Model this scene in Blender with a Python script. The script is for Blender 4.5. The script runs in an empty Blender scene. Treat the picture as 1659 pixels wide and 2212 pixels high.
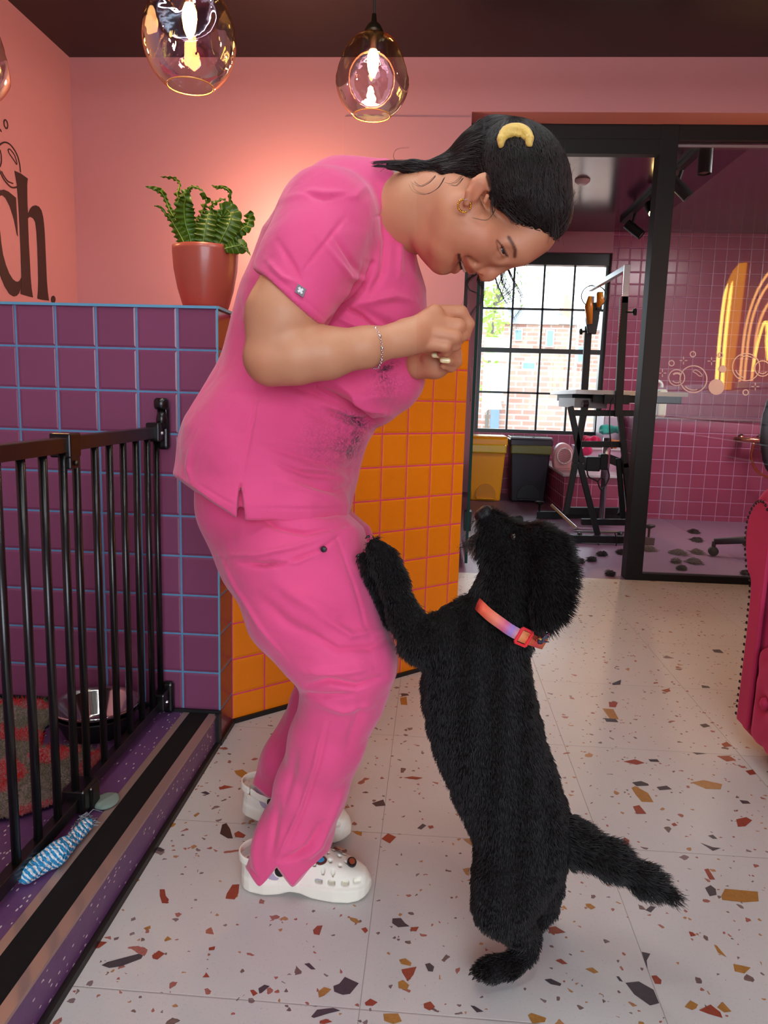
import bpy, bmesh, math, random
import numpy as np
from mathutils import Vector, Matrix
random.seed(7); RNG = np.random.RandomState(7)
S = bpy.context.scene
COL = S.collection
PI = math.pi
# ---------------------------------------------------------------- camera geometry (calibrated from the tile and floor seams)
F = 1605.0; CX, CY = 829.5, 1106.0; H = 0.87
_dn = np.array([540 - CX, 11300 - CY, F]); _dn /= np.linalg.norm(_dn)
_v1 = np.array([941 - CX, 855 - CY, F]); _v1 -= _dn * (_v1 @ _dn); _v1 /= np.linalg.norm(_v1)
_X = np.cross(_dn, _v1); _X /= np.linalg.norm(_X)
if _X[0] < 0: _X = -_X
M3 = np.array([_X, _v1, -_dn])
C0 = np.array([0, 0, H])
def ray(px, py): return M3 @ np.array([(px - CX) / F, (py - CY) / F, 1.0])
def onY(px, py, y): d = ray(px, py); return C0 + d * (y / d[1])
def onX(px, py, x): d = ray(px, py); return C0 + d * (x / d[0])
def onZ(px, py, z=0.0): d = ray(px, py); return C0 + d * ((z - H) / d[2])
def mpp(px, py, y): return (y / ray(px, py)[1]) / F          # metres per pixel at that depth
def proj(P):
    c = (P - C0) @ M3
    return c[..., 0] / c[..., 2] * F + CX, c[..., 1] / c[..., 2] * F + CY
# ---------------------------------------------------------------- object helpers
def tag(o, label=None, cat=None, group=None, kind=None):
    if label: o['label'] = label
    if cat: o['category'] = cat
    if group: o['group'] = group
    if kind: o['kind'] = kind
    return o
def thing(name, loc, label, cat, group=None):
    o = bpy.data.objects.new(name, None); COL.objects.link(o); o.location = Vector(loc)
    o.empty_display_size = .05
    return tag(o, label, cat, group)
def wloc(p):
    return Vector((0, 0, 0)) if p is None else p.location + p.matrix_parent_inverse.translation + wloc(p.parent)
def link(name, me, parent=None):
    o = bpy.data.objects.new(name, me); COL.objects.link(o)
    if parent is not None:
        o.parent = parent
        o.matrix_parent_inverse = Matrix.Translation(-wloc(parent))
    return o
class MB:
    """collects geometry in world coordinates and links it as one mesh object"""
    def __init__(s): s.v = []; s.f = []; s.mi = []; s.uv = {}
    def add(s, vs, fs, mi=0, uvs=None):
        b = len(s.v); s.v += [tuple(map(float, p)) for p in vs]
        for k, f in enumerate(fs):
            if uvs is not None: s.uv[len(s.f)] = uvs[k]
            s.f.append([i + b for i in f]); s.mi.append(mi)
        return s
    def box(s, x0, x1, y0, y1, z0, z1, mi=0):
        v = [(x, y, z) for x in (x0, x1) for y in (y0, y1) for z in (z0, z1)]
        return s.add(v, [(0, 1, 3, 2), (4, 6, 7, 5), (0, 4, 5, 1), (2, 3, 7, 6), (0, 2, 6, 4), (1, 5, 7, 3)], mi)
    def obox(s, a, b, w, t, up=(0, 0, 1), mi=0):
        """bar from a to b, width w (sideways) and thickness t (along up)"""
        a, b, up = np.array(a, float), np.array(b, float), np.array(up, float)
        d = b - a; d /= np.linalg.norm(d); sd = np.cross(d, up); n = np.linalg.norm(sd)
        if n < 1e-5: sd = np.cross(d, (1, 0, 0)); n = np.linalg.norm(sd)
        sd /= n; u = np.cross(sd, d)
        v = []
        for p in (a, b):
            for i, j in ((-1, -1), (1, -1), (1, 1), (-1, 1)): v.append(p + sd * w / 2 * i + u * t / 2 * j)
        return s.add(v, [(3, 2, 1, 0), (4, 5, 6, 7), (0, 1, 5, 4), (1, 2, 6, 5), (2, 3, 7, 6), (3, 0, 4, 7)], mi)
    def tube(s, pts, r, n=10, closed=False, mi=0, cap=True, sq=1.0):
        P = [np.array(p, float) for p in pts]; m = len(P)
        rs = r if hasattr(r, '__len__') else [r] * m
        T = []
        for i in range(m):
            a = P[(i - 1) % m] if (closed or i > 0) else P[i]; b = P[(i + 1) % m] if (closed or i < m - 1) else P[i]
            t = b - a; T.append(t / (np.linalg.norm(t) + 1e-12))
        ref = np.array((0, 0, 1.)) if abs(T[0][2]) < .9 else np.array((1., 0, 0))
        N = np.cross(T[0], ref); N /= np.linalg.norm(N); v = []
        for i in range(m):
            N = N - T[i] * (N @ T[i]); N /= np.linalg.norm(N) + 1e-12; B = np.cross(T[i], N)
            for k in range(n):
                a = 2 * PI * k / n; v.append(P[i] + rs[i] * (math.cos(a) * N + sq * math.sin(a) * B))
        fs = []
        for i in range(m if closed else m - 1):
            for k in range(n):
                fs.append((i * n + k, i * n + (k + 1) % n, ((i + 1) % m) * n + (k + 1) % n, ((i + 1) % m) * n + k))
        if cap and not closed: fs += [tuple(range(n))[::-1], tuple((m - 1) * n + k for k in range(n))]
        return s.add(v, fs, mi)
    def lathe(s, prof, c, n=40, axis=(0, 0, 1), mi=0, close=False):
        """prof: (radius, height) pairs about axis through c"""
        ax = np.array(axis, float); ax /= np.linalg.norm(ax)
        ref = np.array((1., 0, 0)) if abs(ax[0]) < .9 else np.array((0, 1., 0))
        u = np.cross(ax, ref); u /= np.linalg.norm(u); w = np.cross(ax, u); c = np.array(c, float); v = []
        for r, h in prof:
            for k in range(n):
                a = 2 * PI * k / n; v.append(c + ax * h + max(r, 1e-5) * (math.cos(a) * u + math.sin(a) * w))
        m = len(prof); fs = [(i * n + k, i * n + (k + 1) % n, ((i + 1) % m) * n + (k + 1) % n, ((i + 1) % m) * n + k) for i in range(m if close else m - 1) for k in range(n)]
        return s.add(v, fs, mi)
    def prism(s, poly, off, mi=0):
        """poly: 3-D outline (flat), extruded by vector off"""
        n = len(poly); a = [np.array(p, float) for p in poly]; b = [p + np.array(off, float) for p in a]
        return s.add(a + b, [tuple(range(n))[::-1], tuple(range(n, 2 * n))] + [(i, (i + 1) % n, n + (i + 1) % n, n + i) for i in range(n)], mi)
    def stroke(s, pts, w, off, nrm, closed=False, mi=0):
        """flat ribbon of width w along pts lying in the plane with normal nrm, thickened by off"""
        P = [np.array(p, float) for p in pts]; m = len(P); nrm = np.array(nrm, float); L = []; R = []
        for i in range(m):
            a = P[(i - 1) % m] if (closed or i > 0) else P[i]; b = P[(i + 1) % m] if (closed or i < m - 1) else P[i]
            t = b - a; t /= np.linalg.norm(t) + 1e-12; sd = np.cross(nrm, t); sd /= np.linalg.norm(sd) + 1e-12
            L.append(P[i] + sd * w / 2); R.append(P[i] - sd * w / 2)
        o = np.array(off, float); v = L + R + [p + o for p in L] + [p + o for p in R]; fs = []
        for i in range(m if closed else m - 1):
            j = (i + 1) % m
            fs += [(i, j, m + j, m + i), (2 * m + i, 3 * m + i, 3 * m + j, 2 * m + j), (i, 2 * m + i, 2 * m + j, j), (m + i, m + j, 3 * m + j, 3 * m + i)]
        return s.add(v, fs, mi)
    def build(s, name, mats, parent=None, smooth=False, bevel=0, seg=2, sub=0, angle=None, solid=0):
        me = bpy.data.meshes.new(name); me.from_pydata(s.v, [], s.f)
        for m in (mats if isinstance(mats, (list, tuple)) else [mats]): me.materials.append(m)
        me.polygons.foreach_set('material_index', s.mi)
        if s.uv:
            ul = me.uv_layers.new(name='UVMap')
            for p in me.polygons:
                if p.index in s.uv:
                    for li, uv in zip(p.loop_indices, s.uv[p.index]): ul.data[li].uv = uv
        me.validate(); bm = bmesh.new(); bm.from_mesh(me)
        if not s.uv: bmesh.ops.recalc_face_normals(bm, faces=bm.faces)
        bm.to_mesh(me); bm.free(); me.update()
        o = link(name, me, parent)
        if smooth: me.polygons.foreach_set('use_smooth', [True] * len(me.polygons))
        if solid: m = o.modifiers.new('solid', 'SOLIDIFY'); m.thickness = solid; m.offset = 0
        if bevel:
            m = o.modifiers.new('bevel', 'BEVEL'); m.width = bevel; m.segments = seg; m.limit_method = 'ANGLE'; m.angle_limit = .6
        if sub: m = o.modifiers.new('sub', 'SUBSURF'); m.levels = sub; m.render_levels = sub
        return o
def bez(pts, n=8):
    """Catmull-Rom through points"""
    P = [np.array(p, float) for p in pts]; out = []
    for i in range(len(P) - 1):
        p0 = P[max(i - 1, 0)]; p1 = P[i]; p2 = P[i + 1]; p3 = P[min(i + 2, len(P) - 1)]
        for k in range(n):
            t = k / n
            out.append(.5 * ((2 * p1) + (-p0 + p2) * t + (2 * p0 - 5 * p1 + 4 * p2 - p3) * t * t + (-p0 + 3 * p1 - 3 * p2 + p3) * t ** 3))
    return out + [P[-1]]
# ---------------------------------------------------------------- material helpers
def srgb(r, g, b):
    f = lambda c: (c / 255) / 12.92 if c / 255 <= .04045 else ((c / 255 + .055) / 1.055) ** 2.4
    return (f(r), f(g), f(b), 1)
class NT:
    def __init__(s, name):
        s.m = bpy.data.materials.new(name); s.m.use_nodes = True; s.t = s.m.node_tree; s.t.nodes.clear()
        s.out = s.n('ShaderNodeOutputMaterial')
    def n(s, typ, **k):
        x = s.t.nodes.new(typ)
        for a, b in k.items():
            if a.startswith('i_'):
                key = a[2:]; key = int(key) if key.isdigit() else key.replace('_', ' ')
                s.set(x, key, b)
            else: setattr(x, a, b)
        return x
    def set(s, x, key, b):
        inp = x.inputs[key]
        if isinstance(b, bpy.types.NodeSocket): s.t.links.new(b, inp)
        elif hasattr(b, 'outputs'): s.t.links.new(b.outputs[0], inp)
        else: inp.default_value = b
    def math(s, op, a, b=None, c=None):
        x = s.n('ShaderNodeMath', operation=op); s.set(x, 0, a)
        if b is not None: s.set(x, 1, b)
        if c is not None: s.set(x, 2, c)
        return x.outputs[0]
    def mix(s, fac, a, b, typ='MIX'):
        x = s.n('ShaderNodeMix', data_type='RGBA', blend_type=typ); s.set(x, 0, fac); s.set(x, 6, a); s.set(x, 7, b); return x.outputs[2]
    def ramp(s, fac, stops, interp='LINEAR'):
        x = s.n('ShaderNodeValToRGB'); s.set(x, 0, fac); e = x.color_ramp; e.interpolation = interp
        while len(e.elements) > 1: e.elements.remove(e.elements[-1])
        e.elements[0].position = stops[0][0]; e.elements[0].color = stops[0][1]
        for p, c in stops[1:]: q = e.elements.new(p); q.color = c
        return x.outputs[0]
    def noise(s, vec, scale, detail=3, rough=.5, dist=0):
        x = s.n('ShaderNodeTexNoise'); s.set(x, 'Vector', vec); s.set(x, 'Scale', scale); s.set(x, 'Detail', detail); s.set(x, 'Roughness', rough); s.set(x, 'Distortion', dist); return x.outputs[0]
    def obj(s): return s.n('ShaderNodeTexCoord').outputs['Object']
    def pos(s): return s.n('ShaderNodeNewGeometry').outputs['Position']
    def bump(s, h, strength=.3, dist=.01): return s.n('ShaderNodeBump', i_Height=h, i_Strength=strength, i_Distance=dist).outputs[0]
    def princ(s, **k):
        p = s.n('ShaderNodeBsdfPrincipled')
        for a, b in k.items(): s.set(p, a.replace('_', ' '), b)
        s.t.links.new(p.outputs[0], s.out.inputs[0]); return p
def mat(name, col, rough=.5, metal=0, bump=0, bscale=200, var=0, vscale=5, coat=0, spec=None, sheen=0, bdist=.002, trans=0):
    t = NT(name); P = t.pos(); c = col if len(col) == 4 else (*col, 1)
    base = c
    if var:
        f = t.noise(P, vscale, 4)
        base = t.mix(f, tuple(x * (1 - var) for x in c[:3]) + (1,), tuple(min(1, x * (1 + var)) for x in c[:3]) + (1,))
    k = dict(Base_Color=base, Roughness=rough, Metallic=metal)
    if coat: k['Coat_Weight'] = coat
    if spec is not None: k['Specular_IOR_Level'] = spec
    if sheen: k['Sheen_Weight'] = sheen; k['Sheen_Roughness'] = .4
    if trans: k['Transmission_Weight'] = trans
    if bump: k['Normal'] = t.bump(t.noise(P, bscale, 4), bump, bdist)
    t.princ(**k); return t.m
def emis(name, col, strength):
    t = NT(name); e = t.n('ShaderNodeEmission', i_Color=col, i_Strength=strength); t.t.links.new(e.outputs[0], t.out.inputs[0]); return t.m
def tile_mat(name, base, grout, pu, pv, ou=0, ov=0, gw=.004, rough=.25, var=.12, coat=.0, gr=.7):
    """glazed square tiles on a wall, UV in metres"""
    t = NT(name); uv = t.n('ShaderNodeUVMap'); sp = t.n('ShaderNodeSeparateXYZ', i_Vector=uv.outputs[0])
    m = []; ids = []
    for k, (p, o) in enumerate(((pu, ou), (pv, ov))):
        q = t.math('DIVIDE', t.math('SUBTRACT', sp.outputs[k], o), p); ids.append(t.math('FLOOR', q))
        fr = t.math('SUBTRACT', q, ids[-1]); e = t.math('MULTIPLY', t.math('MINIMUM', fr, t.math('SUBTRACT', 1.0, fr)), p); m.append(e)
    edge = t.math('MINIMUM', m[0], m[1])
    g = t.n('ShaderNodeMapRange', i_0=edge, i_1=gw / 2 - .0004, i_2=gw / 2 + .0004, i_3=1.0, i_4=0.0).outputs[0]
    h = t.n('ShaderNodeMapRange', i_0=edge, i_1=gw / 2, i_2=gw / 2 + .006, i_3=0.0, i_4=1.0); h.interpolation_type = 'SMOOTHSTEP'
    cmb = t.n('ShaderNodeCombineXYZ', i_0=ids[0], i_1=ids[1]); wn = t.n('ShaderNodeTexWhiteNoise', i_Vector=cmb.outputs[0])
    nz = t.noise(t.pos(), 14, 3)
    f = t.math('ADD', t.math('MULTIPLY', wn.outputs[0], .6), t.math('MULTIPLY', nz, .4))
    bc = t.mix(f, tuple(x * (1 - var) for x in base[:3]) + (1,), tuple(x * (1 + var) for x in base[:3]) + (1,))
    gc = t.mix(t.noise(t.pos(), 60, 3), tuple(x * .8 for x in grout[:3]) + (1,), tuple(min(1, x * 1.2) for x in grout[:3]) + (1,))
    tilt = t.math('MULTIPLY', t.noise(t.pos(), 9, 2), .25)
    b = t.bump(t.math('ADD', h.outputs[0], tilt), .5, .003)
    t.princ(Base_Color=t.mix(g, bc, gc), Roughness=t.math('ADD', t.math('MULTIPLY', g, gr - rough), rough), Normal=b, Coat_Weight=coat)
    return t.m
# ---------------------------------------------------------------- implicit surfaces: smooth unions of tapered capsules, meshed by surface nets
class SDF:
    def __init__(s): s.p = []; s.lo = []; s.hi = []
    def _bb(s, lo, hi, k, op):
        if op == 'u': s.lo.append(np.array(lo)); s.hi.append(np.array(hi))
        return np.array(lo) - k - .03, np.array(hi) + k + .03
    def cap(s, a, b, ra, rb, k=.01, sy=1.0, op='u'):
        a = np.array(a, float); b = np.array(b, float); R = max(ra, rb); e = np.array([R, R * max(sy, 1), R])
        lo, hi = s._bb(np.minimum(a, b) - e, np.maximum(a, b) + e, k, op)
        s.p.append(('c', op, k, lo, hi, (a, b, ra, rb, sy)))
    def chain(s, pts, k=.01, sy=1.0, op='u'):
        """pts: (px, py, Y, radius in px)"""
        Q = [(onY(p[0], p[1], p[2]), p[3] * mpp(p[0], p[1], p[2])) for p in pts]
        if len(Q) == 1: s.cap(Q[0][0], Q[0][0] + 1e-4, Q[0][1], Q[0][1], k, sy, op)
        for (a, ra), (b, rb) in zip(Q, Q[1:]): s.cap(a, b, ra, rb, k, sy, op)
    def ell(s, c, r, R=None, k=.01, op='u'):
        c = np.array(c, float); r = np.array(r, float); m = r.max()
        lo, hi = s._bb(c - m, c + m, k, op)
        s.p.append(('e', op, k, lo, hi, (c, r, np.eye(3) if R is None else np.array(R, float))))
    def plane(s, c, n, k=.002, lo=None, hi=None):
        """cut away everything on the side n points to"""
        n = np.array(n, float); n /= np.linalg.norm(n)
        s.p.append(('p', 's', k, np.array(lo) if lo is not None else np.full(3, -99.), np.array(hi) if hi is not None else np.full(3, 99.), (np.array(c, float), n)))
    def eval(s, P):
        d = np.full(len(P), 1.0, np.float32)
        for typ, op, k, lo, hi, a in s.p:
            m = np.nonzero(np.all((P >= lo) & (P <= hi), axis=1))[0]
            if not len(m): continue
            q = P[m]
            if typ == 'c':
                A, B, ra, rb, sy = a; w = np.array([1, 1 / sy, 1]); pa = (q - A) * w; ba = (B - A) * w
                h = np.clip(pa @ ba / (ba @ ba + 1e-12), 0, 1); v = np.linalg.norm(pa - h[:, None] * ba, axis=1) - (ra + (rb - ra) * h)
                if sy < 1: v = v * sy
            elif typ == 'e':
                c, r, R = a; l = (q - c) @ R.T; k0 = np.linalg.norm(l / r, axis=1); k1 = np.linalg.norm(l / r ** 2, axis=1) + 1e-9
                v = k0 * (k0 - 1) / k1
            else: v = -((q - a[0]) @ a[1])
            o = d[m]
            if op == 'u':
                h = np.clip(.5 + .5 * (o - v) / k, 0, 1); d[m] = o + (v - o) * h - k * h * (1 - h)
            else:
                v = -v; h = np.clip(.5 - .5 * (o - v) / k, 0, 1); d[m] = o + (v - o) * h + k * h * (1 - h)
        return d
def surface_nets(fn, lo, hi, h, B=6):
    lo = np.array(lo, float); hi = np.array(hi, float)
    nb = np.ceil((hi - lo) / (h * B)).astype(int); n = nb * B
    c = [lo[i] + (np.arange(nb[i]) + .5) * h * B - h / 2 for i in range(3)]
    G = np.stack(np.meshgrid(*c, indexing='ij'), -1).reshape(-1, 3)
    dc = fn(G); D = np.where(dc < 0, -1, 1).astype(np.float32).reshape(nb)
    D = np.repeat(np.repeat(np.repeat(D, B, 0), B, 1), B, 2)
    act = np.nonzero(np.abs(dc) < h * B * .87 * 1.35 + .004)[0]
    bi = np.stack(np.unravel_index(act, nb), 1) * B
    o = np.stack(np.meshgrid(*[np.arange(B)] * 3, indexing='ij'), -1).reshape(-1, 3)
    for k in range(0, len(bi), 4000):
        I = (bi[k:k + 4000, None, :] + o[None]).reshape(-1, 3)
        D[I[:, 0], I[:, 1], I[:, 2]] = fn(lo + I * h)
    s = D < 0; cnt = np.zeros(np.array(s.shape) - 1, np.int8)
    for a in (0, 1):
        for b in (0, 1):
            for c_ in (0, 1): cnt += s[a:s.shape[0] - 1 + a, b:s.shape[1] - 1 + b, c_:s.shape[2] - 1 + c_]
    cells = np.stack(np.nonzero((cnt > 0) & (cnt < 8)), 1)
    dims = np.array(s.shape); lin = (cells[:, 0] * dims[1] + cells[:, 1]) * dims[2] + cells[:, 2]
    acc = np.zeros((len(cells), 3)); num = np.zeros(len(cells))
    cor = [(a, b, c_) for a in (0, 1) for b in (0, 1) for c_ in (0, 1)]
    for a in cor:
        for ax in range(3):
            if a[ax]: continue
            b = list(a); b[ax] = 1; A = cells + a; Bc = cells + b
            da = D[A[:, 0], A[:, 1], A[:, 2]]; db = D[Bc[:, 0], Bc[:, 1], Bc[:, 2]]; m = (da < 0) != (db < 0)
            t = da[m] / (da[m] - db[m]); p = np.tile(np.array(a, float), (m.sum(), 1)); p[:, ax] = t
            acc[m] += p; num[m] += 1
    V = lo + (cells + acc / num[:, None]) * h
    quads = []
    for ax in range(3):
        u, w = [(1, 2), (2, 0), (0, 1)][ax]
        sl0 = [slice(1, -1)] * 3; sl1 = [slice(1, -1)] * 3; sl0[ax] = slice(0, -1); sl1[ax] = slice(1, None)
        e = s[tuple(sl0)] != s[tuple(sl1)]
        I = np.stack(np.nonzero(e), 1) + np.array([0 if i == ax else 1 for i in range(3)])
        if not len(I): continue
        ins = s[I[:, 0], I[:, 1], I[:, 2]]
        q = []
        for du, dw in ((-1, -1), (0, -1), (0, 0), (-1, 0)):
            J = I.copy(); J[:, u] += du; J[:, w] += dw
            q.append(np.searchsorted(lin, (J[:, 0] * dims[1] + J[:, 1]) * dims[2] + J[:, 2]))
        q = np.stack(q, 1); q[~ins] = q[~ins][:, ::-1]; quads.append(q)
    return V, np.concatenate(quads)
def np_mesh(name, V, Q, mats, parent=None, smooth=True):
    me = bpy.data.meshes.new(name); me.vertices.add(len(V)); me.vertices.foreach_set('co', V.astype(np.float32).ravel())
    me.loops.add(Q.size); me.loops.foreach_set('vertex_index', Q.astype(np.int32).ravel()); me.polygons.add(len(Q))
    me.polygons.foreach_set('loop_start', np.arange(0, Q.size, Q.shape[1], dtype=np.int32))
    me.update(calc_edges=True)
    for m in (mats if isinstance(mats, (list, tuple)) else [mats]): me.materials.append(m)
    if smooth: me.polygons.foreach_set('use_smooth', np.ones(len(Q), bool))
    return link(name, me, parent)
def relax(V, Q, it=2, lam=.5):
    E = np.concatenate([Q[:, [i, (i + 1) % Q.shape[1]]] for i in range(Q.shape[1])]); n = len(V)
    cnt = np.bincount(E.ravel(), minlength=n).astype(float)[:, None]
    for _ in range(it):
        a = np.stack([np.bincount(E[:, 0], V[E[:, 1], k], n) + np.bincount(E[:, 1], V[E[:, 0], k], n) for k in range(3)], 1) / cnt
        V = V + lam * (a - V)
    return V
def vnormals(V, Q):
    a, b, c = V[Q[:, 0]], V[Q[:, 1]], V[Q[:, 2]]; nf = np.cross(b - a, c - a); n = len(V)
    N = np.zeros((n, 3))
    for j in range(Q.shape[1]):
        for k in range(3): N[:, k] += np.bincount(Q[:, j], nf[:, k], n)
    return N / (np.linalg.norm(N, axis=1)[:, None] + 1e-12)
def sdf_obj(name, sdf, h, mats, parent=None, it=2, post=None, pad=.012, fn=None):
    lo = np.min(sdf.lo, axis=0) - pad - .02; hi = np.max(sdf.hi, axis=0) + pad + .02
    V, Q = surface_nets(fn or sdf.eval, lo, hi, h); V = relax(V, Q, it)
    if post: V = post(V, Q)
    return np_mesh(name, V, Q, mats, parent), V, Q
def vcol(o, name, arr):
    a = o.data.attributes.new(name, 'FLOAT_COLOR' if arr.ndim == 2 else 'FLOAT', 'POINT')
    if arr.ndim == 2: a.data.foreach_set('color', np.concatenate([arr, np.ones((len(arr), 1))], 1).astype(np.float32).ravel())
    else: a.data.foreach_set('value', arr.astype(np.float32))
def seg_d(px, py, pts):
    """distance in px from points to a polyline, and the fraction along it"""
    best = np.full(px.shape, 1e9); fr = np.zeros(px.shape); n = len(pts) - 1
    for i, ((x0, y0), (x1, y1)) in enumerate(zip(pts, pts[1:])):
        dx, dy = x1 - x0, y1 - y0; t = np.clip(((px - x0) * dx + (py - y0) * dy) / (dx * dx + dy * dy + 1e-9), 0, 1)
        d = np.hypot(px - x0 - t * dx, py - y0 - t * dy); m = d < best; best[m] = d[m]; fr[m] = (i + t[m]) / n
    return best, fr
def curves_obj(name, P, rad, m, parent=None):
    """P: (strands, points, 3); rad: (points,) radii root to tip"""
    n, k = P.shape[:2]; hc = bpy.data.hair_curves.new(name); hc.add_curves([k] * n)
    hc.attributes['position'].data.foreach_set('vector', P.astype(np.float32).ravel())
    r = hc.attributes.get('radius') or hc.attributes.new('radius', 'FLOAT', 'POINT')
    r.data.foreach_set('value', np.tile(np.array(rad, np.float32), n)); hc.materials.append(m)
    return link(name, hc, parent)
# ---------------------------------------------------------------- camera
cam = bpy.data.cameras.new('camera'); cam.sensor_fit = 'HORIZONTAL'; cam.sensor_width = 36; cam.lens = F / 1659 * 36
cam.clip_start = .02; cam.clip_end = 200
co = bpy.data.objects.new('camera', cam); COL.objects.link(co)
Rm = np.stack([M3[:, 0], -M3[:, 1], -M3[:, 2]], 1)
co.matrix_world = Matrix([[*Rm[i], C0[i]] for i in range(3)] + [[0, 0, 0, 1]])
S.camera = co
S.view_settings.view_transform = 'Standard'; S.view_settings.look = 'None'; S.view_settings.gamma = 1; S.view_settings.exposure = 0.0
# ================================================================ the room
ZC = 2.334
pink = mat('pink_paint', srgb(198, 140, 148), .55, var=.04, vscale=3, bump=.12, bscale=300, bdist=.001)
plum = mat('plum_ceiling_paint', srgb(17, 8, 10), .38, var=.1, vscale=2, bump=.05, bscale=8, bdist=.01)
purple_tile = tile_mat('purple_tile_blue_grout', srgb(126, 66, 96), srgb(84, 136, 172), .0962, .0972, -.504, 1.057 - .0972 * 12, .0043, .28, .10)
end_tile = tile_mat('maroon_tile_blue_grout', srgb(128, 60, 70), srgb(98, 140, 175), .115, .0972, 0, 1.057 - .0972 * 12, .0048, .2, .08)
orange_tile = tile_mat('orange_tile_pink_grout', srgb(242, 134, 0), srgb(225, 60, 105), .0966, .0972, 0.0, 1.05 - .0972 * 12, .004, .45, .05)
wet_tile = tile_mat('plum_tile_pink_grout', srgb(168, 78, 106), srgb(205, 150, 185), .103, .103, 0, .76 - .103 * 9, .0045, .22, .08)
black = mat('black_painted_metal', srgb(13, 13, 14), .5, spec=.35)
black_soft = mat('black_plastic', srgb(16, 15, 16), .5)

def quad(mb, a, b, c, d, mi=0, uv=None):
    mb.add([a, b, c, d], [(0, 1, 2, 3)], mi, [uv] if uv else None)
# terrazzo-look vinyl floor: seams on the measured grid, small chips from cells; the big chips are inlaid as flat pieces of the same mesh
def terrazzo():
    t = NT('terrazzo_vinyl'); P = t.pos()
    sp = t.n('ShaderNodeSeparateXYZ', i_Vector=P)
    base = t.mix(t.noise(P, 2.2, 5), srgb(196, 193, 188), srgb(212, 209, 205))
    base = t.mix(t.math('MULTIPLY', t.n('ShaderNodeMapRange', i_0=t.noise(P, 260, 2), i_1=.6, i_2=.75).outputs[0], .25), base, srgb(150, 135, 130))
    cols = [srgb(152, 70, 50), srgb(170, 118, 58), srgb(62, 56, 62), srgb(150, 72, 66), srgb(96, 88, 96)]
    for sc, keep, seed, dist in ((30, .010, 0, .33), (52, .020, 4.7, .3), (90, .030, 9.1, .3), (150, .03, 3.3, .3)):
        mp = t.n('ShaderNodeMapping', i_Vector=P); mp.inputs['Location'].default_value = (seed, seed * 1.7, .013 * seed); mp.inputs['Scale'].default_value = (1, 1, 0)
        nz = t.n('ShaderNodeTexNoise', i_Vector=mp.outputs[0], i_Scale=sc * 1.6, i_Detail=2.0)
        va = t.n('ShaderNodeVectorMath', operation='SCALE', i_0=t.n('ShaderNodeVectorMath', operation='SUBTRACT', i_0=nz.outputs[1], i_1=(.5, .5, .5)).outputs[0]); va.inputs['Scale'].default_value = .25 / sc
        v0 = t.n('ShaderNodeVectorMath', operation='ADD', i_0=mp.outputs[0], i_1=va.outputs[0])
        vo = t.n('ShaderNodeTexVoronoi', i_Vector=v0.outputs[0], i_Scale=float(sc), i_Randomness=1.0)
        ve = t.n('ShaderNodeTexVoronoi', feature='DISTANCE_TO_EDGE', i_Vector=v0.outputs[0], i_Scale=float(sc), i_Randomness=1.0)
        sc2 = t.n('ShaderNodeSeparateColor', i_Color=vo.outputs['Color'])
        on = t.math('MULTIPLY', t.math('LESS_THAN', sc2.outputs[0], keep), t.math('GREATER_THAN', ve.outputs[0], t.math('ADD', .10, t.math('MULTIPLY', sc2.outputs[1], .12))))
        cr = t.ramp(sc2.outputs[2], [(i / 5, c) for i, c in enumerate(cols)], 'CONSTANT')
        cr = t.mix(t.math('MULTIPLY', t.noise(P, 180, 3), .5), cr, srgb(190, 150, 130))
        base = t.mix(on, base, cr)
    e = []
    for k, (o, p) in enumerate(((-.075, .4375), (.938, .4365))):
        q = t.math('DIVIDE', t.math('SUBTRACT', sp.outputs[k], o), p); fr = t.math('FRACT', t.math('ADD', q, 50.0))
        e.append(t.math('MULTIPLY', t.math('MINIMUM', fr, t.math('SUBTRACT', 1.0, fr)), p))
    ed = t.math('MINIMUM', e[0], e[1]); g = t.math('LESS_THAN', ed, .0007)
    base = t.mix(t.math('MULTIPLY', g, .55), base, srgb(110, 98, 92))
    r = t.math('ADD', .36, t.math('MULTIPLY', t.noise(P, 12, 4), .14))
    hb = t.math('ADD', t.n('ShaderNodeMapRange', i_0=ed, i_1=0.0, i_2=.002).outputs[0], t.math('MULTIPLY', t.noise(P, 420, 2), .10))
    t.princ(Base_Color=base, Roughness=r, Normal=t.bump(hb, .25, .002), Specular_IOR_Level=.45)
    return t.m
def chip_mat(n, c):
    t = NT(n); P = t.pos(); f = t.noise(P, 130, 5, .6, 1.0)
    t.princ(Base_Color=t.mix(f, tuple(x * .62 for x in c[:3]) + (1,), tuple(min(1, x * 1.5) for x in c[:3]) + (1,)), Roughness=.38); return t.m
TZ = [terrazzo(), chip_mat('chip_rust', srgb(146, 66, 48)), chip_mat('chip_ochre', srgb(164, 116, 56)), chip_mat('chip_grey', srgb(68, 62, 68)), chip_mat('chip_brown', srgb(66, 48, 42))]
fl = MB(); fl.add([(-.53, -1.9, 0), (1.78, -1.9, 0), (1.78, 3.66, 0), (-.53, 3.66, 0)], [(0, 1, 2, 3)])
fl.add([(-1.74, 1.9, 0), (-.53, 1.9, 0), (-.53, 3.66, 0), (-1.74, 3.66, 0)], [(0, 1, 2, 3)])
fl.add([(-1.74, -1.9, 0), (-.53, -1.9, 0), (-.53, 1.9, 0), (-1.74, 1.9, 0)], [(0, 1, 2, 3)])
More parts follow.
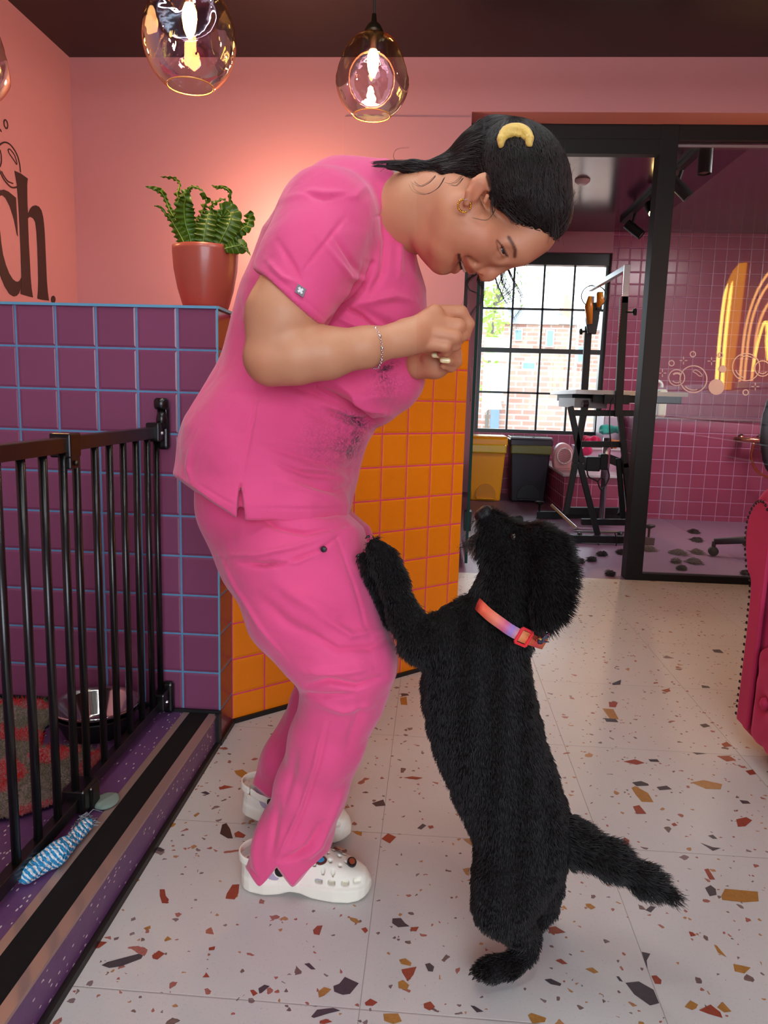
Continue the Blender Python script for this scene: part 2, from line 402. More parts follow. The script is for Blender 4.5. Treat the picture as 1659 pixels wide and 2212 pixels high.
CH = [  # (material, outline in photo px on the floor)
 (1, [(345,1921),(356,1921),(358,1935),(365,1943),(362,1951),(350,1951),(345,1935)]), (1, [(502,1911),(517,1910),(515,1930),(507,1943),(487,1941),(490,1930)]),
 (3, [(219,2085),(232,2078),(300,2060),(309,2064),(305,2071),(262,2087),(236,2091)]), (1, [(328,2064),(343,2053),(356,2060),(340,2073),(331,2071)]),
 (1, [(197,2041),(206,2032),(232,2035),(214,2048),(199,2049)]), (1, [(168,2057),(180,2040),(193,2025),(187,2044),(170,2054)]),
 (2, [(310,2005),(325,1999),(325,2006),(315,2009)]), (2, [(355,2030),(362,2022),(371,2029),(356,2034)]), (1, [(451,2047),(465,2044),(463,2052),(451,2053)]),
 (1, [(443,2105),(445,2100),(453,2111),(437,2111)]), (3, [(336,1831),(345,1830),(357,1836),(349,1840),(340,1838)]), (4, [(480,1781),(489,1778),(497,1790),(503,1811),(492,1811),(475,1801)]),
 (1, [(506,1800),(515,1795),(531,1804),(526,1810),(508,1808)]), (2, [(506,1665),(524,1662),(541,1675),(522,1680),(510,1672)]), (1, [(473,1702),(485,1696),(505,1700),(475,1706)]),
 (3, [(433,1712),(444,1709),(454,1714),(448,1717)]), (2, [(364,1790),(372,1777),(381,1779),(375,1785)]), (2, [(418,1761),(428,1755),(432,1757),(422,1765)]),
 (3, [(720,2130),(733,2125),(745,2110),(775,2124),(756,2147),(740,2149),(722,2142)]), (2, [(687,2142),(700,2132),(716,2137),(700,2151),(689,2155)]),
 (3, [(672,2196),(685,2181),(720,2177),(735,2183),(710,2189),(678,2199)]), (1, [(691,2205),(705,2201),(718,2207),(700,2212),(690,2211)]), (1, [(540,2139),(548,2138),(557,2146),(547,2152)]),
 (3, [(558,2135),(571,2127),(583,2130),(565,2145),(560,2146)]), (3, [(657,2082),(668,2080),(682,2094),(672,2094)]), (1, [(676,2009),(685,2000),(697,1999),(690,2020),(678,2018)]),
 (2, [(754,1981),(770,1984),(779,1993),(768,1994),(757,1988)]), (1, [(780,2006),(790,2003),(795,2010),(789,2016)]), (1, [(788,2166),(800,2157),(816,2165),(805,2173),(790,2172)]),
 (2, [(828,2190),(860,2189),(868,2206),(850,2212),(830,2205)]), (3, [(848,1984),(866,1983),(875,1994),(885,2001),(860,2003),(847,1994)]), (1, [(887,2003),(905,2002),(899,2012),(889,2011)]),
 (2, [(862,2073),(876,2070),(889,2080),(887,2087),(866,2082)]), (1, [(867,2094),(900,2088),(893,2106),(881,2120),(869,2101)]), (3, [(918,2083),(928,2080),(938,2088),(935,2099),(925,2098)]),
 (2, [(860,2121),(871,2117),(884,2128),(879,2139),(861,2134)]), (1, [(915,2168),(930,2163),(940,2175),(928,2183),(916,2177)]), (3, [(1016,2172),(1025,2173),(1045,2185),(1030,2187)]),
 (2, [(1140,2193),(1148,2188),(1180,2199),(1177,2208),(1150,2211)]), (3, [(1351,2123),(1380,2120),(1412,2138),(1424,2167),(1404,2172),(1370,2148)]), (3, [(1331,2109),(1337,2109),(1346,2121),(1338,2119)]),
 (3, [(1386,2056),(1405,2060),(1397,2075),(1399,2093),(1392,2075)]), (1, [(1407,2108),(1418,2107),(1429,2117),(1428,2126),(1415,2125)]), (3, [(1176,2116),(1190,2114),(1213,2125),(1210,2130),(1190,2126)]),
 (1, [(1200,2075),(1212,2071),(1226,2082),(1215,2083)]), (2, [(1264,2093),(1280,2090),(1293,2100),(1283,2103)]), (2, [(1542,2040),(1549,2043),(1570,2068),(1551,2058)]),
 (2, [(1584,2082),(1622,2090),(1608,2103),(1587,2098)]), (1, [(1488,2012),(1497,2014),(1504,2021),(1492,2023)]), (2, [(1479,2175),(1491,2161),(1508,2170),(1504,2178),(1495,2182)]),
 (1, [(1510,2182),(1535,2170),(1556,2186),(1561,2199),(1530,2190)]), (2, [(1549,2176),(1561,2164),(1580,2185),(1564,2187)]), (2, [(1558,1935),(1566,1920),(1637,1926),(1639,1947),(1608,1949),(1560,1944)]),
 (3, [(1523,1918),(1535,1912),(1546,1920),(1548,1933),(1533,1936)]), (1, [(1521,1878),(1530,1876),(1545,1900),(1533,1900)]), (3, [(1394,1966),(1405,1957),(1417,1959),(1406,1971)]),
 (1, [(1186,2003),(1200,2001),(1222,2014),(1204,2017),(1185,2016)]), (2, [(1265,1952),(1275,1952),(1287,1960),(1277,1965),(1266,1958)]), (2, [(1364,1702),(1372,1698),(1400,1713),(1412,1733),(1386,1732),(1372,1715)]),
 (3, [(1365,1690),(1385,1687),(1400,1693),(1402,1697),(1375,1698)]), (1, [(1367,1742),(1381,1739),(1396,1757),(1396,1758),(1375,1758)]), (2, [(1493,1690),(1520,1685),(1560,1694),(1557,1705),(1525,1704)]),
 (3, [(1418,1700),(1440,1697),(1452,1705),(1425,1707)]), (1, [(1348,1808),(1360,1815),(1356,1829),(1345,1822)]), (1, [(1346,1645),(1372,1640),(1393,1648),(1375,1652)]),
 (2, [(1301,1530),(1325,1532),(1337,1554),(1317,1552)]), (3, [(1305,1551),(1330,1553),(1336,1560),(1310,1559)]), (1, [(1315,1516),(1335,1517),(1330,1528),(1316,1527)]),
 (3, [(1538,1403),(1555,1403),(1564,1411),(1543,1409)]), (3, [(1322,1476),(1342,1468),(1340,1479),(1324,1480)]), (1, [(1428,1491),(1445,1487),(1449,1493),(1440,1496)]),
 (3, [(1515,1480),(1530,1482),(1535,1486),(1517,1486)]), (3, [(1511,1565),(1525,1563),(1535,1569),(1520,1572)]), (1, [(1548,1633),(1575,1632),(1590,1642),(1570,1645)]), (3, [(1495,1625),(1510,1626),(1527,1628),(1505,1630)]),
 (1, [(1558,1607),(1570,1602),(1582,1612),(1565,1614)]), (1, [(871,1680),(890,1677),(914,1680),(900,1684)]), (2, [(864,1508),(878,1505),(880,1523),(866,1522)]), (3, [(866,1499),(880,1498),(884,1502),(868,1504)]),
 (1, [(824,1812),(838,1800),(856,1808),(842,1822)]), (3, [(803,1735),(828,1727),(833,1740),(812,1742)]), (2, [(760,1795),(782,1797),(781,1806),(770,1802)]), (3, [(901,1789),(913,1779),(921,1783),(910,1792)]),
 (1, [(924,1784),(935,1783),(937,1788),(928,1790)]), (2, [(999,1812),(1029,1811),(1031,1825),(1018,1826)]), (2, [(999,1877),(1014,1874),(1013,1892),(1006,1889)]), (2, [(1380,2206),(1390,2208),(1392,2212),(1379,2212)]),
 (1, [(1450,1780),(1457,1777),(1464,1783),(1455,1785)]), (3, [(1529,1805),(1540,1812),(1550,1812),(1540,1803)]), (3, [(1400,1700-60),(1420,1640),(1425,1646),(1405,1645)]), (1, [(1610,1575+90),(1626,1662),(1634,1672),(1620,1674)]),
 (1, [(1590,1770),(1612,1765),(1625,1772),(1610,1785),(1594,1786)]), (3, [(1597,1728),(1615,1730),(1622,1736),(1604,1736)]), (3, [(1512,1820),(1540,1830),(1558,1832),(1540,1838)])]
for k, (mi, pl) in enumerate(CH): fl.add([onZ(x, y, .0004 + .00001 * (k % 7)) for x, y in pl], [tuple(range(len(pl)))], mi)
tag(fl.build('floor', TZ), kind='structure')
# groom room floor, purple speckled vinyl
def speckle(name, c1, c2, fleck, thr=.1, sc=190):
    t = NT(name); P = t.pos(); base = t.mix(t.noise(P, 90, 4, .7), c1, c2)
    mp = t.n('ShaderNodeMapping', i_Vector=P); mp.inputs['Scale'].default_value = (1, .42, 1); mp.inputs['Rotation'].default_value = (0, 0, .5)
    vo = t.n('ShaderNodeTexVoronoi', i_Vector=mp.outputs[0], i_Scale=float(sc)); se = t.n('ShaderNodeSeparateColor', i_Color=vo.outputs['Color'])
    on = t.math('MULTIPLY', t.math('LESS_THAN', se.outputs[0], thr), t.math('LESS_THAN', vo.outputs[0], .36))
    t.princ(Base_Color=t.mix(on, base, fleck), Roughness=.42, Normal=t.bump(t.noise(P, 500, 3), .15, .001)); return t.m
purple_vinyl = speckle('purple_speckled_vinyl', srgb(92, 58, 100), srgb(112, 72, 118), srgb(215, 200, 200), .12, 230)
wet_vinyl = speckle('plum_speckled_vinyl', srgb(118, 86, 110), srgb(140, 104, 128), srgb(170, 150, 160), .03)
g = MB(); g.box(-.35, 3.2, 3.66, 7.05, -.06, .0)
tag(g.build('floor_groom_room', wet_vinyl), kind='structure')
# ceiling
c = MB(); c.box(-1.9, 1.9, -2.0, 3.66, ZC, ZC + .1); tag(c.build('ceiling', plum), kind='structure')
c = MB(); c.box(-.45, 3.3, 3.66, 7.1, ZC - .004, ZC + .1); tag(c.build('ceiling_groom_room', mat('dark_plum_gloss', srgb(70, 38, 62), .16, bump=.06, bscale=3, bdist=.02, var=.1, vscale=3)), kind='structure')
# walls
XL = -1.705; YB = 3.52; YP = 3.66; XR = 1.75
w = MB(); w.box(XL - .1, XL, -1.9, YB + .2, 0, ZC); tag(w.build('wall_left', pink), kind='structure')
w = MB()
w.add([(XL - .1, YB, 0), (.112, YB, 0), (.112, YB, 2.112), (1.95, YB, 2.112), (1.95, YB, ZC), (XL - .1, YB, ZC),
       (XL - .1, YB + .2, 0), (.112, YB + .2, 0), (.112, YB + .2, 2.112), (1.95, YB + .2, 2.112), (1.95, YB + .2, ZC), (XL - .1, YB + .2, ZC)],
      [(0, 1, 2, 5), (2, 3, 4, 5), (6, 11, 8, 7), (8, 11, 10, 9), (1, 7, 8, 2), (2, 8, 9, 3)])
# boxed-out panel right of the seam
p0 = onY(745, 252, YB)
w.box(p0[0], .112, YB - .006, YB, 0, p0[2])
tag(w.build('wall_back', pink, bevel=.0015), kind='structure')
w = MB(); lo_t = (0, 1)
def wallq(mb, a, b, z0, z1, mi, u0=0):
    L = math.hypot(b[0] - a[0], b[1] - a[1])
    quad(mb, (*a, z0), (*b, z0), (*b, z1), (*a, z1), mi, [(u0, z0), (u0 + L, z0), (u0 + L, z1), (u0, z1)])
wallq(w, (XR, YP), (XR, -1.9), 0, 1.0, 1); wallq(w, (XR, YP), (XR, -1.9), 1.0, ZC, 0); wallq(w, (XR + .1, -1.9), (XR + .1, YP), 0, ZC, 0)
wallq(w, (XR, -1.9), (XR + .1, -1.9), 0, ZC, 0)
tag(w.build('wall_right', [pink, purple_tile]), kind='structure')
# front (street) wall behind the photographer with a shop window
w = MB(); y = -1.9
for x0, x1, z0, z1 in ((-1.9, -.45, 0, ZC), (-.45, 1.65, 0, .35), (-.45, 1.65, 2.15, ZC), (1.65, 1.9, 0, ZC)): w.box(x0, x1, y - .12, y, z0, z1)
tag(w.build('wall_front', pink), kind='structure')
w = MB()
for x in (-.45, .25, .95, 1.65): w.box(x - .025, x + .025, y - .09, y - .03, .35, 2.15)
for z in (.35, 1.62, 2.15): w.box(-.45, 1.65, y - .088, y - .032, z - .025, z + .025)
tag(w.build('window_2', black), kind='structure')
# groom-room walls
YG = 6.9
w = MB(); W = [(.365, .56), (1.5, 2.155)]
(wx0, wz0), (wx1, wz1) = W
wallq(w, (-.35, YG), (wx0, YG), 0, ZC, 0, -.35)
wallq(w, (wx0, YG), (wx1, YG), wz1, ZC, 0, wx0); wallq(w, (wx0, YG), (wx1, YG), 0, wz0, 1, wx0)
wallq(w, (wx1, YG), (3.2, YG), 0, ZC, 1, wx1)
for a, b, mi in (((wx0, YG), (wx0, YG + .22), 0), ((wx1, YG + .22), (wx1, YG), 0)): wallq(w, a, b, wz0, wz1, mi)
quad(w, (wx0, YG, wz0), (wx1, YG, wz0), (wx1, YG + .22, wz0), (wx0, YG + .22, wz0), 0, [(0, 0)] * 4)
quad(w, (wx0, YG, wz1), (wx0, YG + .22, wz1), (wx1, YG + .22, wz1), (wx1, YG, wz1), 0, [(0, 0)] * 4)
tag(w.build('wall_groom_back', [pink, wet_tile]), kind='structure')
w = MB(); wallq(w, (-.35, YP), (-.35, YG), 0, ZC, 0); tag(w.build('wall_groom_left', [pink, wet_tile]), kind='structure')
w = MB(); wallq(w, (3.2, YG), (3.2, YP), 0, ZC, 0); tag(w.build('wall_groom_right', [wet_tile]), kind='structure')
w = MB(); w.box(1.9, 3.3, YP - .1, YP, 0, ZC); w.box(-.45, .0, YP + .07, YP + .16, 0, ZC); tag(w.build('wall_groom_front', pink), kind='structure')
# raised tiled tub front, lower bench
w = MB(); wallq(w, (1.622, 5.69), (3.19, 5.69), 0, .76, 0); wallq(w, (1.622, YG - .01), (1.622, 5.69), 0, .76, 0)
quad(w, (1.622, 5.69, .76), (3.19, 5.69, .76), (3.19, YG - .01, .76), (1.622, YG - .01, .76), 0, [(1.62, 5.69), (3.2, 5.69), (3.2, YG), (1.62, YG)])
t_ = thing('tiled_tub_ledge', (2.3, 6.2, 0), 'pink-grouted plum tiled ledge running along the grooming room wall behind the glass', 'ledge')
w.build('tiled_front', [wet_tile], t_)
w = MB(); w.box(1.622, 3.19, 5.68, 5.70, .755, .766); w.build('metal_edge', mat('brushed_steel', srgb(200, 190, 190), .25, 1), t_)
t_ = thing('low_bench', (1.3, 6.2, 0), 'low plum tiled bench with a white top beside the black bin', 'bench')
w = MB(); wallq(w, (1.0, 5.69), (1.618, 5.69), 0, .30, 0); wallq(w, (1.0, YG - .012), (1.0, 5.69), 0, .30, 0); w.build('bench_body', [wet_tile], t_)
w = MB(); w.box(.985, 1.618, 5.67, YG - .012, .30, .318); w.build('bench_top', mat('white_laminate', srgb(225, 222, 225), .25), t_, bevel=.002)
# ---------------------------------------------------------------- raised pen platform with nosing
pl = MB(); pl.box(XL, -.588, -1.9, 1.713, 0, .080, 0); pl.box(-.588, -.508, -1.9, 1.705, 0, .0795, 0)
tag(pl.build('floor_platform', purple_vinyl), kind='structure')
n = MB(); n.box(-.592, -.576, -1.9, 1.70, .080, .0825); n.box(-.527, -.5068, -1.9, 1.70, .0765, .0825)
tag(n.build('trim_1', mat('brushed_bronze_edge', srgb(176, 148, 138), .38, .55, bump=.1, bscale=400)), kind='structure')
n = MB(); n.box(-.576, -.527, -1.9, 1.70, .080, .0822)
tag(n.build('trim_2', mat('black_antislip_strip', srgb(24, 20, 20), .85, bump=.5, bscale=900, spec=.2)), kind='structure')
n = MB(); n.box(-.508, -.498, -1.9, 1.70, 0, .013); n.box(-.51, -.499, 1.69, 1.712, 0, .084); n.box(-.62, -.5, 1.703, 1.7125, .08, .088); n.box(XL, -.62, 1.704, 1.7125, .08, .098)
tag(n.build('baseboard_platform', black_soft), kind='structure')
# ---------------------------------------------------------------- reception half wall
cn = thing('reception_counter', (-.5, 1.85, 0), 'half-height reception wall in purple tile turning to orange tile, plant pot on it', 'counter')
A = (XL + .004, 1.713); B = (-.504, 1.713); Cc = (-.504, 1.828); D = (.097, 2.384)
Ei = (.03, 2.47); Fi = (-.60, 1.90); Gi = (XL + .004, 1.90); zt = 1.057
w = MB(); wallq(w, A, B, 0, zt, 0, XL + 0.0); w.build('purple_tiled_face', [purple_tile], cn)
w = MB(); wallq(w, B, Cc, 0, zt, 0, 0); w.build('maroon_tiled_end', [end_tile], cn)
w = MB(); wallq(w, Cc, D, 0, 1.05, 0, 0); w.build('orange_tiled_face', [orange_tile], cn)
w = MB()
wallq(w, D, Ei, 0, 1.05, 0); wallq(w, Ei, Fi, 0, zt, 0); wallq(w, Fi, Gi, 0, zt, 0)
P_ = [(*p, zt) for p in (A, B, Cc, Fi, Gi)]; w.add(P_, [tuple(range(5))], 0, [[(0, 0)] * 5])
P_ = [(*p, 1.05) for p in (Cc, D, Ei, Fi)]; w.add(P_, [tuple(range(4))], 0, [[(0, 0)] * 4])
w.build('painted_back', [mat('magenta_paint', srgb(196, 60, 96), .5)], cn)
w = MB(); w.obox((XL + .006, 1.7115, zt - .001), (-.5035, 1.7115, zt - .001), .006, .006); w.obox((-.5025, 1.711, zt - .001), (-.5025, 1.83, zt - .001), .006, .006)
w.obox((-.5035, 1.7125, .0), (-.5035, 1.7125, zt), .004, .004)
w.build('blue_edge_trim', mat('blue_trim', srgb(96, 160, 190), .4), cn)
w = MB(); w.obox((-.5, 1.829, 1.05), (.0975, 2.3825, 1.05), .006, .008); w.build('pink_edge_trim', mat('pink_trim', srgb(226, 50, 120), .4), cn)
n = MB(); n.obox((-.5005, 1.827, .006), (.098, 2.381, .006), .008, .012); n.obox((-.5, 1.7, .006), (-.5, 1.83, .006), .008, .012)
tag(n.build('baseboard_counter', black_soft), kind='structure')
# ================================================================ glazed partition and the grooming room behind it
def P3(px, py, y): return onY(px, py, y)
glass_t = NT('clear_glass'); fr = glass_t.n('ShaderNodeFresnel', i_IOR=1.5)
ge = glass_t.n('ShaderNodeMixShader'); glass_t.set(ge, 0, glass_t.math('MULTIPLY', fr.outputs[0], 1.35))
glass_t.set(ge, 1, glass_t.n('ShaderNodeBsdfTransparent', i_Color=(.93, .95, .94, 1))); glass_t.set(ge, 2, glass_t.n('ShaderNodeBsdfGlossy', i_Roughness=0.0, i_Color=(1, 1, 1, 1)))
glass_t.t.links.new(ge.outputs[0], glass_t.out.inputs[0]); glass = glass_t.m
white_vinyl = mat('white_frosted_vinyl', srgb(214, 190, 190), .6)
pt = thing('glass_partition', (1.4, YP, 0), 'black framed fixed glass pane with white soap bubble stickers, right of the doorway', 'partition')
m = MB(); y0, y1 = YP, YP + .05
m.box(.09, XR - .01, y0, y1, 2.045, 2.112)                   # header
m.box(.09, 1.05, y0 - .001, y1 + .001, 1.985, 2.05)
m.box(.972, 1.052, y0 - .002, y1 + .04, 0, 2.112)             # post
m.box(1.052, XR - .01, y0, y1, 0, .035)
m.box(.09, .132, y0, y1 + .05, 0, 2.112)
m.build('frame', black, pt, bevel=.002)
m = MB(); m.box(1.055, XR - .01, y0 + .01, y0 + .018, 2.02, 2.03); m.box(.975, .979, y1 + .04, y1 + .05, 0.05, 1.98); m.build('pane_bead', mat('aluminium_bead', srgb(170, 165, 168), .35, .8), pt)
m = MB(); m.box(1.052, XR - .012, y0 + .022, y0 + .030, .035, 2.045); m.build('glass_pane', glass, pt)
yd = y0 + .0205
def circ(cx, cy, r, y, n=40, a0=0, a1=2 * PI, sq=1.0, rot=0):
    out = []
    for k in range(n + (0 if abs(a1 - a0 - 2 * PI) < 1e-6 else 1)):
        a = a0 + (a1 - a0) * k / n; u, v = r * math.cos(a), r * sq * math.sin(a)
        out.append(P3(cx + u * math.cos(rot) - v * math.sin(rot), cy + u * math.sin(rot) + v * math.cos(rot), y))
    return out
NY = (0, 1, 0); OF = (0, -.0006, 0); px_ = mpp(1500, 800, YP)
def ring(mb, x, y, r, w=1.6, Y=yd): mb.stroke(circ(x, y, r, Y), w * px_, OF, NY, True)
def arc(mb, x, y, r, a0, a1, w=1.6, Y=yd): mb.stroke(circ(x, y, r, Y, 16, math.radians(a0), math.radians(a1)), w * px_, OF, NY)
def blob(mb, x, y, r, a0, a1, w, Y=yd): mb.stroke(circ(x, y, r, Y, 16, math.radians(a0), math.radians(a1)), w * px_, OF, NY)
def star(mb, x, y, r, Y=yd):
    for a in range(4):
        c, s_ = math.cos(a * PI / 2), math.sin(a * PI / 2)
        mb.stroke([P3(x + c * 2.4, y + s_ * 2.4, Y), P3(x + c * r, y + s_ * r, Y)], 1.8 * px_, OF, NY)
mk = lambda: MB()
def decal(f, nm='bubble_sticker'): b = MB(); f(b); b.build(nm, white_vinyl, pt)
decal(lambda b: (ring(b, 1498, 819, 28.9, 2.4), arc(b, 1498, 819, 23.5, 70, 140, 2.2), b.stroke([P3(*q, yd) for q in ((1497, 801), (1503, 799), (1511, 803), (1517, 810), (1516, 813), (1510, 812), (1503, 806), (1497, 803))], 1.6 * px_, OF, NY, True)))
decal(lambda b: (ring(b, 1461.8, 815.7, 17.2, 2.2), arc(b, 1461.8, 815.7, 11, 30, 140, 2), arc(b, 1462, 817, 11, 225, 315, 4)))
decal(lambda b: (b.prism(circ(1547.4, 836, 17, yd), OF)))
decal(lambda b: (b.prism(circ(1561.3, 797, 8, yd), OF)))
for q in ((1496.7, 765, 5.7), (1450.6, 784.6, 5.7), (1557, 767, 4.8), (1610.7, 847.7, 5.7)): decal(lambda b: ring(b, *q, 2.2))
decal(lambda b: (ring(b, 1611.6, 793, 29.5, 2.0), arc(b, 1611.6, 793, 23, 95, 165, 2), arc(b, 1611.6, 793, 24, 250, 300, 2)))
decal(lambda b: (ring(b, 1647, 796, 16.5, 2.0), arc(b, 1647, 796, 11, 40, 140, 2)))
for q in ((1476.5, 779), (1537, 780), (1431, 806), (1631.5, 835)): decal(lambda b: star(b, *q, 8.5), 'star_sticker')
# reflected dark smile on the two discs is cut as a darker line of the same film
# open glass door leaf, pivoted inwards
dr = thing('door_1', (.19, 3.8, 0), None, None); dr['kind'] = 'structure'
green = mat('green_glass_edge', srgb(14, 66, 60), .6, spec=.2)
m = MB(); m.box(.186, .194, 3.80, 4.62, .02, 2.0); m.build('glass_leaf', glass, dr)
m = MB(); m.box(.183, .197, 3.788, 3.80, .02, 2.0); m.build('leaf_edge', green, dr)
m = MB(); m.box(.172, .208, 3.79, 3.86, .19, .29); m.build('patch_fitting', black, dr)
m = MB(); NX = (1, 0, 0)
def lring(mb, cy, cz, r, w=.012):
    mb.stroke([(.1845, cy + r * math.cos(a), cz + r * math.sin(a)) for a in np.linspace(0, 2 * PI, 28, endpoint=False)], w, (-.0006, 0, 0), NX, True)
for q in ((4.05, .91, .07), (4.25, 1.0, .035), (3.95, 1.05, .022), (4.18, .84, .008), (3.92, .86, .015)): lring(m, *q)
m.build('bubble_sticker', white_vinyl, dr)
# groom window frame
wf = MB(); yw = YG + .1; X0, X1, Z0, Z1 = .365, 1.5, .56, 2.155
wf.box(X0, X0 + .035, yw - .04, yw + .04, Z0, Z1); wf.box(X1 - .035, X1, yw - .04, yw + .04, Z0, Z1)
wf.box(X0, X1, yw - .05, yw + .04, Z1 - .10, Z1); wf.box(X0, X1, yw - .05, yw + .04, Z0, Z0 + .03); wf.box(X0, X1, yw - .035, yw + .03, 1.285, 1.325)
for x in (.665, .932, 1.199):
    wf.box(x - .009, x + .009, yw - .015, yw + .012, Z0, Z1)
for z in (1.675, .925): wf.box(X0, X1, yw - .015, yw + .012, z - .009, z + .009)
wo = wf.build('window_1', mat('dark_green_window_paint', srgb(24, 36, 36), .35)); tag(wo, kind='structure')
m = MB(); m.box(X0 + .03, X1 - .03, yw + .014, yw + .018, Z0, Z1 - .05); m.build('window_glass', glass, wo)
# track lighting
metal = mat('satin_steel', srgb(190, 188, 190), .28, 1)
trk = thing('track_light', (1.0, 5.2, ZC), 'black ceiling track carrying cylinder spotlights, one lit, above the doorway', 'track light')
ta, tb = onZ(1545, 292, ZC - .02), onZ(1345, 478, ZC - .02); m = MB(); m.obox(ta, tb, .045, .03); m.build('rail', black, trk)
bulb_w = emis('warm_spot_lens', (1, .62, .22, 1), 60)
dark_lens = mat('spot_lens_off', srgb(150, 120, 110), .2)
def spot(px, py, Y, dx, dy, dz, lit, L=.15):
    c = P3(px, py, Y); d = np.array((dx, dy, dz), float); d /= np.linalg.norm(d); top = np.array((c[0], c[1], ZC - .03))
    m = MB(); m.tube([top, c - d * L * .2], .012, 8); m.lathe([(0, -L / 2), (.036, -L / 2), (.036, L / 2), (.031, L / 2), (.031, L / 2 - .01), (0, L / 2 - .01)], c, 24, d)
    o = m.build('spot_head', black, trk, smooth=False)
    m = MB(); m.lathe([(0, 0), (.03, 0)], c + d * (L / 2 - .008), 20, d); m.build('lens', bulb_w if lit else dark_lens, o)
    return c + d * L / 2
spot(1524, 340, 4.35, 0, -.05, -1, 0, .17); spot(1470, 408, 5.0, .7, -.2, -.75, 0); L3 = spot(1407, 452, 5.6, .05, -.75, -.6, 1, .12); spot(1370, 496, 6.1, .75, -.3, -.65, 0)
sd = thing('smoke_detector', (.9, 5.3, ZC), 'small round white detector on the dark glossy ceiling beyond the doorway', 'smoke detector')
c = onZ(1258, 391, ZC - .01); m = MB(); m.lathe([(0, -.03), (.03, -.03), (.05, -.012), (.052, 0)], (c[0], c[1], ZC - .002), 24); m.build('casing', mat('white_plastic', srgb(225, 225, 225), .4), sd, smooth=True)
# ---------------------------------------------------------------- bins
def bin_(nm, x0, x1, yf, h, mb_, ml, label, lidm, bag):
    t = thing(nm, ((x0 + x1) / 2, yf + .15, 0), label, 'bin'); d = .30; m = MB()
    for z0, z1, k0, k1 in ((.0, h * .86, .035, .008),):
        v = [(x0 + k0, yf + k0, z0), (x1 - k0, yf + k0, z0), (x1 - k0, yf + d - k0, z0), (x0 + k0, yf + d - k0, z0), (x0 + k1, yf + k1, z1), (x1 - k1, yf + k1, z1), (x1 - k1, yf + d - k1, z1), (x0 + k1, yf + d - k1, z1)]
        m.add(v, [(3, 2, 1, 0), (4, 5, 6, 7), (0, 1, 5, 4), (1, 2, 6, 5), (2, 3, 7, 6), (3, 0, 4, 7)])
    m.build('bin_body', mb_, t, bevel=.012, seg=3)
    cx = (x0 + x1) / 2; m = MB(); r = (x1 - x0) * .27
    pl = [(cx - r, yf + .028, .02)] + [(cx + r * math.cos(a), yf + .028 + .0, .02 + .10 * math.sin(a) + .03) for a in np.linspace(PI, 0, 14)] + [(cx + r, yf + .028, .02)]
    m.prism(pl, (0, -.012, 0)); m.build('pedal_recess_shade', ml, t)  # raised panel; the recess shade is put into its darker colour
    m = MB(); m.box(cx - r * .9, cx + r * .9, yf - .01, yf + .03, .018, .034); m.build('pedal', mb_, t, bevel=.004)
    m = MB(); m.box(x0 - .004, x1 + .004, yf - .006, yf + d, h * .86, h * .97); m.build('rim', mb_, t, bevel=.012, seg=3)
    m = MB(); m.box(x0 + .006, x1 - .004, yf - .012, yf + .012, h * .74, h * .88); m.build('bin_bag', bag, t, bevel=.012)
    m = MB(); m.box(x0, x1, yf - .004, yf + d, h * .965, h); m.build('lid', lidm, t, bevel=.014, seg=4)
yel = mat('yellow_plastic', srgb(250, 168, 0), .35); ch = mat('charcoal_plastic', srgb(34, 26, 38), .35)
bag1 = mat('yellow_bag_film', srgb(228, 186, 30), .25); bag2 = mat('olive_bag_film', srgb(104, 104, 50), .3)
xb = P3(1014, 945, 6.3)[0]; xc = P3(1097, 945, 6.3)[0]; hb = P3(1050, 942, 6.3)[2]
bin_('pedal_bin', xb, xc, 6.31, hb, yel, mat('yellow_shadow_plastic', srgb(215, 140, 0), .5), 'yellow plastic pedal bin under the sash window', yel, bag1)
xb = P3(1104, 945, 6.3)[0]; xc = P3(1196, 945, 6.3)[0]
bin_('pedal_bin', xb, xc, 6.33, hb, ch, mat('charcoal_shadow_plastic', srgb(16, 13, 18), .5), 'dark charcoal pedal bin with a glossy lid, right of the yellow one', mat('lid_gloss', srgb(120, 128, 130), .15, coat=1), bag2)
# ---------------------------------------------------------------- heater fan on bench
hp = mat('blush_plastic', srgb(222, 168, 170), .4); hf = thing('fan_heater', (P3(1217, 1022, 5.98)[0], 5.98, .319), 'small pale pink fan heater standing on the low tiled bench', 'heater')
m = MB(); pr = [P3(x, y - 7.5, 5.98) for x, y in ((1197, 1020), (1196, 1000), (1199, 983), (1207, 969), (1219, 965), (1231, 970), (1239, 984), (1241, 1002), (1239, 1022))]; m.prism(bez(pr, 4), (0, .10, 0)); m.build('heater_body', hp, hf, bevel=.01)
m = MB(); cc = P3(1219, 985, 5.975); rr = 15 * mpp(1219, 992, 5.975); m.tube([cc + np.array((rr * math.cos(a), 0, rr * 1.1 * math.sin(a))) for a in np.linspace(0, 2 * PI, 30, endpoint=False)], .006, 8, True)
m.build('grille_ring', mat('white_trim', srgb(240, 228, 228), .4), hf, smooth=True)
m = MB()
for k in range(-4, 5):
    zz = cc[2] + k * .014; hw = math.sqrt(max(0, 1 - (k / 5.0) ** 2)) * rr * .9; m.tube([(cc[0] + u * hw, 5.972, zz + .008 * math.sin(u * 3)) for u in np.linspace(-1, 1, 9)], .0028, 6)
m.build('grille', mat('rose_grille', srgb(180, 120, 128), .5), hf)
m = MB(); m.tube([P3(1200, 1010, 5.96), P3(1208, 1015, 5.93), P3(1230, 1015, 5.93), P3(1238, 1010, 5.96)], .006, 8); m.build('stand_foot', hp, hf)
m = MB(); tx = thing('white_box', P3(1210, 975, 6.3), 'small white box standing behind the fan heater', 'box'); q0 = P3(1198, 968, 6.3); q1 = P3(1219, 1000, 6.3)
m.box(q0[0], q1[0], 6.3, 6.36, .3185, q0[2]); m.build('box_shell', mat('white_card', srgb(235, 235, 235), .6), tx)
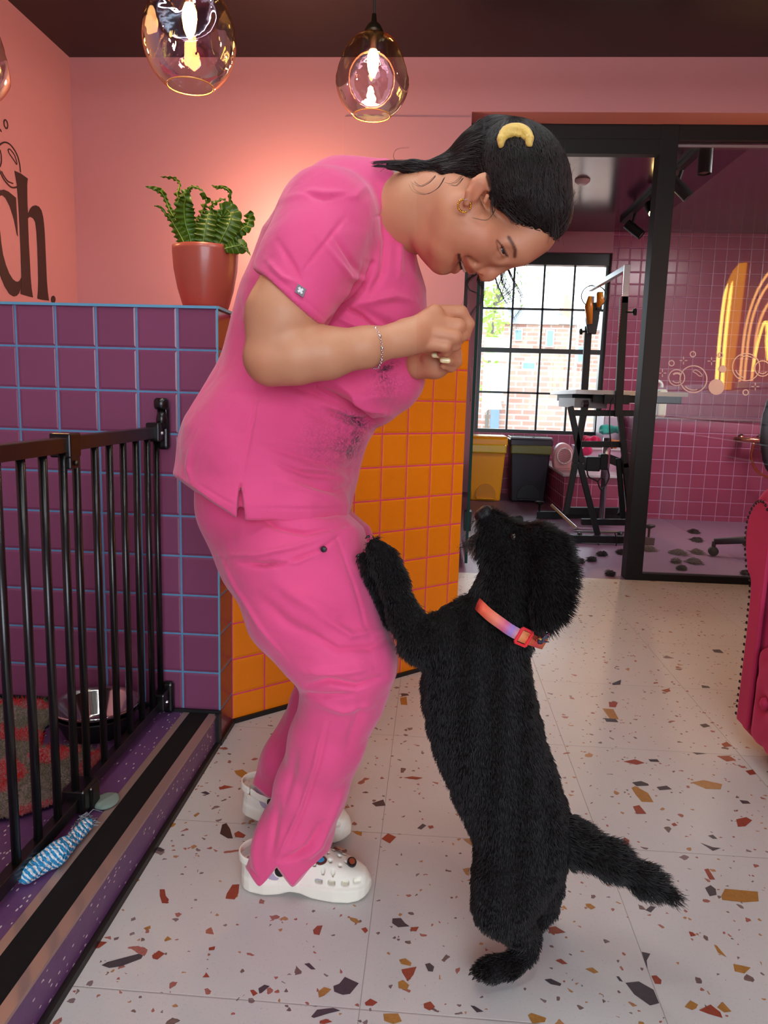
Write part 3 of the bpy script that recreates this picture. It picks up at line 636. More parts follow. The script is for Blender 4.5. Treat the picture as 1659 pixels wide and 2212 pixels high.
# laundry basket with towels
bk = thing('laundry_basket', P3(1310, 1000, 6.05), 'pale pink plastic basket full of towels on the low bench', 'basket')
q0 = P3(1256, 975, 6.0); q1 = P3(1358, 905, 6.0); xa, xb_ = q0[0], q1[0]; m = MB()
v = [(xa + .03, 6.02, .32), (xb_ - .06, 6.02, .32), (xb_ - .06, 6.4, .32), (xa + .03, 6.4, .32), (xa, 5.99, .5), (xb_ - .03, 5.99, .5), (xb_ - .03, 6.44, .5), (xa, 6.44, .5)]
m.add(v, [(3, 2, 1, 0), (0, 1, 5, 4), (1, 2, 6, 5), (2, 3, 7, 6), (3, 0, 4, 7)]); m.build('basket_body', mat('basket_plastic', srgb(230, 190, 214), .4), bk, solid=.006)
m = MB(); m.box(xa - .006, xb_ - .024, 5.98, 5.998, .49, .503); m.box(xb_ - .036, xb_ - .022, 5.98, 6.44, .49, .503); m.build('basket_rim', mat('white_rim', srgb(240, 236, 240), .4), bk, bevel=.003)
wb = thing('white_crate', P3(1352, 940, 6.5), 'translucent white storage crate standing behind the towel basket', 'crate')
q0 = P3(1300, 975, 6.5); q1 = P3(1366, 900, 6.5); m = MB(); m.box(q0[0], min(q1[0], 1.60), 6.5, 6.8, .32, q1[2]); m.build('crate_body', mat('milky_plastic', srgb(226, 206, 224), .3), wb, bevel=.008)
def towel(px, py, Y, rx, rz, col, label, seed, ry=.14):
    s = SDF(); rg = np.random.RandomState(seed); c = P3(px, py, Y)
    for k in range(9):
        a = rg.uniform(0, 2 * PI); p = c + np.array((math.cos(a) * rx * .6, rg.uniform(-ry, ry) * .6, math.sin(a) * rz * .5)); q = c + np.array((rg.uniform(-1, 1) * rx * .7, rg.uniform(-ry, ry) * .6, rg.uniform(-.4, .6) * rz))
        s.cap(p, q, rg.uniform(.018, .03), rg.uniform(.012, .022), .012)
    o, V, Q = sdf_obj('towel', s, .008, mat('towel_%d' % seed, col, .95, bump=.6, bscale=260, bdist=.004, sheen=.4), None, 1)
    tag(o, label, 'towel', 'towels piled in the basket')
towel(1316, 930, 6.24, .11, .045, srgb(70, 205, 188), 'turquoise towel on top of the basket pile', 1)
towel(1278, 952, 6.10, .09, .035, srgb(236, 30, 96), 'crimson towel spilling over the left of the basket', 2)
towel(1330, 960, 6.05, .05, .03, srgb(255, 138, 20), 'orange towel below the turquoise one in the basket', 3)
towel(1266, 974, 5.95, .035, .03, srgb(240, 60, 120), 'pink towel hanging down the basket front', 4, .008)
# ---------------------------------------------------------------- grooming table
gt = thing('grooming_table', (1.15, 5.1, 0), 'black electric dog grooming table with H-shaped tether bars in the back room', 'grooming table')
XA, XB_ = .845, 1.50; zt_ = .915
m = MB(); m.box(XA, XB_, 4.60, 5.62, zt_, zt_ + .02); m.build('table_top', mat('table_top_rubber', srgb(150, 140, 136), .35, .3), gt, bevel=.003)
m = MB(); m.box(XA + .0, XB_, 4.597, 4.60, zt_ - .006, zt_ + .018); m.box(XA - .003, XA, 4.60, 5.62, zt_ - .006, zt_ + .018); m.build('edge_band', mat('alu_band', srgb(150, 140, 136), .3, .9), gt)
m = MB(); m.box(XA + .11, XB_ - .02, 4.64, 4.68, zt_ - .05, zt_); m.box(XA + .03, XA + .34, 4.9, 5.5, zt_ - .05, zt_); m.build('under_frame', black, gt)
m = MB(); m.box(XA + .02, XA + .22, 4.75, 5.35, zt_ - .09, zt_ - .03); m.build('drawer', mat('grey_drawer', srgb(150, 138, 134), .4), gt)
def bar(name, mm, pts, w, t=None, Y=None, mat_=black):
    b = MB(); Q = [P3(x, y, mm) if not isinstance(mm, (list, tuple)) else P3(x, y, mm[i]) for i, (x, y) in enumerate(pts)]
    b.obox(Q[0], Q[1], w, t or w, (0, 1, 0)); return b.build(name, mat_, gt, bevel=.002)
# tether posts and arm
bar('post', 4.58, [(1348, 640), (1335, 900)], .045, .03); bar('post_slide', 4.575, [(1355, 572), (1349, 655)], .036, .02, None, metal)
bar('post', 5.66, [(1271, 705), (1262, 850)], .05, .03); bar('post_slide', 5.66, [(1278, 640), (1271, 710)], .04, .02, None, metal)
b = MB(); b.obox(P3(1357, 577, 4.575), P3(1275, 625, 5.62), .03, .03); b.build('arm', mat('arm_aluminium', srgb(150, 150, 152), .35, .7), gt)
b = MB(); c = P3(1366, 674, 4.56); b.lathe([(0, 0), (.02, .005), (.022, .02), (0, .028)], c, 12, (1, 0, .1)); b.tube([P3(1351, 674, 4.57), c], .006, 8); b.build('clamp_knob', black, gt)
b = MB(); c = P3(1257, 717, 5.64); b.lathe([(0, 0), (.02, .005), (.022, .02), (0, .028)], c - np.array((.02, 0, 0)), 12, (1, 0, .1)); b.tube([P3(1268, 715, 5.65), c], .006, 8); b.build('clamp_knob', black, gt)
b = MB(); b.box(P3(1306, 860, 4.57)[0], P3(1360, 860, 4.57)[0], 4.57, 4.60, zt_ - .06, zt_ - .004); b.build('clamp', black, gt)
# frame: two trapezoid ends, beams
for Yk in (4.66, 5.5):
    o_ = 0 if Yk < 5 else 1
bar('leg', [4.68, 5.35], [(1266, 868), (1222, 1108)], .034, .034, None, metal); bar('leg', 4.66, [(1232, 878), (1257, 1000)], .034); bar('leg', 4.64, [(1252, 1000), (1291, 1155)], .034)
bar('leg', 4.66, [(1262, 880), (1240, 1010)], .034); bar('leg', 4.64, [(1243, 1000), (1222, 1110)], .034); bar('leg', 4.64, [(1339, 890), (1352, 1010)], .034); bar('leg', 4.64, [(1350, 1000), (1366, 1150)], .034)
bar('leg', [5.3, 4.9], [(1386, 960), (1340, 1112)], .034); bar('leg', 4.7, [(1336, 990), (1346, 1120)], .03)
bar('brace', 4.66, [(1236, 892), (1388, 893)], .036); bar('brace', 4.7, [(1256, 959), (1345, 960)], .036); bar('brace', 5.2, [(1308, 988), (1340, 1000)], .06)
bar('base_beam', 4.58, [(1228, 1163), (1372, 1166)], .045, .04); bar('base_beam', 4.72, [(1240, 1148), (1368, 1150)], .012, .012, None, metal); bar('base_beam', 5.5, [(1160, 1112), (1352, 1113)], .05, .04); bar('base_beam', [5.2, 5.2], [(1225, 1103), (1340, 1104)], .05); bar('base_beam', 4.95, [(1256, 1127), (1370, 1128)], .04)
bar('base_beam', 4.62, [(1372, 1166), (1412, 1170)], .05, .04, None, mat('grey_beam', srgb(96, 80, 84), .4))
bar('base_rail', [5.45, 4.66], [(1192, 1092), (1246, 1142)], .02, .02, None, metal)
b = MB(); b.lathe([(.02, 0), (.02, .28), (.026, .28), (.026, .55), (0, .55)], (P3(1300, 1110, 5.05)[0], 5.05, .08), 18); b.build('lift_column', metal, gt, smooth=True)
b = MB(); q0 = P3(1265, 986, 4.9); q1 = P3(1310, 1018, 4.9); b.box(q0[0], q1[0] - .05, 4.86, 4.96, q1[2], q0[2] - .0); b.box(q1[0] - .05, q1[0], 4.87, 4.95, q1[2] + .01, q0[2] + .02); b.build('motor_box', black, gt, bevel=.006)
b = MB(); b.tube(bez([P3(x, y, 4.84) for x, y in ((1268, 1015), (1272, 1030), (1290, 1040), (1296, 1055), (1303, 1058), (1306, 1040), (1300, 1032), (1292, 1040), (1297, 1056), (1306, 1050), (1316, 1030), (1312, 1012))], 6), .005, 6)
b.build('cable', black_soft, gt, smooth=True); b = MB(); b.tube(bez([P3(x, y, 4.56) for x, y in ((1326, 860), (1318, 880), (1317, 930), (1322, 970))], 6), .004, 6); b.build('cable', black_soft, gt, smooth=True); b = MB(); b.tube(bez([P3(x, y, 4.54) for x, y in ((1290, 1172), (1310, 1195), (1325, 1195), (1332, 1170), (1328, 1150))], 6), .004, 6); b.build('cable', black_soft, gt, smooth=True)
for x, y, Yk in ((1257, 1190, 4.5), (1346, 1180, 4.6)):
    c = P3(x, y, Yk); b = MB(); b.lathe([(0, -.012), (.028, -.012), (.032, 0), (.028, .012), (0, .012)], (c[0], Yk + .1, .033), 20, (1, 0, 0)); b.build('caster', black_soft, gt, smooth=True)
for x, y, Yk in ((1165, 1100, 5.5), (1401, 1160, 4.62)):
    c = P3(x, y, Yk); b = MB(); b.lathe([(0, .06), (.035, .055), (.035, .045), (.008, .03), (.006, -.06), (.02, -.065), (.02, -.07)], (c[0], c[1], max(.07, c[2] - .02)), 16); b.build('levelling_foot', black_soft, gt, smooth=True)
# lead hanging from the post, dryer/clipper bag hanging from arm
ld = MB(); Q = bez([P3(x, y, 4.55) for x, y in ((1345, 590), (1343, 630), (1340, 680), (1334, 740))], 10)
for k in range(len(Q) - 1): ld.obox(Q[k], Q[k] + (Q[k + 1] - Q[k]) * .75, .007, .005)
tag(ld.build('grooming_lead', mat('red_lead', srgb(190, 30, 60), .5)), 'red grooming lead hanging down the right tether post', 'lead')
cl = thing('clipper_holder', P3(1283, 700, 5.55), 'black clipper pouch with amber clippers hanging under the tether arm', 'clipper holder')
b = MB(); b.prism([P3(x, y, 5.57) for x, y in ((1268, 662), (1274, 655), (1300, 650), (1294, 690), (1288, 722), (1270, 720), (1266, 690))], (0, .03, 0)); b.build('pouch', black_soft, cl, bevel=.006)
b = MB(); b.tube([P3(x, y, 5.5) for x, y in ((1274, 640), (1272, 662), (1274, 700))], [.012, .03, .018], 10); b.tube([P3(x, y, 5.5) for x, y in ((1295, 632), (1297, 650), (1292, 664))], [.02, .028, .012], 10)
b.build('clipper', mat('amber_clipper', srgb(196, 116, 20), .3), cl, smooth=True)
b = MB(); b.tube([P3(1283 + 27 * math.cos(a), 640 + 24 * math.sin(a), 5.5) for a in np.linspace(0, 2 * PI, 30, endpoint=False)], .004, 6, True); b.build('coiled_flex', black_soft, cl, smooth=True)
b = MB(); b.box(*sorted((P3(1291, 640, 5.5)[0], P3(1302, 640, 5.5)[0])), 5.5, 5.54, P3(1290, 668, 5.5)[2], P3(1290, 630, 5.5)[2]); b.build('clip_bracket', black_soft, cl)
# white dispenser behind the post, copper shower bar
wd = thing('white_dispenser', P3(1425, 900, 5.75), 'white plastic bottle standing on the ledge right beside the black post', 'bottle'); q0 = P3(1414, 902, 5.85); q1 = P3(1441, 830, 5.85)
b = MB(); b.box(q0[0], q1[0], 5.8, 5.92, .762, q1[2] - .04); b.build('bottle_body', mat('cream_plastic', srgb(225, 222, 196), .35), wd, bevel=.02, seg=3)
b = MB(); b.tube([P3(1419 + 11 * math.cos(a), 833 + 10 * math.sin(a), 5.85) for a in np.linspace(.4, -4.2, 16)], .012, 8); b.build('handle', mat('cream_handle', srgb(238, 238, 230), .35), wd, smooth=True)
cop = mat('copper', srgb(214, 140, 110), .22, 1); sh = thing('shower_mixer', P3(1640, 950, 5.64), 'copper bar shower mixer with hose on the tiled ledge front', 'shower mixer')
b = MB(); b.tube([P3(1586, 949, 5.62), P3(1700, 955, 5.62)], .018, 14); b.build('mixer_bar', cop, sh, smooth=True)
b = MB(); b.tube([P3(1601, 945, 5.625), P3(1600, 948, 5.67)], .026, 14); b.build('wall_fitting', cop, sh, smooth=True); b = MB(); b.tube([P3(1642, 946, 5.625), P3(1641, 948, 5.67)], .026, 14); b.build('wall_fitting', cop, sh, smooth=True)
b = MB(); b.tube(bez([P3(x, y, 5.6) for x, y in ((1628, 957), (1623, 985), (1630, 1010), (1645, 1025), (1665, 1030), (1690, 1010))], 8), .009, 10); b.build('hose', mat('gold_hose', srgb(222, 150, 84), .25, 1), sh, smooth=True)
# office chair
oc = thing('office_chair', P3(1640, 1200, 4.3), 'black swivel chair on castors behind the glass pane, at the right edge', 'chair')
hub = P3(1712, 1180, 4.3); gm = mat('dark_grey_nylon', srgb(48, 44, 46), .5)
b = MB(); b.lathe([(0, .42), (.17, .42), (.185, .45), (.17, .50), (0, .51)], (hub[0] + .1, hub[1], .0), 28); b.build('seat', gm, oc, smooth=True)
b = MB(); b.lathe([(.03, .05), (.03, .42)], (hub[0], hub[1], 0), 14); b.build('gas_lift', black, oc, smooth=True)
for k in range(5):
    a = 2 * PI * k / 5 + 3.02; e = hub + np.array((math.cos(a) * .42, math.sin(a) * .42, 0)); b = MB()
    b.tube([(hub[0], hub[1], .11), ((hub[0] + e[0]) / 2, (hub[1] + e[1]) / 2, .11), (e[0], e[1], .085)], [.03, .024, .018], 8); l_ = b.build('leg', gm, oc, smooth=True)
    b = MB(); b.lathe([(0, -.02), (.026, -.02), (.028, 0), (.026, .02), (0, .02)], (e[0], e[1], .029), 16, (math.sin(a), -math.cos(a), 0)); b.tube([(e[0], e[1], .03), (e[0], e[1], .085)], .012, 8); b.build('caster', black_soft, l_, smooth=True)
s = SDF(); q = P3(1690, 925, 4.45); s.ell(q, (.125, .035, .29), None, .01); o, _, _ = sdf_obj('backrest', s, .012, mat('black_leatherette', srgb(18, 16, 17), .35), oc)
b = MB(); b.tube([(hub[0], hub[1] + .05, .44), (hub[0] + .02, hub[1] + .2, .5), (q[0], q[1] + .05, q[2])], .015, 8); b.build('back_support', black, oc, smooth=True)
# hair clippings on the grooming room floor
hm = mat('dark_clippings', srgb(58, 48, 48), .9)
def clump(px, py, r, seed, lab, grey=False):
    rg = np.random.RandomState(seed); c = onZ(px, py); R = r * .8 * mpp(px, py, c[1]); n = int(260 + r * 26); W = []
    for k in range(n):
        a = rg.uniform(0, 2 * PI); d = min(abs(rg.normal(0, .42)), 1.) * R; p = np.array((c[0] + d * math.cos(a), c[1] + d * math.sin(a) * 1.5, .002 + rg.rand() * .022 * max(0, 1 - d / R))); b_ = rg.uniform(0, 2 * PI); e = rg.uniform(.01, .032)
        cv = rg.uniform(-1.2, 1.2); W.append([p, p + (e * .5 * math.cos(b_), e * .5 * math.sin(b_), rg.uniform(-.002, .006)), p + (e * math.cos(b_ + cv), e * math.sin(b_ + cv), rg.uniform(-.002, .003))])
    W = np.array(W); W[..., 2] = np.maximum(W[..., 2], .0012); o = curves_obj('fur_clump', W, [.0013, .0012, .0004], hm if not grey else GREYFUR)
    tag(o, lab, 'fur clipping', 'fur clippings on the grooming room floor')
GREYFUR = mat('grey_clippings', srgb(112, 98, 94), .9)
for k, (x, y, r, lab, gq) in enumerate(((1120, 1122, 12, 'dark fur clump just above the head of the black dog', 0), (1252, 1216, 6, 'small dark fur clump right of the head of the dog', 0), (1278, 1212, 5, 'tiny dark fur clump below the table base beam', 0),
    (1318, 1243, 5, 'tiny fur clump beside the doorway threshold', 0), (1466, 1196, 22, 'grey fur clump spread left of the chair legs', 1), (1506, 1195, 16, 'grey fur clump beside the caster of the chair', 1), (1500, 1216, 20, 'fur clump nearest the bottom rail of the glass', 1),
    (1402, 1189, 18, 'grey fur clump beside the foot of the black post', 1), (1498, 1151, 14, 'thin dark fur clump farthest back behind the glass', 0), (1505, 1169, 14, 'flat fur clump midway behind the glass pane', 0), (1460, 1216, 7, 'small grey fur clump left of the nearest clump', 1),
    (1472, 1231, 5, 'tiny fur speck close to the bottom rail', 0), (1612, 1242, 8, 'dark fur clump beside the sofa at the rail', 0), (1345, 1196, 16, 'fur scraps under the table between its casters', 0), (1300, 1200, 9, 'dark fur scraps below the hanging cable loop', 0))): clump(x, y, r, 30 + k, lab, gq)
# ---------------------------------------------------------------- outside
t = NT('brick'); P = t.pos(); sp = t.n('ShaderNodeSeparateXYZ', i_Vector=P); cb = t.n('ShaderNodeCombineXYZ', i_0=sp.outputs[0], i_1=sp.outputs[2])
br = t.n('ShaderNodeTexBrick', i_Vector=cb.outputs[0], i_Color1=srgb(146, 94, 78), i_Color2=srgb(166, 128, 108), i_Mortar=srgb(168, 158, 150), i_Scale=1.0); br.inputs['Brick Width'].default_value = .23; br.inputs['Row Height'].default_value = .08; br.inputs['Mortar Size'].default_value = .012
t.princ(Base_Color=t.mix(t.math('MULTIPLY', t.noise(P, .9, 4), .5), br.outputs[0], srgb(140, 130, 124)), Roughness=.9); brick = t.m
slate = mat('roof_slate', srgb(104, 112, 120), .8); wh = mat('white_frame_paint', srgb(190, 190, 186), .6); bl = mat('blue_grey_glass', srgb(92, 124, 146), .4)
YO = 15.0
hs = thing('brick_house', (3, YO, 0), 'pale red brick terrace house with slate roof seen through the sash window', 'house')
def zat(py, Y): return onY(1170, py, Y)[2]
def xat(px, Y): return onY(px, 800, Y)[0]
b = MB(); b.box(xat(1000, YO), xat(1246, YO), YO, YO + 3, -.5, zat(700, YO)); b.box(xat(1238, YO + .1), xat(1420, YO), YO + .4, YO + 3, -.5, zat(706, YO)); b.build('house_wall', brick, hs)
b = MB(); za, zb = zat(700, YO), zat(667, YO + 1.2); xa, xb_ = xat(1050, YO), xat(1232, YO)
b.add([(xa, YO - .1, za), (xb_ + .2, YO - .1, za), (xb_ - .2, YO + 1.4, zb), (xa + .5, YO + 1.4, zb)], [(0, 1, 2, 3)]); b.add([(xat(1238, YO), YO + .3, zat(706, YO)), (xat(1420, YO), YO + .3, zat(706, YO)), (xat(1420, YO), YO + 1.6, zat(683, YO + 1.6)), (xat(1238, YO), YO + 1.6, zat(683, YO + 1.6))], [(0, 1, 2, 3)]); b.build('roof', slate, hs)
b = MB(); b.box(xat(1205, YO + 1), xat(1222, YO + 1), YO + .8, YO + 1.3, za, zat(650, YO + 1)); b.box(xat(1209, YO + 1), xat(1217, YO + 1), YO + .9, YO + 1.1, zat(652, YO + 1), zat(636, YO + 1)); b.build('chimney', mat('chimney_clay', srgb(160, 128, 104), .9), hs)
for (x0, x1, z0, z1) in ((1106, 1124, 712, 738), (1174, 1192, 712, 750), (1243, 1258, 745, 782), (1289, 1300, 718, 750), (1126, 1156, 782, 800)):
    b = MB(); b.box(xat(x0, YO), xat(x1, YO), YO - .05, YO + .05, zat(z1, YO), zat(z0, YO)); f = b.build('house_window', wh, hs)
    b = MB(); b.box(xat(x0 + 3, YO), xat(x1 - 3, YO), YO - .07, YO - .04, zat(z1 - 3, YO), zat(z0 + 3, YO)); b.build('pane', bl, f)
gw = thing('garden_wall', (2, 11, 0), 'sunlit old brick yard wall outside the lower sash', 'wall'); b = MB(); b.box(.0, 3.6, 11, 11.2, -.8, onY(1170, 800, 11)[2]); b.build('brickwork', brick, gw)
b = MB(); q = onY(1073, 820, 10.9); b.box(q[0] - .06, q[0] + .06, 10.86, 10.98, -.8, q[2]); b.build('drain_pipe', mat('blue_grey_pipe', srgb(96, 118, 140), .5), gw)
tr = thing('climbing_shrub', onY(1065, 760, 10.5), 'light green leafy branches at the left of the sash window', 'tree'); tr.location.z = 0
rg = np.random.RandomState(5); leaf = mat('spring_leaves', srgb(120, 160, 50), .6); b = MB()
for k in range(420):
    cx, cy, sx, sy_ = [(1068, 690, 14, 22), (1060, 730, 10, 28), (1052, 820, 6, 30), (1110, 600, 40, 26), (1060, 640, 16, 10)][k % 5]; c = onY(cx + rg.normal(0, sx), cy + rg.normal(0, sy_), 10.5 + rg.uniform(-.3, .3)); a, e = rg.uniform(0, 2 * PI), rg.uniform(.02, .05) * (.45 if k % 5 == 3 else 1)
    u = np.array((math.cos(a), .3 * math.sin(a * 2), math.sin(a))) * e; v = np.array((-math.sin(a), .2, math.cos(a))) * e * .5
    b.add([c - u, c + v, c + u, c - v], [(0, 1, 2, 3)])
b.build('leaves', leaf, tr); b = MB()
b.tube([onY(x, y, 10.5) for x, y in ((1050, 960), (1055, 800), (1066, 690), (1075, 620), (1100, 560))], [.03, .025, .02, .012, .008], 6)
for k in range(26):
    x = rg.uniform(1065, 1130); y = rg.uniform(560, 650); b.tube([onY(1068 + rg.uniform(-5, 10), 660, 10.5), onY((1068 + x) / 2 + rg.uniform(-6, 6), (660 + y) / 2, 10.5), onY(x, y, 10.5)], [.006, .005, .003], 5)
b.build('branches', mat('bark', srgb(90, 84, 74), .9), tr)
g = MB(); g.box(-8, 14, 7.15, 40, -1, -.8); tag(g.build('yard_ground', mat('yard_paving', srgb(130, 128, 124), .9)), kind='structure')
g = MB(); g.box(-8, 14, -30, -2.05, -.2, -.1); tag(g.build('street_ground', mat('street_paving', srgb(120, 120, 122), .9)), kind='structure')
# ---------------------------------------------------------------- neon signs on the right wall (they mirror in the glass pane)
def mir(px, py, X=XR):
    q = onX(px, py, X); return np.array((X, 2 * (YP + .022) - q[1], q[2]))
neo = emis('yellow_neon', (1, .62, .12, 1), 13.0); neo2 = emis('orange_neon', (1, .45, .14, 1), 8.0)
org = mat('orange_paint', srgb(214, 112, 10), .5)
an = thing('arch_wall_sign', mir(1590, 700), 'orange backlit arch with double yellow neon arch on the right wall', 'neon sign')
def arch(y0, hw, z0, z1, x, n=20): return [(x, y0 - hw, z0)] + [(x, y0 - hw * math.cos(a), z1 - hw + hw * math.sin(a)) for a in np.linspace(0, PI, n)] + [(x, y0 + hw, z0)]
b = MB(); b.prism([mir(x, y, XR - .004) for x, y in ((1563, 842), (1568, 740), (1572, 660), (1576, 610), (1588, 585), (1603, 568), (1615, 567), (1601, 682), (1590, 763), (1580, 842))], (-.012, 0, 0)); b.build('backlit_arch', emis('orange_backlit_panel', (1, .36, .01, 1), 3.6), an)  # arch glows by emission, as a backlit sign
for pts in (((1548, 842), (1555, 740), (1565, 650), (1573, 612)), ((1560, 842), (1567, 740), (1577, 650), (1583, 606))): b = MB(); q = bez([mir(x, y, XR - .06) for x, y in pts], 6); b.tube(q, list(np.linspace(.010, .008, len(q) - 4)) + [.007, .005, .003, .001], 10); b.build('neon_tube', neo, an, smooth=True)
an = thing('script_wall_sign', mir(1690, 700), 'orange neon arches around a looped neon motif on the right wall', 'neon sign')
ym2 = mir(1700, 700)[1]; zt2 = mir(1700, 575)[2]
for d in (0, .06, .16): b = MB(); b.tube(arch(ym2, .36 - d, 1.0, zt2 - d, XR - .06), .006, 8); b.build('neon_tube', neo2, an, smooth=True)
b = MB(); b.tube(bez([(XR - .06, ym2 + u, v) for u, v in ((.2, 1.05), (.17, 1.25), (.1, 1.33), (.06, 1.2), (.1, 1.1), (.02, 1.3), (-.03, 1.36), (-.07, 1.22), (-.02, 1.1), (-.1, 1.3), (-.17, 1.2), (-.2, 1.05))], 6), .006, 8); b.build('looped_tube', neo, an, smooth=True)
# ================================================================ things in the front room
# pendants with dimpled iridescent glass
ig = NT('iridescent_glass'); lw = ig.n('ShaderNodeLayerWeight', i_Blend=.35)
film = ig.ramp(ig.math('ADD', lw.outputs[1], ig.math('MULTIPLY', ig.noise(ig.pos(), 9, 2), .5)), [(.0, (1, .72, .35, 1)), (.3, (1, .55, .75, 1)), (.5, (.6, .75, 1, 1)), (.7, (.8, 1, .75, 1)), (.9, (1, .7, .4, 1))])
nrm = ig.bump(ig.noise(ig.pos(), 24, 2), .25, .01)
tcol = ig.mix(ig.math('POWER', lw.outputs[1], 1.6), (.985, .97, .975, 1), (.62, .52, .54, 1))
sp = ig.n('ShaderNodeSeparateXYZ', i_Vector=ig.obj())
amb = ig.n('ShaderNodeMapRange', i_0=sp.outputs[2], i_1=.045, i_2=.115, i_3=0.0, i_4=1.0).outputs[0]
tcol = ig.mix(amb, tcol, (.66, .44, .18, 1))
g1 = ig.n('ShaderNodeBsdfGlossy', i_Color=film, i_Roughness=.02, i_Normal=nrm); t1 = ig.n('ShaderNodeBsdfTransparent', i_Color=tcol)
fac = ig.math('MINIMUM', ig.math('ADD', ig.math('MULTIPLY', lw.outputs[0], .8), .09), .6)
ms = ig.n('ShaderNodeMixShader', i_0=fac); ig.set(ms, 1, t1.outputs[0]); ig.set(ms, 2, g1.outputs[0]); ig.t.links.new(ms.outputs[0], ig.out.inputs[0])
bulbm = emis('warm_bulb', (1, .50, .13, 1), 26); brass = mat('dark_brass', srgb(58, 48, 36), .35, .8)
def pendant(c, r, label, seed, energy):
    c = np.array(c, float); t = thing('pendant_lamp', (c[0], c[1], ZC), label, 'pendant lamp', 'glass globe pendant lamps'); rg = np.random.RandomState(seed)
    nv, nu = 56, 72; V = []; fs = []; ph = .5 + seed; dims = [(ph + k * 2 * PI / 3 + .2, .28) for k in range(3)]
    th0, th1 = .16, PI - .52
    for i in range(nv + 1):
        th = th0 + (th1 - th0) * i / nv
        for k in range(nu):
            a = 2 * PI * k / nu; d = np.array((math.sin(th) * math.cos(a), math.sin(th) * math.sin(a), math.cos(th)))
            rr = 1.0
            for da, dz in dims:
                n = np.array((math.cos(da) * math.cos(dz), math.sin(da) * math.cos(dz), math.sin(dz))); rr -= .30 * max(0, (n @ d - .78) / .22)
            V.append(d * r * rr * (1, 1, 1.10) )
    for i in range(nv):
        for k in range(nu): fs.append((i * nu + k, i * nu + (k + 1) % nu, (i + 1) * nu + (k + 1) % nu, (i + 1) * nu + k))
    me = bpy.data.meshes.new('glass_globe'); me.from_pydata([tuple(v) for v in V], [], fs); me.materials.append(ig.m); me.polygons.foreach_set('use_smooth', [True] * len(fs))
    o = bpy.data.objects.new('glass_globe', me); COL.objects.link(o); o.parent = t; o.location = (0, 0, c[2] - ZC)
    z = c[2]; rim = r * math.sin(th1); zr = z + r * 1.1 * math.cos(th1)
    m = MB(); m.tube([(c[0] + rim * math.cos(a), c[1] + rim * math.sin(a), zr) for a in np.linspace(0, 2 * PI, 48, endpoint=False)], .0016, 6, True); m.build('glass_rim', mat('amber_rim', srgb(235, 170, 90), .2), t, smooth=True)
    m = MB(); m.tube([(c[0], c[1], z + r * 1.3), (c[0], c[1], ZC)], .0032, 8); m.build('cord', black_soft, t)
    zt_ = z + r * 1.08; m = MB(); m.lathe([(0, .052), (.006, .05), (.008, .03), (.018, .022), (.026, .008), (.027, -.004), (.016, -.006), (.014, -.04), (0, -.04)], (c[0], c[1], zt_), 28); m.build('lamp_holder', brass, t, smooth=True)
    m = MB(); m.lathe([(0, 0), (.009, -.002), (.0155, -.018), (.0165, -.034), (.013, -.056), (.006, -.072), (0, -.076)], (c[0], c[1], zt_ - .036), 24); m.build('bulb', bulbm, t, smooth=True)
    m = MB(); m.lathe([(0, 0), (.05, 0), (.05, -.02), (0, -.022)], (c[0], c[1], ZC), 24); m.build('ceiling_rose', brass, t)
    point('pendant_light', (c[0], c[1], zt_ - .16), energy, (1, .56, .26), .02)
def point(name, loc, power, col, r=.03):
    l = bpy.data.lights.new(name, 'POINT'); l.energy = power; l.color = col; l.shadow_soft_size = r
    o = bpy.data.objects.new(name, l); COL.objects.link(o); o.location = loc; return o
PE = 5.0
pendant(onY(410, 84, 1.75), .1025, 'glass globe pendant with glowing bulb, the largest, cut by the top edge of the photo', 0, PE)
pendant(onY(805, 168, 2.2), .1025, 'glass globe pendant with glowing bulb hanging on a visible black cord, centre', 1, PE)
pendant(onY(-64, 130, 2.05), .1025, 'glass globe pendant of which only the right rim shows at the left edge', 2, PE)
# warm patch on the pink wall comes from a lamp added unseen behind the person
# ---------------------------------------------------------------- pet gate
gt_ = thing('pet_gate', (-.635, 1.4, .08), 'black metal safety gate with vertical bars in front of the purple tiled pen', 'gate')
GX = -.635; gm_ = mat('black_satin_enamel', srgb(14, 12, 12), .28, bump=.05, bscale=200); gr_ = mat('brown_black_enamel', srgb(36, 22, 18), .3)
m = MB(); m.box(GX - .010, GX + .010, .15, 1.262, .757, .783); m.build('top_rail', gr_, gt_, bevel=.0015)
m = MB(); m.box(GX - .018, GX + .0, 1.24, 1.70, .757, .783); m.build('top_rail', gr_, gt_, bevel=.0015)
m = MB(); m.box(GX - .010, GX + .010, .15, 1.262, .098, .122); m.build('bottom_rail', gm_, gt_, bevel=.0015)
m = MB(); m.box(GX - .018, GX + .0, 1.24, 1.70, .098, .122); m.build('bottom_rail', gm_, gt_, bevel=.0015)
ys = [1.234 - .0655 * k for k in range(0, 15)] + [1.298, 1.373, 1.437, 1.503, 1.570, 1.634, 1.688]
b0 = None
for k, y in enumerate(ys):
    if b0 is None:
        m = MB(); m.tube([(GX, y, .119), (GX, y, .762)], .0072, 12); b0 = m.build('bar', gm_, gt_, smooth=True); y_0 = y
    else:
        b = b0.copy(); COL.objects.link(b); b.parent = gt_; b.location = (b0.location.x - (.008 if y > 1.27 else 0), b0.location.y + y - y_0, b0.location.z); b.matrix_parent_inverse = b0.matrix_parent_inverse.copy()
m = MB(); m.box(GX - .022, GX + .016, 1.232, 1.272, .748, .790); m.box(GX - .0, GX + .014, 1.236, 1.268, .728, .75); m.build('latch', gm_, gt_, bevel=.003)
m = MB(); m.lathe([(0, .004), (.004, .003), (.005, 0)], (GX + .016, 1.252, .738), 12, (1, 0, 0)); m.build('rivet', brass, gt_)
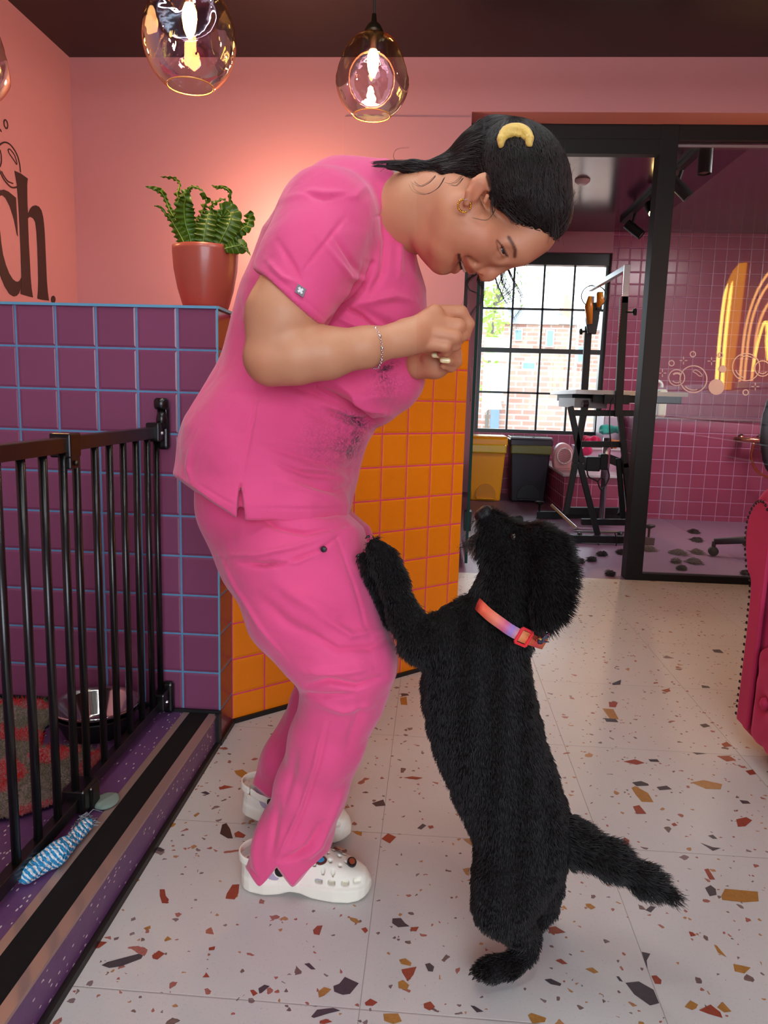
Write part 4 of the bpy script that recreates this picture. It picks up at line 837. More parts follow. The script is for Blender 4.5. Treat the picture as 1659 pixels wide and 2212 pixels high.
m = MB(); m.box(GX - .024, GX + .02, 1.226, 1.284, .09, .136); m.box(GX - .0, GX + .024, 1.25, 1.284, .082, .13); m.build('latch', gm_, gt_, bevel=.004)
for zc, s_ in ((.775, 1), (.125, -1)):
    m = MB(); m.box(GX - .02, GX + .012, 1.655, 1.697, zc - .025, zc + .018); m.build('wall_bracket', gm_, gt_, bevel=.004)
    m = MB(); m.box(GX - .008, GX + .020, 1.692, 1.7115, zc - .045, zc + .035 + (.03 if s_ > 0 else 0)); m.build('wall_plate', gm_, gt_, bevel=.008, seg=3)
    m = MB(); m.lathe([(0, .005), (.0035, .004), (.0045, 0)], (GX + .012, 1.672, zc - .006), 12, (1, 0, 0)); m.build('screw', metal, gt_)
m = MB(); m.lathe([(0, -.012), (.014, -.012), (.017, -.006), (.017, .008), (.012, .014), (0, .014)], (GX + .006, 1.69, .835), 16, (0, 0, 1)); m.build('adjuster', gm_, gt_, smooth=True)
m = MB(); m.tube([(GX + .006, 1.694, .78), (GX + .006, 1.69, .80), (GX + .006, 1.69, .825)], [.013, .013, .008], 12); m.build('adjuster_stem', gm_, gt_, smooth=True)
# pen contents
bw = onZ(250, 1585, .08); bw = np.array((-.757, 1.580, .081)); st = mat('polished_steel', srgb(205, 200, 196), .12, 1)
m = MB(); m.lathe([(0, .004), (.052, .004), (.064, .012), (.088, .058), (.098, .066), (.099, .070), (.094, .070), (.084, .062), (.058, .016), (.048, .010), (0, .010)], bw, 56)
bo = m.build('dog_bowl', st, None, smooth=True); tag(bo, 'shiny stainless steel dog bowl behind the black gate bars', 'dog bowl')
m = MB(); m.lathe([(.054, .0), (.068, .0), (.092, .05), (.089, .052), (.066, .008)], bw + np.array((0, 0, -.001)), 48); o = m.build('rubber_base', black_soft, None); o.parent = bo
# plush blanket
s = SDF()
ol = [(-.662, 1.28), (-.662, 1.36), (-.668, 1.465), (-.74, 1.475), (-.83, 1.475), (-.868, 1.56), (-.88, 1.66), (-.93, 1.70), (-1.10, 1.70), (-1.30, 1.55), (-1.30, 1.25), (-1.0, 1.17), (-.80, 1.17), (-.72, 1.22)]
from mathutils.geometry import tessellate_polygon
g = np.stack(np.meshgrid(np.arange(-1.34, -.58, .004), np.arange(1.12, 1.72, .004), indexing='ij'), -1); O = np.array(ol)
def inside(P, O):
    r = np.zeros(P.shape[:-1], bool); j = len(O) - 1
    for i in range(len(O)):
        c = ((O[i, 1] > P[..., 1]) != (O[j, 1] > P[..., 1])) & (P[..., 0] < (O[j, 0] - O[i, 0]) * (P[..., 1] - O[i, 1]) / (O[j, 1] - O[i, 1] + 1e-12) + O[i, 0]); r ^= c; j = i
    return r
def edist(P, O):
    d = np.full(P.shape[:-1], 9.)
    for i in range(len(O)):
        a, b = O[i - 1], O[i]; ab = b - a; t_ = np.clip(((P - a) @ ab) / (ab @ ab), 0, 1); d = np.minimum(d, np.linalg.norm(P - a - t_[..., None] * ab, axis=-1))
    return d
ins = inside(g, O); ed = edist(g, O); zt_ = .0815 + .020 * np.clip(ed / .03, 0, 1) ** .5 + .006 * np.sin(g[..., 0] * 31 + 2 * np.sin(g[..., 1] * 17)) * np.clip(ed / .05, 0, 1) + .004 * RNG.rand(*ins.shape)
idx = -np.ones(ins.shape, int); idx[ins] = np.arange(ins.sum()); V = np.concatenate([g[ins], zt_[ins][:, None]], 1); q = []
a, b, c, d = idx[:-1, :-1], idx[1:, :-1], idx[1:, 1:], idx[:-1, 1:]; mk_ = (a >= 0) & (b >= 0) & (c >= 0) & (d >= 0); Q = np.stack([a[mk_], b[mk_], c[mk_], d[mk_]], 1)
spots = [(-.665, 1.395, .03, .05), (-.60, 1.30, .001, .001), (-.775, 1.42, .05, .028), (-.835, 1.30, .045, .07), (-.93, 1.50, .09, .03), (-.70, 1.20, .03, .05), (-.80, 1.63, .08, .012), (-1.0, 1.65, .1, .02), (-.95, 1.2, .06, .04), (-1.12, 1.35, .08, .05), (-.72, 1.56, .05, .03)]
f = np.zeros(len(V))
for x, y, rx, ry in spots: f = np.maximum(f, 1.25 - np.hypot((V[:, 0] - x) / rx, (V[:, 1] - y) / ry) + .3 * np.sin(V[:, 0] * 60 + V[:, 1] * 43) * .4)
t = NT('plush_fleece'); at = t.n('ShaderNodeAttribute', attribute_name='spot'); P = t.pos(); nz = t.noise(P, 160, 5, .7)
k_ = t.n('ShaderNodeMapRange', i_0=at.outputs['Fac'], i_1=-.02, i_2=.05).outputs[0]
cg = t.mix(nz, srgb(72, 80, 58), srgb(124, 130, 100)); cr = t.mix(t.noise(P, 240, 4), srgb(180, 6, 14), srgb(220, 16, 24))
t.princ(Base_Color=t.mix(k_, cg, cr), Roughness=1.0, Sheen_Weight=.5, Normal=t.bump(nz, 1.0, .02)); bl_ = np_mesh('fleece_blanket', V, Q, t.m); vcol(bl_, 'spot', f)
tag(bl_, 'grey-green fleece pet blanket with red patches on the pen floor', 'blanket'); mo = bl_.modifiers.new('solid', 'SOLIDIFY'); mo.thickness = .004
n_ = len(V); pick = RNG.choice(n_, 9000, replace=False); P0 = V[pick]; dr_ = RNG.normal(0, 1, (9000, 3)) * (.5, .5, .15) + (0, 0, .55)
P_ = np.stack([P0, P0 + dr_ * .006, P0 + dr_ * .011 + RNG.normal(0, .002, (9000, 3))], 1); sel = f[pick] > .0
for nm, mk2, cc in (('fleece_pile', ~sel, srgb(98, 106, 78)), ('red_fleece_pile', sel, srgb(206, 10, 20))):
    o = curves_obj(nm, P_[mk2], [.0005, .0004, .0001], mat(nm, cc, 1.0), bl_); o['kind'] = 'stuff'
# pale green cloth edge poking under the gate, blue rope toy
t = NT('blue_white_rope'); P = t.pos(); wv = t.n('ShaderNodeTexWave', i_Vector=P, i_Scale=55.0, i_Distortion=3.0); wv.bands_direction = 'DIAGONAL'; ck = t.n('ShaderNodeTexVoronoi', i_Vector=P, i_Scale=190.0); sc_ = t.n('ShaderNodeSeparateColor', i_Color=ck.outputs['Color'])
t.princ(Base_Color=t.mix(t.math('GREATER_THAN', t.math('ADD', t.math('MULTIPLY', wv.outputs[1], .6), t.math('MULTIPLY', sc_.outputs[0], .5)), .62), srgb(40, 140, 190), srgb(220, 225, 228)), Roughness=.9, Normal=t.bump(ck.outputs[0], .9, .004)); ropem = t.m
rt = thing('rope_toy', (-.62, 1.12, .08), 'blue and white knotted rope dog toy lying under the bottom rail of the gate', 'dog toy')
s = SDF(); K = [np.array((-.604, 1.115, .108)), np.array((-.628, 1.10, .102)), np.array((-.613, 1.09, .10)), np.array((-.618, 1.128, .10))]
R_ = [(-.612, 1.06), (-.64, 1.075), (-.632, 1.105)]
s.cap((-.624, 1.045, .0955), (-.602, 1.10, .099), .0145, .019, .006); s.cap((-.600, 1.09, .099), (-.598, 1.12, .099), .018, .016, .006); s.cap((-.598, 1.12, .096), (-.594, 1.19, .095), .013, .012, .006); s.cap((-.645, 1.03, .0885), (-.70, .95, .0885), .0075, .0075, .006)
o, _, _ = sdf_obj('knotted_rope', s, .003, ropem, rt, 1)
m = MB(); rg = np.random.RandomState(3)
for k in range(34): e = np.array((-.598, 1.188, .1)) + rg.normal(0, .005, 3); m.tube([e, e + (rg.normal(0, .008), .012 + rg.normal(0, .004), rg.normal(-.004, .004)), e + (rg.normal(.004, .014), .024 + rg.normal(0, .007), -.014)], [.0009, .0008, .0005], 4)
o = m.build('frayed_end', mat('grey_fray', srgb(130, 140, 146), .9), rt)
s = SDF(); s.ell((-.600, 1.283, .0865), (.024, .030, .0065), None, .004); s.cap((-.606, 1.262, .090), (-.590, 1.302, .089), .005, .004, .004)
o, _, _ = sdf_obj('grey_cloth', s, .0025, mat('sage_cloth', srgb(120, 138, 128), .9, bump=.5, bscale=500), None, 1); tag(o, 'corner of a grey-green cloth poking out beneath the gate latch', 'cloth')
# ---------------------------------------------------------------- potted crispy-wave fern
pf = thing('potted_fern', (-.561, 1.815, 1.058), 'wavy-leaved green fern in a terracotta coloured pot on the purple counter', 'potted plant')
pc = np.array((-.561, 1.815, 1.058)); terr = mat('terracotta_glaze', srgb(168, 78, 62), .32, coat=.15, bump=.05, bscale=40)
m = MB(); m.lathe([(0, .0), (.050, 0), (.055, .012), (.066, .05), (.0745, .095), (.0775, .135), (.0775, .146), (.0735, .146), (.0725, .12), (0, .12)], pc, 64); m.build('pot', terr, pf, smooth=True)
m = MB(); m.lathe([(0, .126), (.03, .129), (.0725, .122)], pc, 32); m.build('soil', mat('potting_soil', srgb(44, 32, 26), 1, bump=1, bscale=200, bdist=.01), pf)
t = NT('fern_leaf'); P = t.pos(); cc = t.mix(t.noise(P, 60, 4), srgb(42, 70, 6), srgb(84, 112, 16)); t.princ(Base_Color=cc, Roughness=.38, Specular_IOR_Level=.4, Subsurface_Weight=.1, Subsurface_Radius=(.003, .006, .001), Subsurface_Scale=1.0, Normal=t.bump(t.noise(P, 300, 3), .1, .002)); leafm = t.m
midrib = mat('pale_midrib', srgb(120, 150, 40), .4)
def frond(pts, wpx, label=None, seed=0, twist=0., yoff=0, ruf=1.0, facing=0.):
    """pts: px spine with Y; wpx: half width in px at each point; rippled blade about a spine"""
    rg = np.random.RandomState(seed); Q = bez([np.array((p[0], p[1], p[2])) for p in pts], 14); W = np.interp(np.linspace(0, 1, len(Q)), np.linspace(0, 1, len(wpx)), wpx)
    C = np.array([onY(q[0], q[1], q[2]) for q in Q]); n = len(C); T = np.gradient(C, axis=0); T /= np.linalg.norm(T, axis=1)[:, None]
    L = np.concatenate([[0], np.cumsum(np.linalg.norm(np.diff(C, axis=0), axis=1))]); m = 9; V = []; 
    for i in range(n):
        view = np.array((math.sin(facing), -math.cos(facing), 0)); a = twist * L[i] / L[-1]; sd = np.cross(T[i], view); sd /= np.linalg.norm(sd); up = np.cross(sd, T[i])
        sd2 = sd * math.cos(a) + up * math.sin(a); up2 = -sd * math.sin(a) + up * math.cos(a); w = W[i] * .00137
        for k in range(m):
            u = (k / (m - 1) - .5) * 2; e = abs(u); amp = min(w * .55, .0055) * e * ruf
            rip = amp * math.sin(L[i] * 2 * PI / .0125 + (0 if u > 0 else 1.6) + seed) + .18 * w * (1 - e) * 0 - .12 * w * e
            V.append(C[i] + sd2 * u * w * (1 + .10 * math.sin(L[i] * 2 * PI / .0125 + 1 + seed)) + up2 * rip)
    V = np.array(V); Q_ = np.array([(i * m + k, i * m + k + 1, (i + 1) * m + k + 1, (i + 1) * m + k) for i in range(n - 1) for k in range(m - 1)])
    o = np_mesh('frond', V, Q_, leafm, pf); s_ = o.modifiers.new('solid', 'SOLIDIFY'); s_.thickness = .0009; sb = o.modifiers.new('sub', 'SUBSURF'); sb.levels = 1; sb.render_levels = 1
    mm = MB(); mm.tube([c_ - np.array((0, .0012, 0)) for c_ in C[:int(n * .8)]], list(np.linspace(.0014, .0005, int(n * .8))), 6); mm.build('midrib', midrib, o, smooth=True)
Z = lambda x, y: (300 + x / 6.38, 370 + y / 6.38)   # detail crop to photo px
F_ = [([(740, 1060), (700, 900), (640, 700), (625, 500), (640, 380), (620, 300), (640, 240)], [10, 14, 17, 18, 12, 5, 6], 1.80, .0),
      ([(660, 380), (690, 260), (740, 215), (820, 230), (900, 282)], [3, 4, 3, 3, .5], 1.80, .6),
      ([(700, 1060), (600, 840), (500, 660), (430, 540), (380, 420), (320, 300), (220, 240), (85, 210)], [8, 10, 9, 5, 4, 6, 4, .5], 1.84, .3),
      ([(660, 1060), (580, 900), (500, 760), (430, 640), (370, 590), (300, 500), (208, 476)], [8, 12, 10, 6, 3, 2.5, .5], 1.78, .2),
      ([(760, 1060), (690, 800), (600, 520), (530, 330), (545, 250), (560, 180), (500, 110), (400, 90), (293, 76)], [8, 9, 8, 8, 3, 3, 4, 3, .5], 1.86, 1.2),
      ([(880, 1060), (900, 900), (930, 720), (960, 600), (975, 540)], [12, 17, 16, 12, 2], 1.78, .1),
      ([(850, 1060), (840, 850), (860, 620), (900, 480), (940, 400), (900, 350), (850, 340)], [10, 10, 8, 9, 7, 7, 4], 1.83, .8),
      ([(990, 1060), (1030, 880), (1060, 700), (1090, 560), (1100, 520)], [12, 15, 15, 9, 4], 1.81, -.2),
      ([(1080, 1060), (1160, 900), (1240, 740), (1270, 600), (1200, 520), (1120, 520)], [12, 17, 19, 17, 12, 8], 1.79, .25),
      ([(1060, 1060), (1150, 800), (1240, 560), (1280, 480), (1250, 380), (1250, 280), (1160, 220), (1070, 225), (1000, 190)], [8, 9, 7, 3.5, 3, 4, 3, 3, .5], 1.86, .5),
      ([(960, 1060), (980, 700), (1000, 480), (1060, 430), (1130, 385), (1200, 390)], [8, 8, 6, 4, 2.5, 2], 1.86, .4),
      ([(1150, 1060), (1300, 920), (1420, 800), (1500, 740), (1520, 640), (1500, 570)], [8, 10, 11, 10, 10, 7], 1.82, .3),
      ([(1180, 1070), (1300, 1040), (1390, 1020), (1420, 1000), (1480, 1070), (1540, 1160)], [6, 12, 14, 9, 3, .5], 1.77, .2),
      ([(1130, 1060), (1250, 960), (1360, 860), (1400, 800)], [10, 12, 10, 5], 1.84, .3), ([(800, 1060), (790, 850), (790, 680), (820, 600)], [8, 8, 7, 4], 1.85, .5),
      ([(640, 1060), (600, 980), (570, 930)], [7, 7, 4], 1.80, .3)]
for k, (pt_, ww, Y, tw) in enumerate(F_): frond([(*Z(*p), Y + .01 * math.sin(k * 2 + i)) for i, p in enumerate(pt_)], ww, seed=k, twist=tw, facing=.25 * math.sin(k * 1.7))
# ---------------------------------------------------------------- wall lettering and bubbles
lt = mat('dark_brown_lettering', srgb(48, 26, 24), .55)
def wl(pts, sc=4.917, oy=230): return [onX(x / sc, oy + y / sc, XL + .0015) for x, y in pts]
sg = thing('wall_lettering', onX(60, 500, XL), 'dark serif lettering ch. and bubble drawings on the left pink wall', 'sign')
def letter(nm, outline): m = MB(); m.prism(wl(outline), (.0012, 0, 0)); m.build(nm, lt, sg)
letter('letter_h', [(155, 683), (220, 712), (293, 765), (287, 830), (288, 950), (290, 1050), (297, 1145), (320, 1090), (345, 1060), (378, 1050), (412, 1063), (440, 1105), (456, 1170), (466, 1250), (474, 1350), (480, 1480), (487, 1640), (496, 1850), (506, 1970), (519, 2062), (440, 2052), (398, 2040), (404, 1960), (407, 1850), (404, 1700), (398, 1500), (388, 1330), (376, 1230), (355, 1190), (325, 1172), (308, 1176), (295, 1190), (298, 1290), (304, 1450), (314, 1620), (322, 1790), (334, 1930), (349, 2028), (280, 2010), (218, 1990), (226, 1900), (228, 1800), (222, 1600), (214, 1380), (203, 1150), (192, 980), (180, 830)])
letter('letter_c', [(-60, 1000), (-30, 920), (5, 890), (40, 883), (90, 905), (130, 938), (168, 970), (172, 1060), (178, 1150), (184, 1280), (188, 1380), (180, 1360), (150, 1200), (105, 1060), (60, 975), (30, 945), (5, 945), (-20, 980), (-32, 1080), (-24, 1220), (0, 1330), (12, 1450), (30, 1570), (60, 1680), (95, 1770), (135, 1835), (165, 1858), (190, 1862), (210, 1850), (225, 1820), (222, 1930), (200, 1985), (175, 2012), (145, 2018), (100, 1990), (50, 1910), (5, 1800), (-40, 1600), (-70, 1300)])
letter('full_stop', [(565 + 23 * math.cos(a), 2050 + 40 * math.sin(a)) for a in np.linspace(0, 2 * PI, 20, endpoint=False)])
wpx = .00105
def wst(nm, pts, w, closed=False): m = MB(); m.stroke(bez(wl(pts), 8) if not closed else bez(wl(pts + [pts[0]]), 8)[:-1], w * wpx * 1.9, (.0012, 0, 0), (1, 0, 0), closed); m.build(nm, lt, sg)
wst('bubble_outline', [(-30, 440), (0, 405), (45, 381), (95, 396), (145, 450), (185, 525), (208, 610), (218, 700)], 3); wst('bubble_outline', [(182, 855), (150, 862), (115, 855), (70, 812), (30, 755), (0, 690), (-20, 620)], 3)
wst('bubble_highlight', [(85, 462), (100, 452), (125, 475), (155, 520), (178, 590), (176, 615), (160, 590), (130, 545), (98, 500)], 2, True); wst('bubble_highlight', [(15, 688), (45, 745), (85, 795), (138, 818)], 2.5); wst('small_bubble', [(0, 460), (13, 520), (14, 590), (0, 640)], 2.5)
wst('tiny_bubble', [(62 + 20 * math.cos(a) + 3 * math.sin(a), 188 + 44 * math.sin(a) + 8 * math.cos(a)) for a in np.linspace(0, 2 * PI, 16, endpoint=False)], 2.6, True); wst('tiny_bubble', [(-12, 240), (5, 250), (15, 270)], 3)
# ---------------------------------------------------------------- chesterfield sofa
t = NT('magenta_velvet'); P = t.pos(); t.princ(Base_Color=t.mix(t.noise(P, 9, 4), srgb(150, 16, 62), srgb(178, 26, 78)), Roughness=.75, Sheen_Weight=.8, Sheen_Roughness=.35, Sheen_Tint=srgb(240, 90, 140), Normal=t.bump(t.noise(P, 500, 3), .15, .001)); velvet = t.m
so = thing('chesterfield_sofa', (1.2, 1.0, 0), 'magenta velvet button-tufted sofa with a rolled arm and nailhead trim, right edge', 'sofa')
XF = .815
s = SDF(); cy_, cz_ = 1.868, .555
s.cap((XF + .10, cy_, cz_), (1.64, cy_, cz_), .118, .118, .02); 
def armfn(P):
    # scroll with pleats radiating over the front edge, above a slim upright body
    y, z = P[:, 1] - cy_, P[:, 2] - cz_; rad = np.hypot(y, z); ang = np.arctan2(z, y)
    front = XF + .012; pl = .006 * np.abs(np.sin(ang * 3.2 + .6)) ** 6 * np.clip((XF + .20 - P[:, 0]) / .12, 0, 1)
    d1 = np.maximum(rad - .130 + pl, 0); ex = np.maximum(front + .05 - P[:, 0], 0); d = np.hypot(np.maximum(rad - .085, 0), ex) - .05
    scr = np.where(P[:, 0] < front + .05, d + pl, rad - .135 + pl); scr = np.maximum(scr, P[:, 0] - 1.64)
    taper = np.interp(P[:, 2], [.05, .42], [1.875, 1.865]); yl = 1.795; q = np.stack([np.maximum(XF + .02 - P[:, 0], P[:, 0] - 1.64), np.maximum(yl + .012 - P[:, 1], P[:, 1] - taper - .0), np.maximum(.055 - P[:, 2], P[:, 2] - .56)], 1)
    bx = np.linalg.norm(np.maximum(q, 0), axis=1) + np.minimum(q.max(1), 0) - .012
    h = np.clip(.5 + .5 * (bx - scr) / .02, 0, 1); return (bx + (scr - bx) * h - .02 * h * (1 - h)).astype(np.float32)
s.lo, s.hi = [np.array((XF, 1.76, .05))], [np.array((1.64, 2.02, .70))]
sdf_obj('arm', s, .006, velvet, so, 2, fn=armfn)
# front panel with nailheads
prof = [(1.872, .07), (1.868, .40), (1.90, .46), (1.925, .52), (1.925, .58), (1.895, .625), (1.85, .64), (1.815, .62), (1.80, .56), (1.803, .44), (1.808, .07)]
m = MB(); m.prism([(XF + .002, a, b) for a, b in bez([np.array(p) for p in prof], 6)], (-.012, 0, 0)); m.build('arm_panel', velvet, so, bevel=.004)
nl = mat('dark_nailhead', srgb(70, 50, 50), .25, 1); m = MB(); path = bez([np.array(p) for p in prof[:8]], 40); L = 0; last = path[0]
for p in path:
    L += np.linalg.norm(p - last); last = p
    if L > .0135: L = 0; m.lathe([(0, .0035), (.003, .0028), (.0045, 0)], (XF - .010, p[0] + .001, p[1]), 8, (-1, 0, 0))
o = m.build('nailhead_trim', nl, so); o['kind'] = 'stuff'
def puff(nm, x0, x1, y0, y1, z0, z1, tufts=None, r=.035, h=.01):
    s = SDF(); s.lo, s.hi = [np.array((x0, y0, z0))], [np.array((x1, y1, z1))]
    def fn(P):
        c = np.array(((x0 + x1) / 2, (y0 + y1) / 2, (z0 + z1) / 2)); e = np.array(((x1 - x0) / 2, (y1 - y0) / 2, (z1 - z0) / 2)) - r; q = np.abs(P - c) - e
        d = np.linalg.norm(np.maximum(q, 0), axis=1) + np.minimum(q.max(1), 0) - r
        if tufts is not None:
            for ty, tz in tufts: d = d + .016 * np.exp(-(((P[:, 1] - ty) ** 2 + (P[:, 2] - tz) ** 2) / .028 ** 2)) * np.clip((x0 + .08 - P[:, 0]) / .05, 0, 1)
            d = d + .006 * np.exp(-((((P[:, 1] - tufts[0][0] + P[:, 2] - tufts[0][1] + .11 * 20) % .22) - .11) / .01) ** 2) * np.clip((x0 + .06 - P[:, 0]) / .05, 0, 1) * (P[:, 2] > 0)
        return d.astype(np.float32)
    return sdf_obj(nm, s, h, velvet, so, 1, fn=fn)[0]
tb_ = [(1.735, .17), (1.515, .17), (1.295, .17), (1.075, .17)]
fb = puff('tufted_front', XF - .012, XF + .30, .2, 1.802, .05, .30, tb_, .03)
for ty, tz in tb_: m = MB(); m.lathe([(0, .012), (.008, .011), (.014, .006), (.015, 0)], (XF - .004, ty, tz), 16, (-1, 0, 0)); m.build('button', velvet, fb, smooth=True)
puff('seat_cushion', XF + .0, 1.42, 1.0, 1.798, .305, .43, None, .05); puff('seat_cushion', XF + .0, 1.42, .2, .995, .305, .43, None, .05); puff('backrest', 1.40, 1.66, .2, 1.80, .30, .72, None, .07)
for y in (1.76, .35):
    for x in (XF + .06, 1.55): m = MB(); m.lathe([(.018, 0), (.03, .02), (.028, .06), (0, .06)], (x, y, 0), 16); m.build('leg', mat('dark_wood', srgb(50, 34, 28), .4), so, smooth=True)
# ================================================================ the person
pr_ = thing('person', (-.2, 1.26, 0), 'person in pink scrubs and white clogs bending down over the black dog, dark ponytail, smiling', 'person')
# ---- materials
def skin_mat():
    t = NT('skin'); P = t.pos(); at = t.n('ShaderNodeAttribute', attribute_name='tint')
    nz = t.noise(P, 35, 4); c = t.mix(nz, srgb(208, 152, 114), srgb(194, 134, 100)); c = t.mix(1.0, c, at.outputs['Color'], 'MULTIPLY')
    t.princ(Base_Color=c, Roughness=.48, Subsurface_Weight=.12, Subsurface_Radius=(.012, .004, .002), Subsurface_Scale=1.0, Specular_IOR_Level=.4, Normal=t.bump(t.noise(P, 700, 3), .08, .001)); return t.m
skinm = skin_mat()
def scrub_mat():
    t = NT('pink_scrub_cloth'); P = t.pos(); at = t.n('ShaderNodeAttribute', attribute_name='stain')
    wv = t.noise(P, 900, 2); c = t.mix(t.noise(P, 7, 4), srgb(218, 66, 122), srgb(230, 82, 136))
    hair = t.noise(P, 170, 6, .75, 1.2); k = t.math('MULTIPLY', at.outputs['Fac'], t.n('ShaderNodeMapRange', i_0=hair, i_1=.40, i_2=.62).outputs[0])
    c = t.mix(k, c, srgb(52, 22, 40))
    t.princ(Base_Color=c, Roughness=.82, Sheen_Weight=.25, Sheen_Roughness=.5, Normal=t.n('ShaderNodeBump', i_Height=t.noise(P, 15, 2, .4, .6), i_Strength=.38, i_Distance=.016, i_Normal=t.bump(t.math('ADD', wv, t.math('MULTIPLY', t.noise(P, 60, 5), 1.5)), .25, .0015)).outputs[0]); return t.m
scrub = scrub_mat()
# ---- wrinkle displacement of the camera-near side, as folds laid along the cloth
def folds(L, freq=1.0):
    def post(V, Q):
        V = V.copy()
        for rep in range(1):
            N = vnormals(V, Q); px, py = proj(V); view = C0 - V; view /= np.linalg.norm(view, axis=1)[:, None]
            f = np.clip(((N * view).sum(1) + .15) / .35, 0, 1); d = np.zeros(len(V))
            for pts, w, a in L:
                dd, fr_ = seg_d(px, py, pts); m = dd < 3 * w
                d[m] += a * np.exp(-(dd[m] / w) ** 2) * np.clip(np.sin(np.clip(fr_[m], 0.04, .96) * PI), .0, 1) ** .6
            x, y, z = V.T; low = .0030 * np.sin(x * 23 + 1.3 * np.sin(z * 17)) * np.sin(z * 29 + y * 11) + .0010 * np.sin(x * 61 + z * 37 + 2 * np.sin(y * 40)) 
            V = V + N * (d * f * freq + low)[:, None]
        return V
    return post
# ---- scrub top
YC = 1.27
T = SDF()
for a, b, sy in (((574, 1050, YC, 188), (592, 965, YC, 182), 1.27), ((592, 965, YC, 182), (622, 885, YC, 166), 1.14), ((622, 885, YC, 166), (672, 800, YC, 176), 1.0), ((672, 800, YC, 176), (706, 730, YC, 190), .92), ((706, 730, YC, 190), (722, 655, YC, 190), .92), ((722, 655, YC, 190), (742, 560, YC, 168), 1.0), ((742, 560, YC, 168), (768, 480, YC, 118), 1.1), ((768, 480, YC, 118), (850, 450, 1.25, 92), 1.0)): T.chain([a, b], .03, sy)
T.chain([(705, 470, 1.14, 92), (735, 458, 1.40, 90)], .04)
T.chain([(800, 830, YC - .03, 86), (834, 812, YC - .02, 84)], .02, 1.25); T.chain([(812, 858, YC - .03, 58), (811, 878, YC - .03, 40)], .012, 2.2)     # hanging front of the top
SL = SDF(); SL.chain([(712, 474, 1.135, 104), (668, 560, 1.09, 100), (610, 690, 1.055, 90)], .02)
SI = SDF(); SI.chain([(690, 520, 1.10, 80), (612, 690, 1.055, 82), (590, 740, 1.05, 82)], .02)
SF = SDF(); SF.chain([(735, 470, 1.39, 88), (800, 640, 1.42, 82)], .02)
def smin(a, b, k): h = np.clip(.5 + .5 * (a - b) / k, 0, 1); return a + (b - a) * h - k * h * (1 - h)
def smax(a, b, k): return -smin(-a, -b, k)
PX_M = .00078
def cut_line(px, py, x0, y0, x1, y1):
    """positive on the right-hand side when walking from 0 to 1 in image coordinates (y down)"""
    L = math.hypot(x1 - x0, y1 - y0); return ((px - x0) * (y1 - y0) - (py - y0) * (x1 - x0)) / L * PX_M
def top_fn(P):
    px, py = proj(P); d = T.eval(P); s = SL.eval(P); ins = SI.eval(P); sf = SF.eval(P)
    e = cut_line(px, py, 702, 707, 563, 590)            # sleeve opening
    s = smax(s, e, .002)
    d = smin(d, sf, .03); d = smin(d, s, .022)
    # re-open the sleeve mouth where torso blend fills it
    yh = np.interp(px, [360, 380, 440, 512, 518, 527, 640, 760, 800], [1014, 1029, 1068, 1111, 1112, 1114, 1114, 1112, 1100]); d = smax(d, (py - yh) * PX_M, .002)
    d = d - (.007 + .012 * np.clip((px - 590) / 80, 0, 1)) * np.clip((py - 1030) / 60, 0, 1) * np.clip((1.23 - P[:, 1]) / .05, 0, 1)
    sx = 519 + (py - 1035) * .02; w = np.clip((py - 1040) / 72, 0, 1) * 8; near = P[:, 1] < YC
    g = (w - np.abs(px - sx)) * PX_M; d = np.where(near & (py > 1041) & (py < 1130), np.maximum(d, np.minimum(g * 2, d + .02)), d)
    c = cut_line(px, py, 841, 352, 916, 602); d = smax(d, np.where(py < 640, c, -1), .003)
    return d.astype(np.float32)
T.lo += SL.lo + SF.lo; T.hi += SL.hi + SF.hi
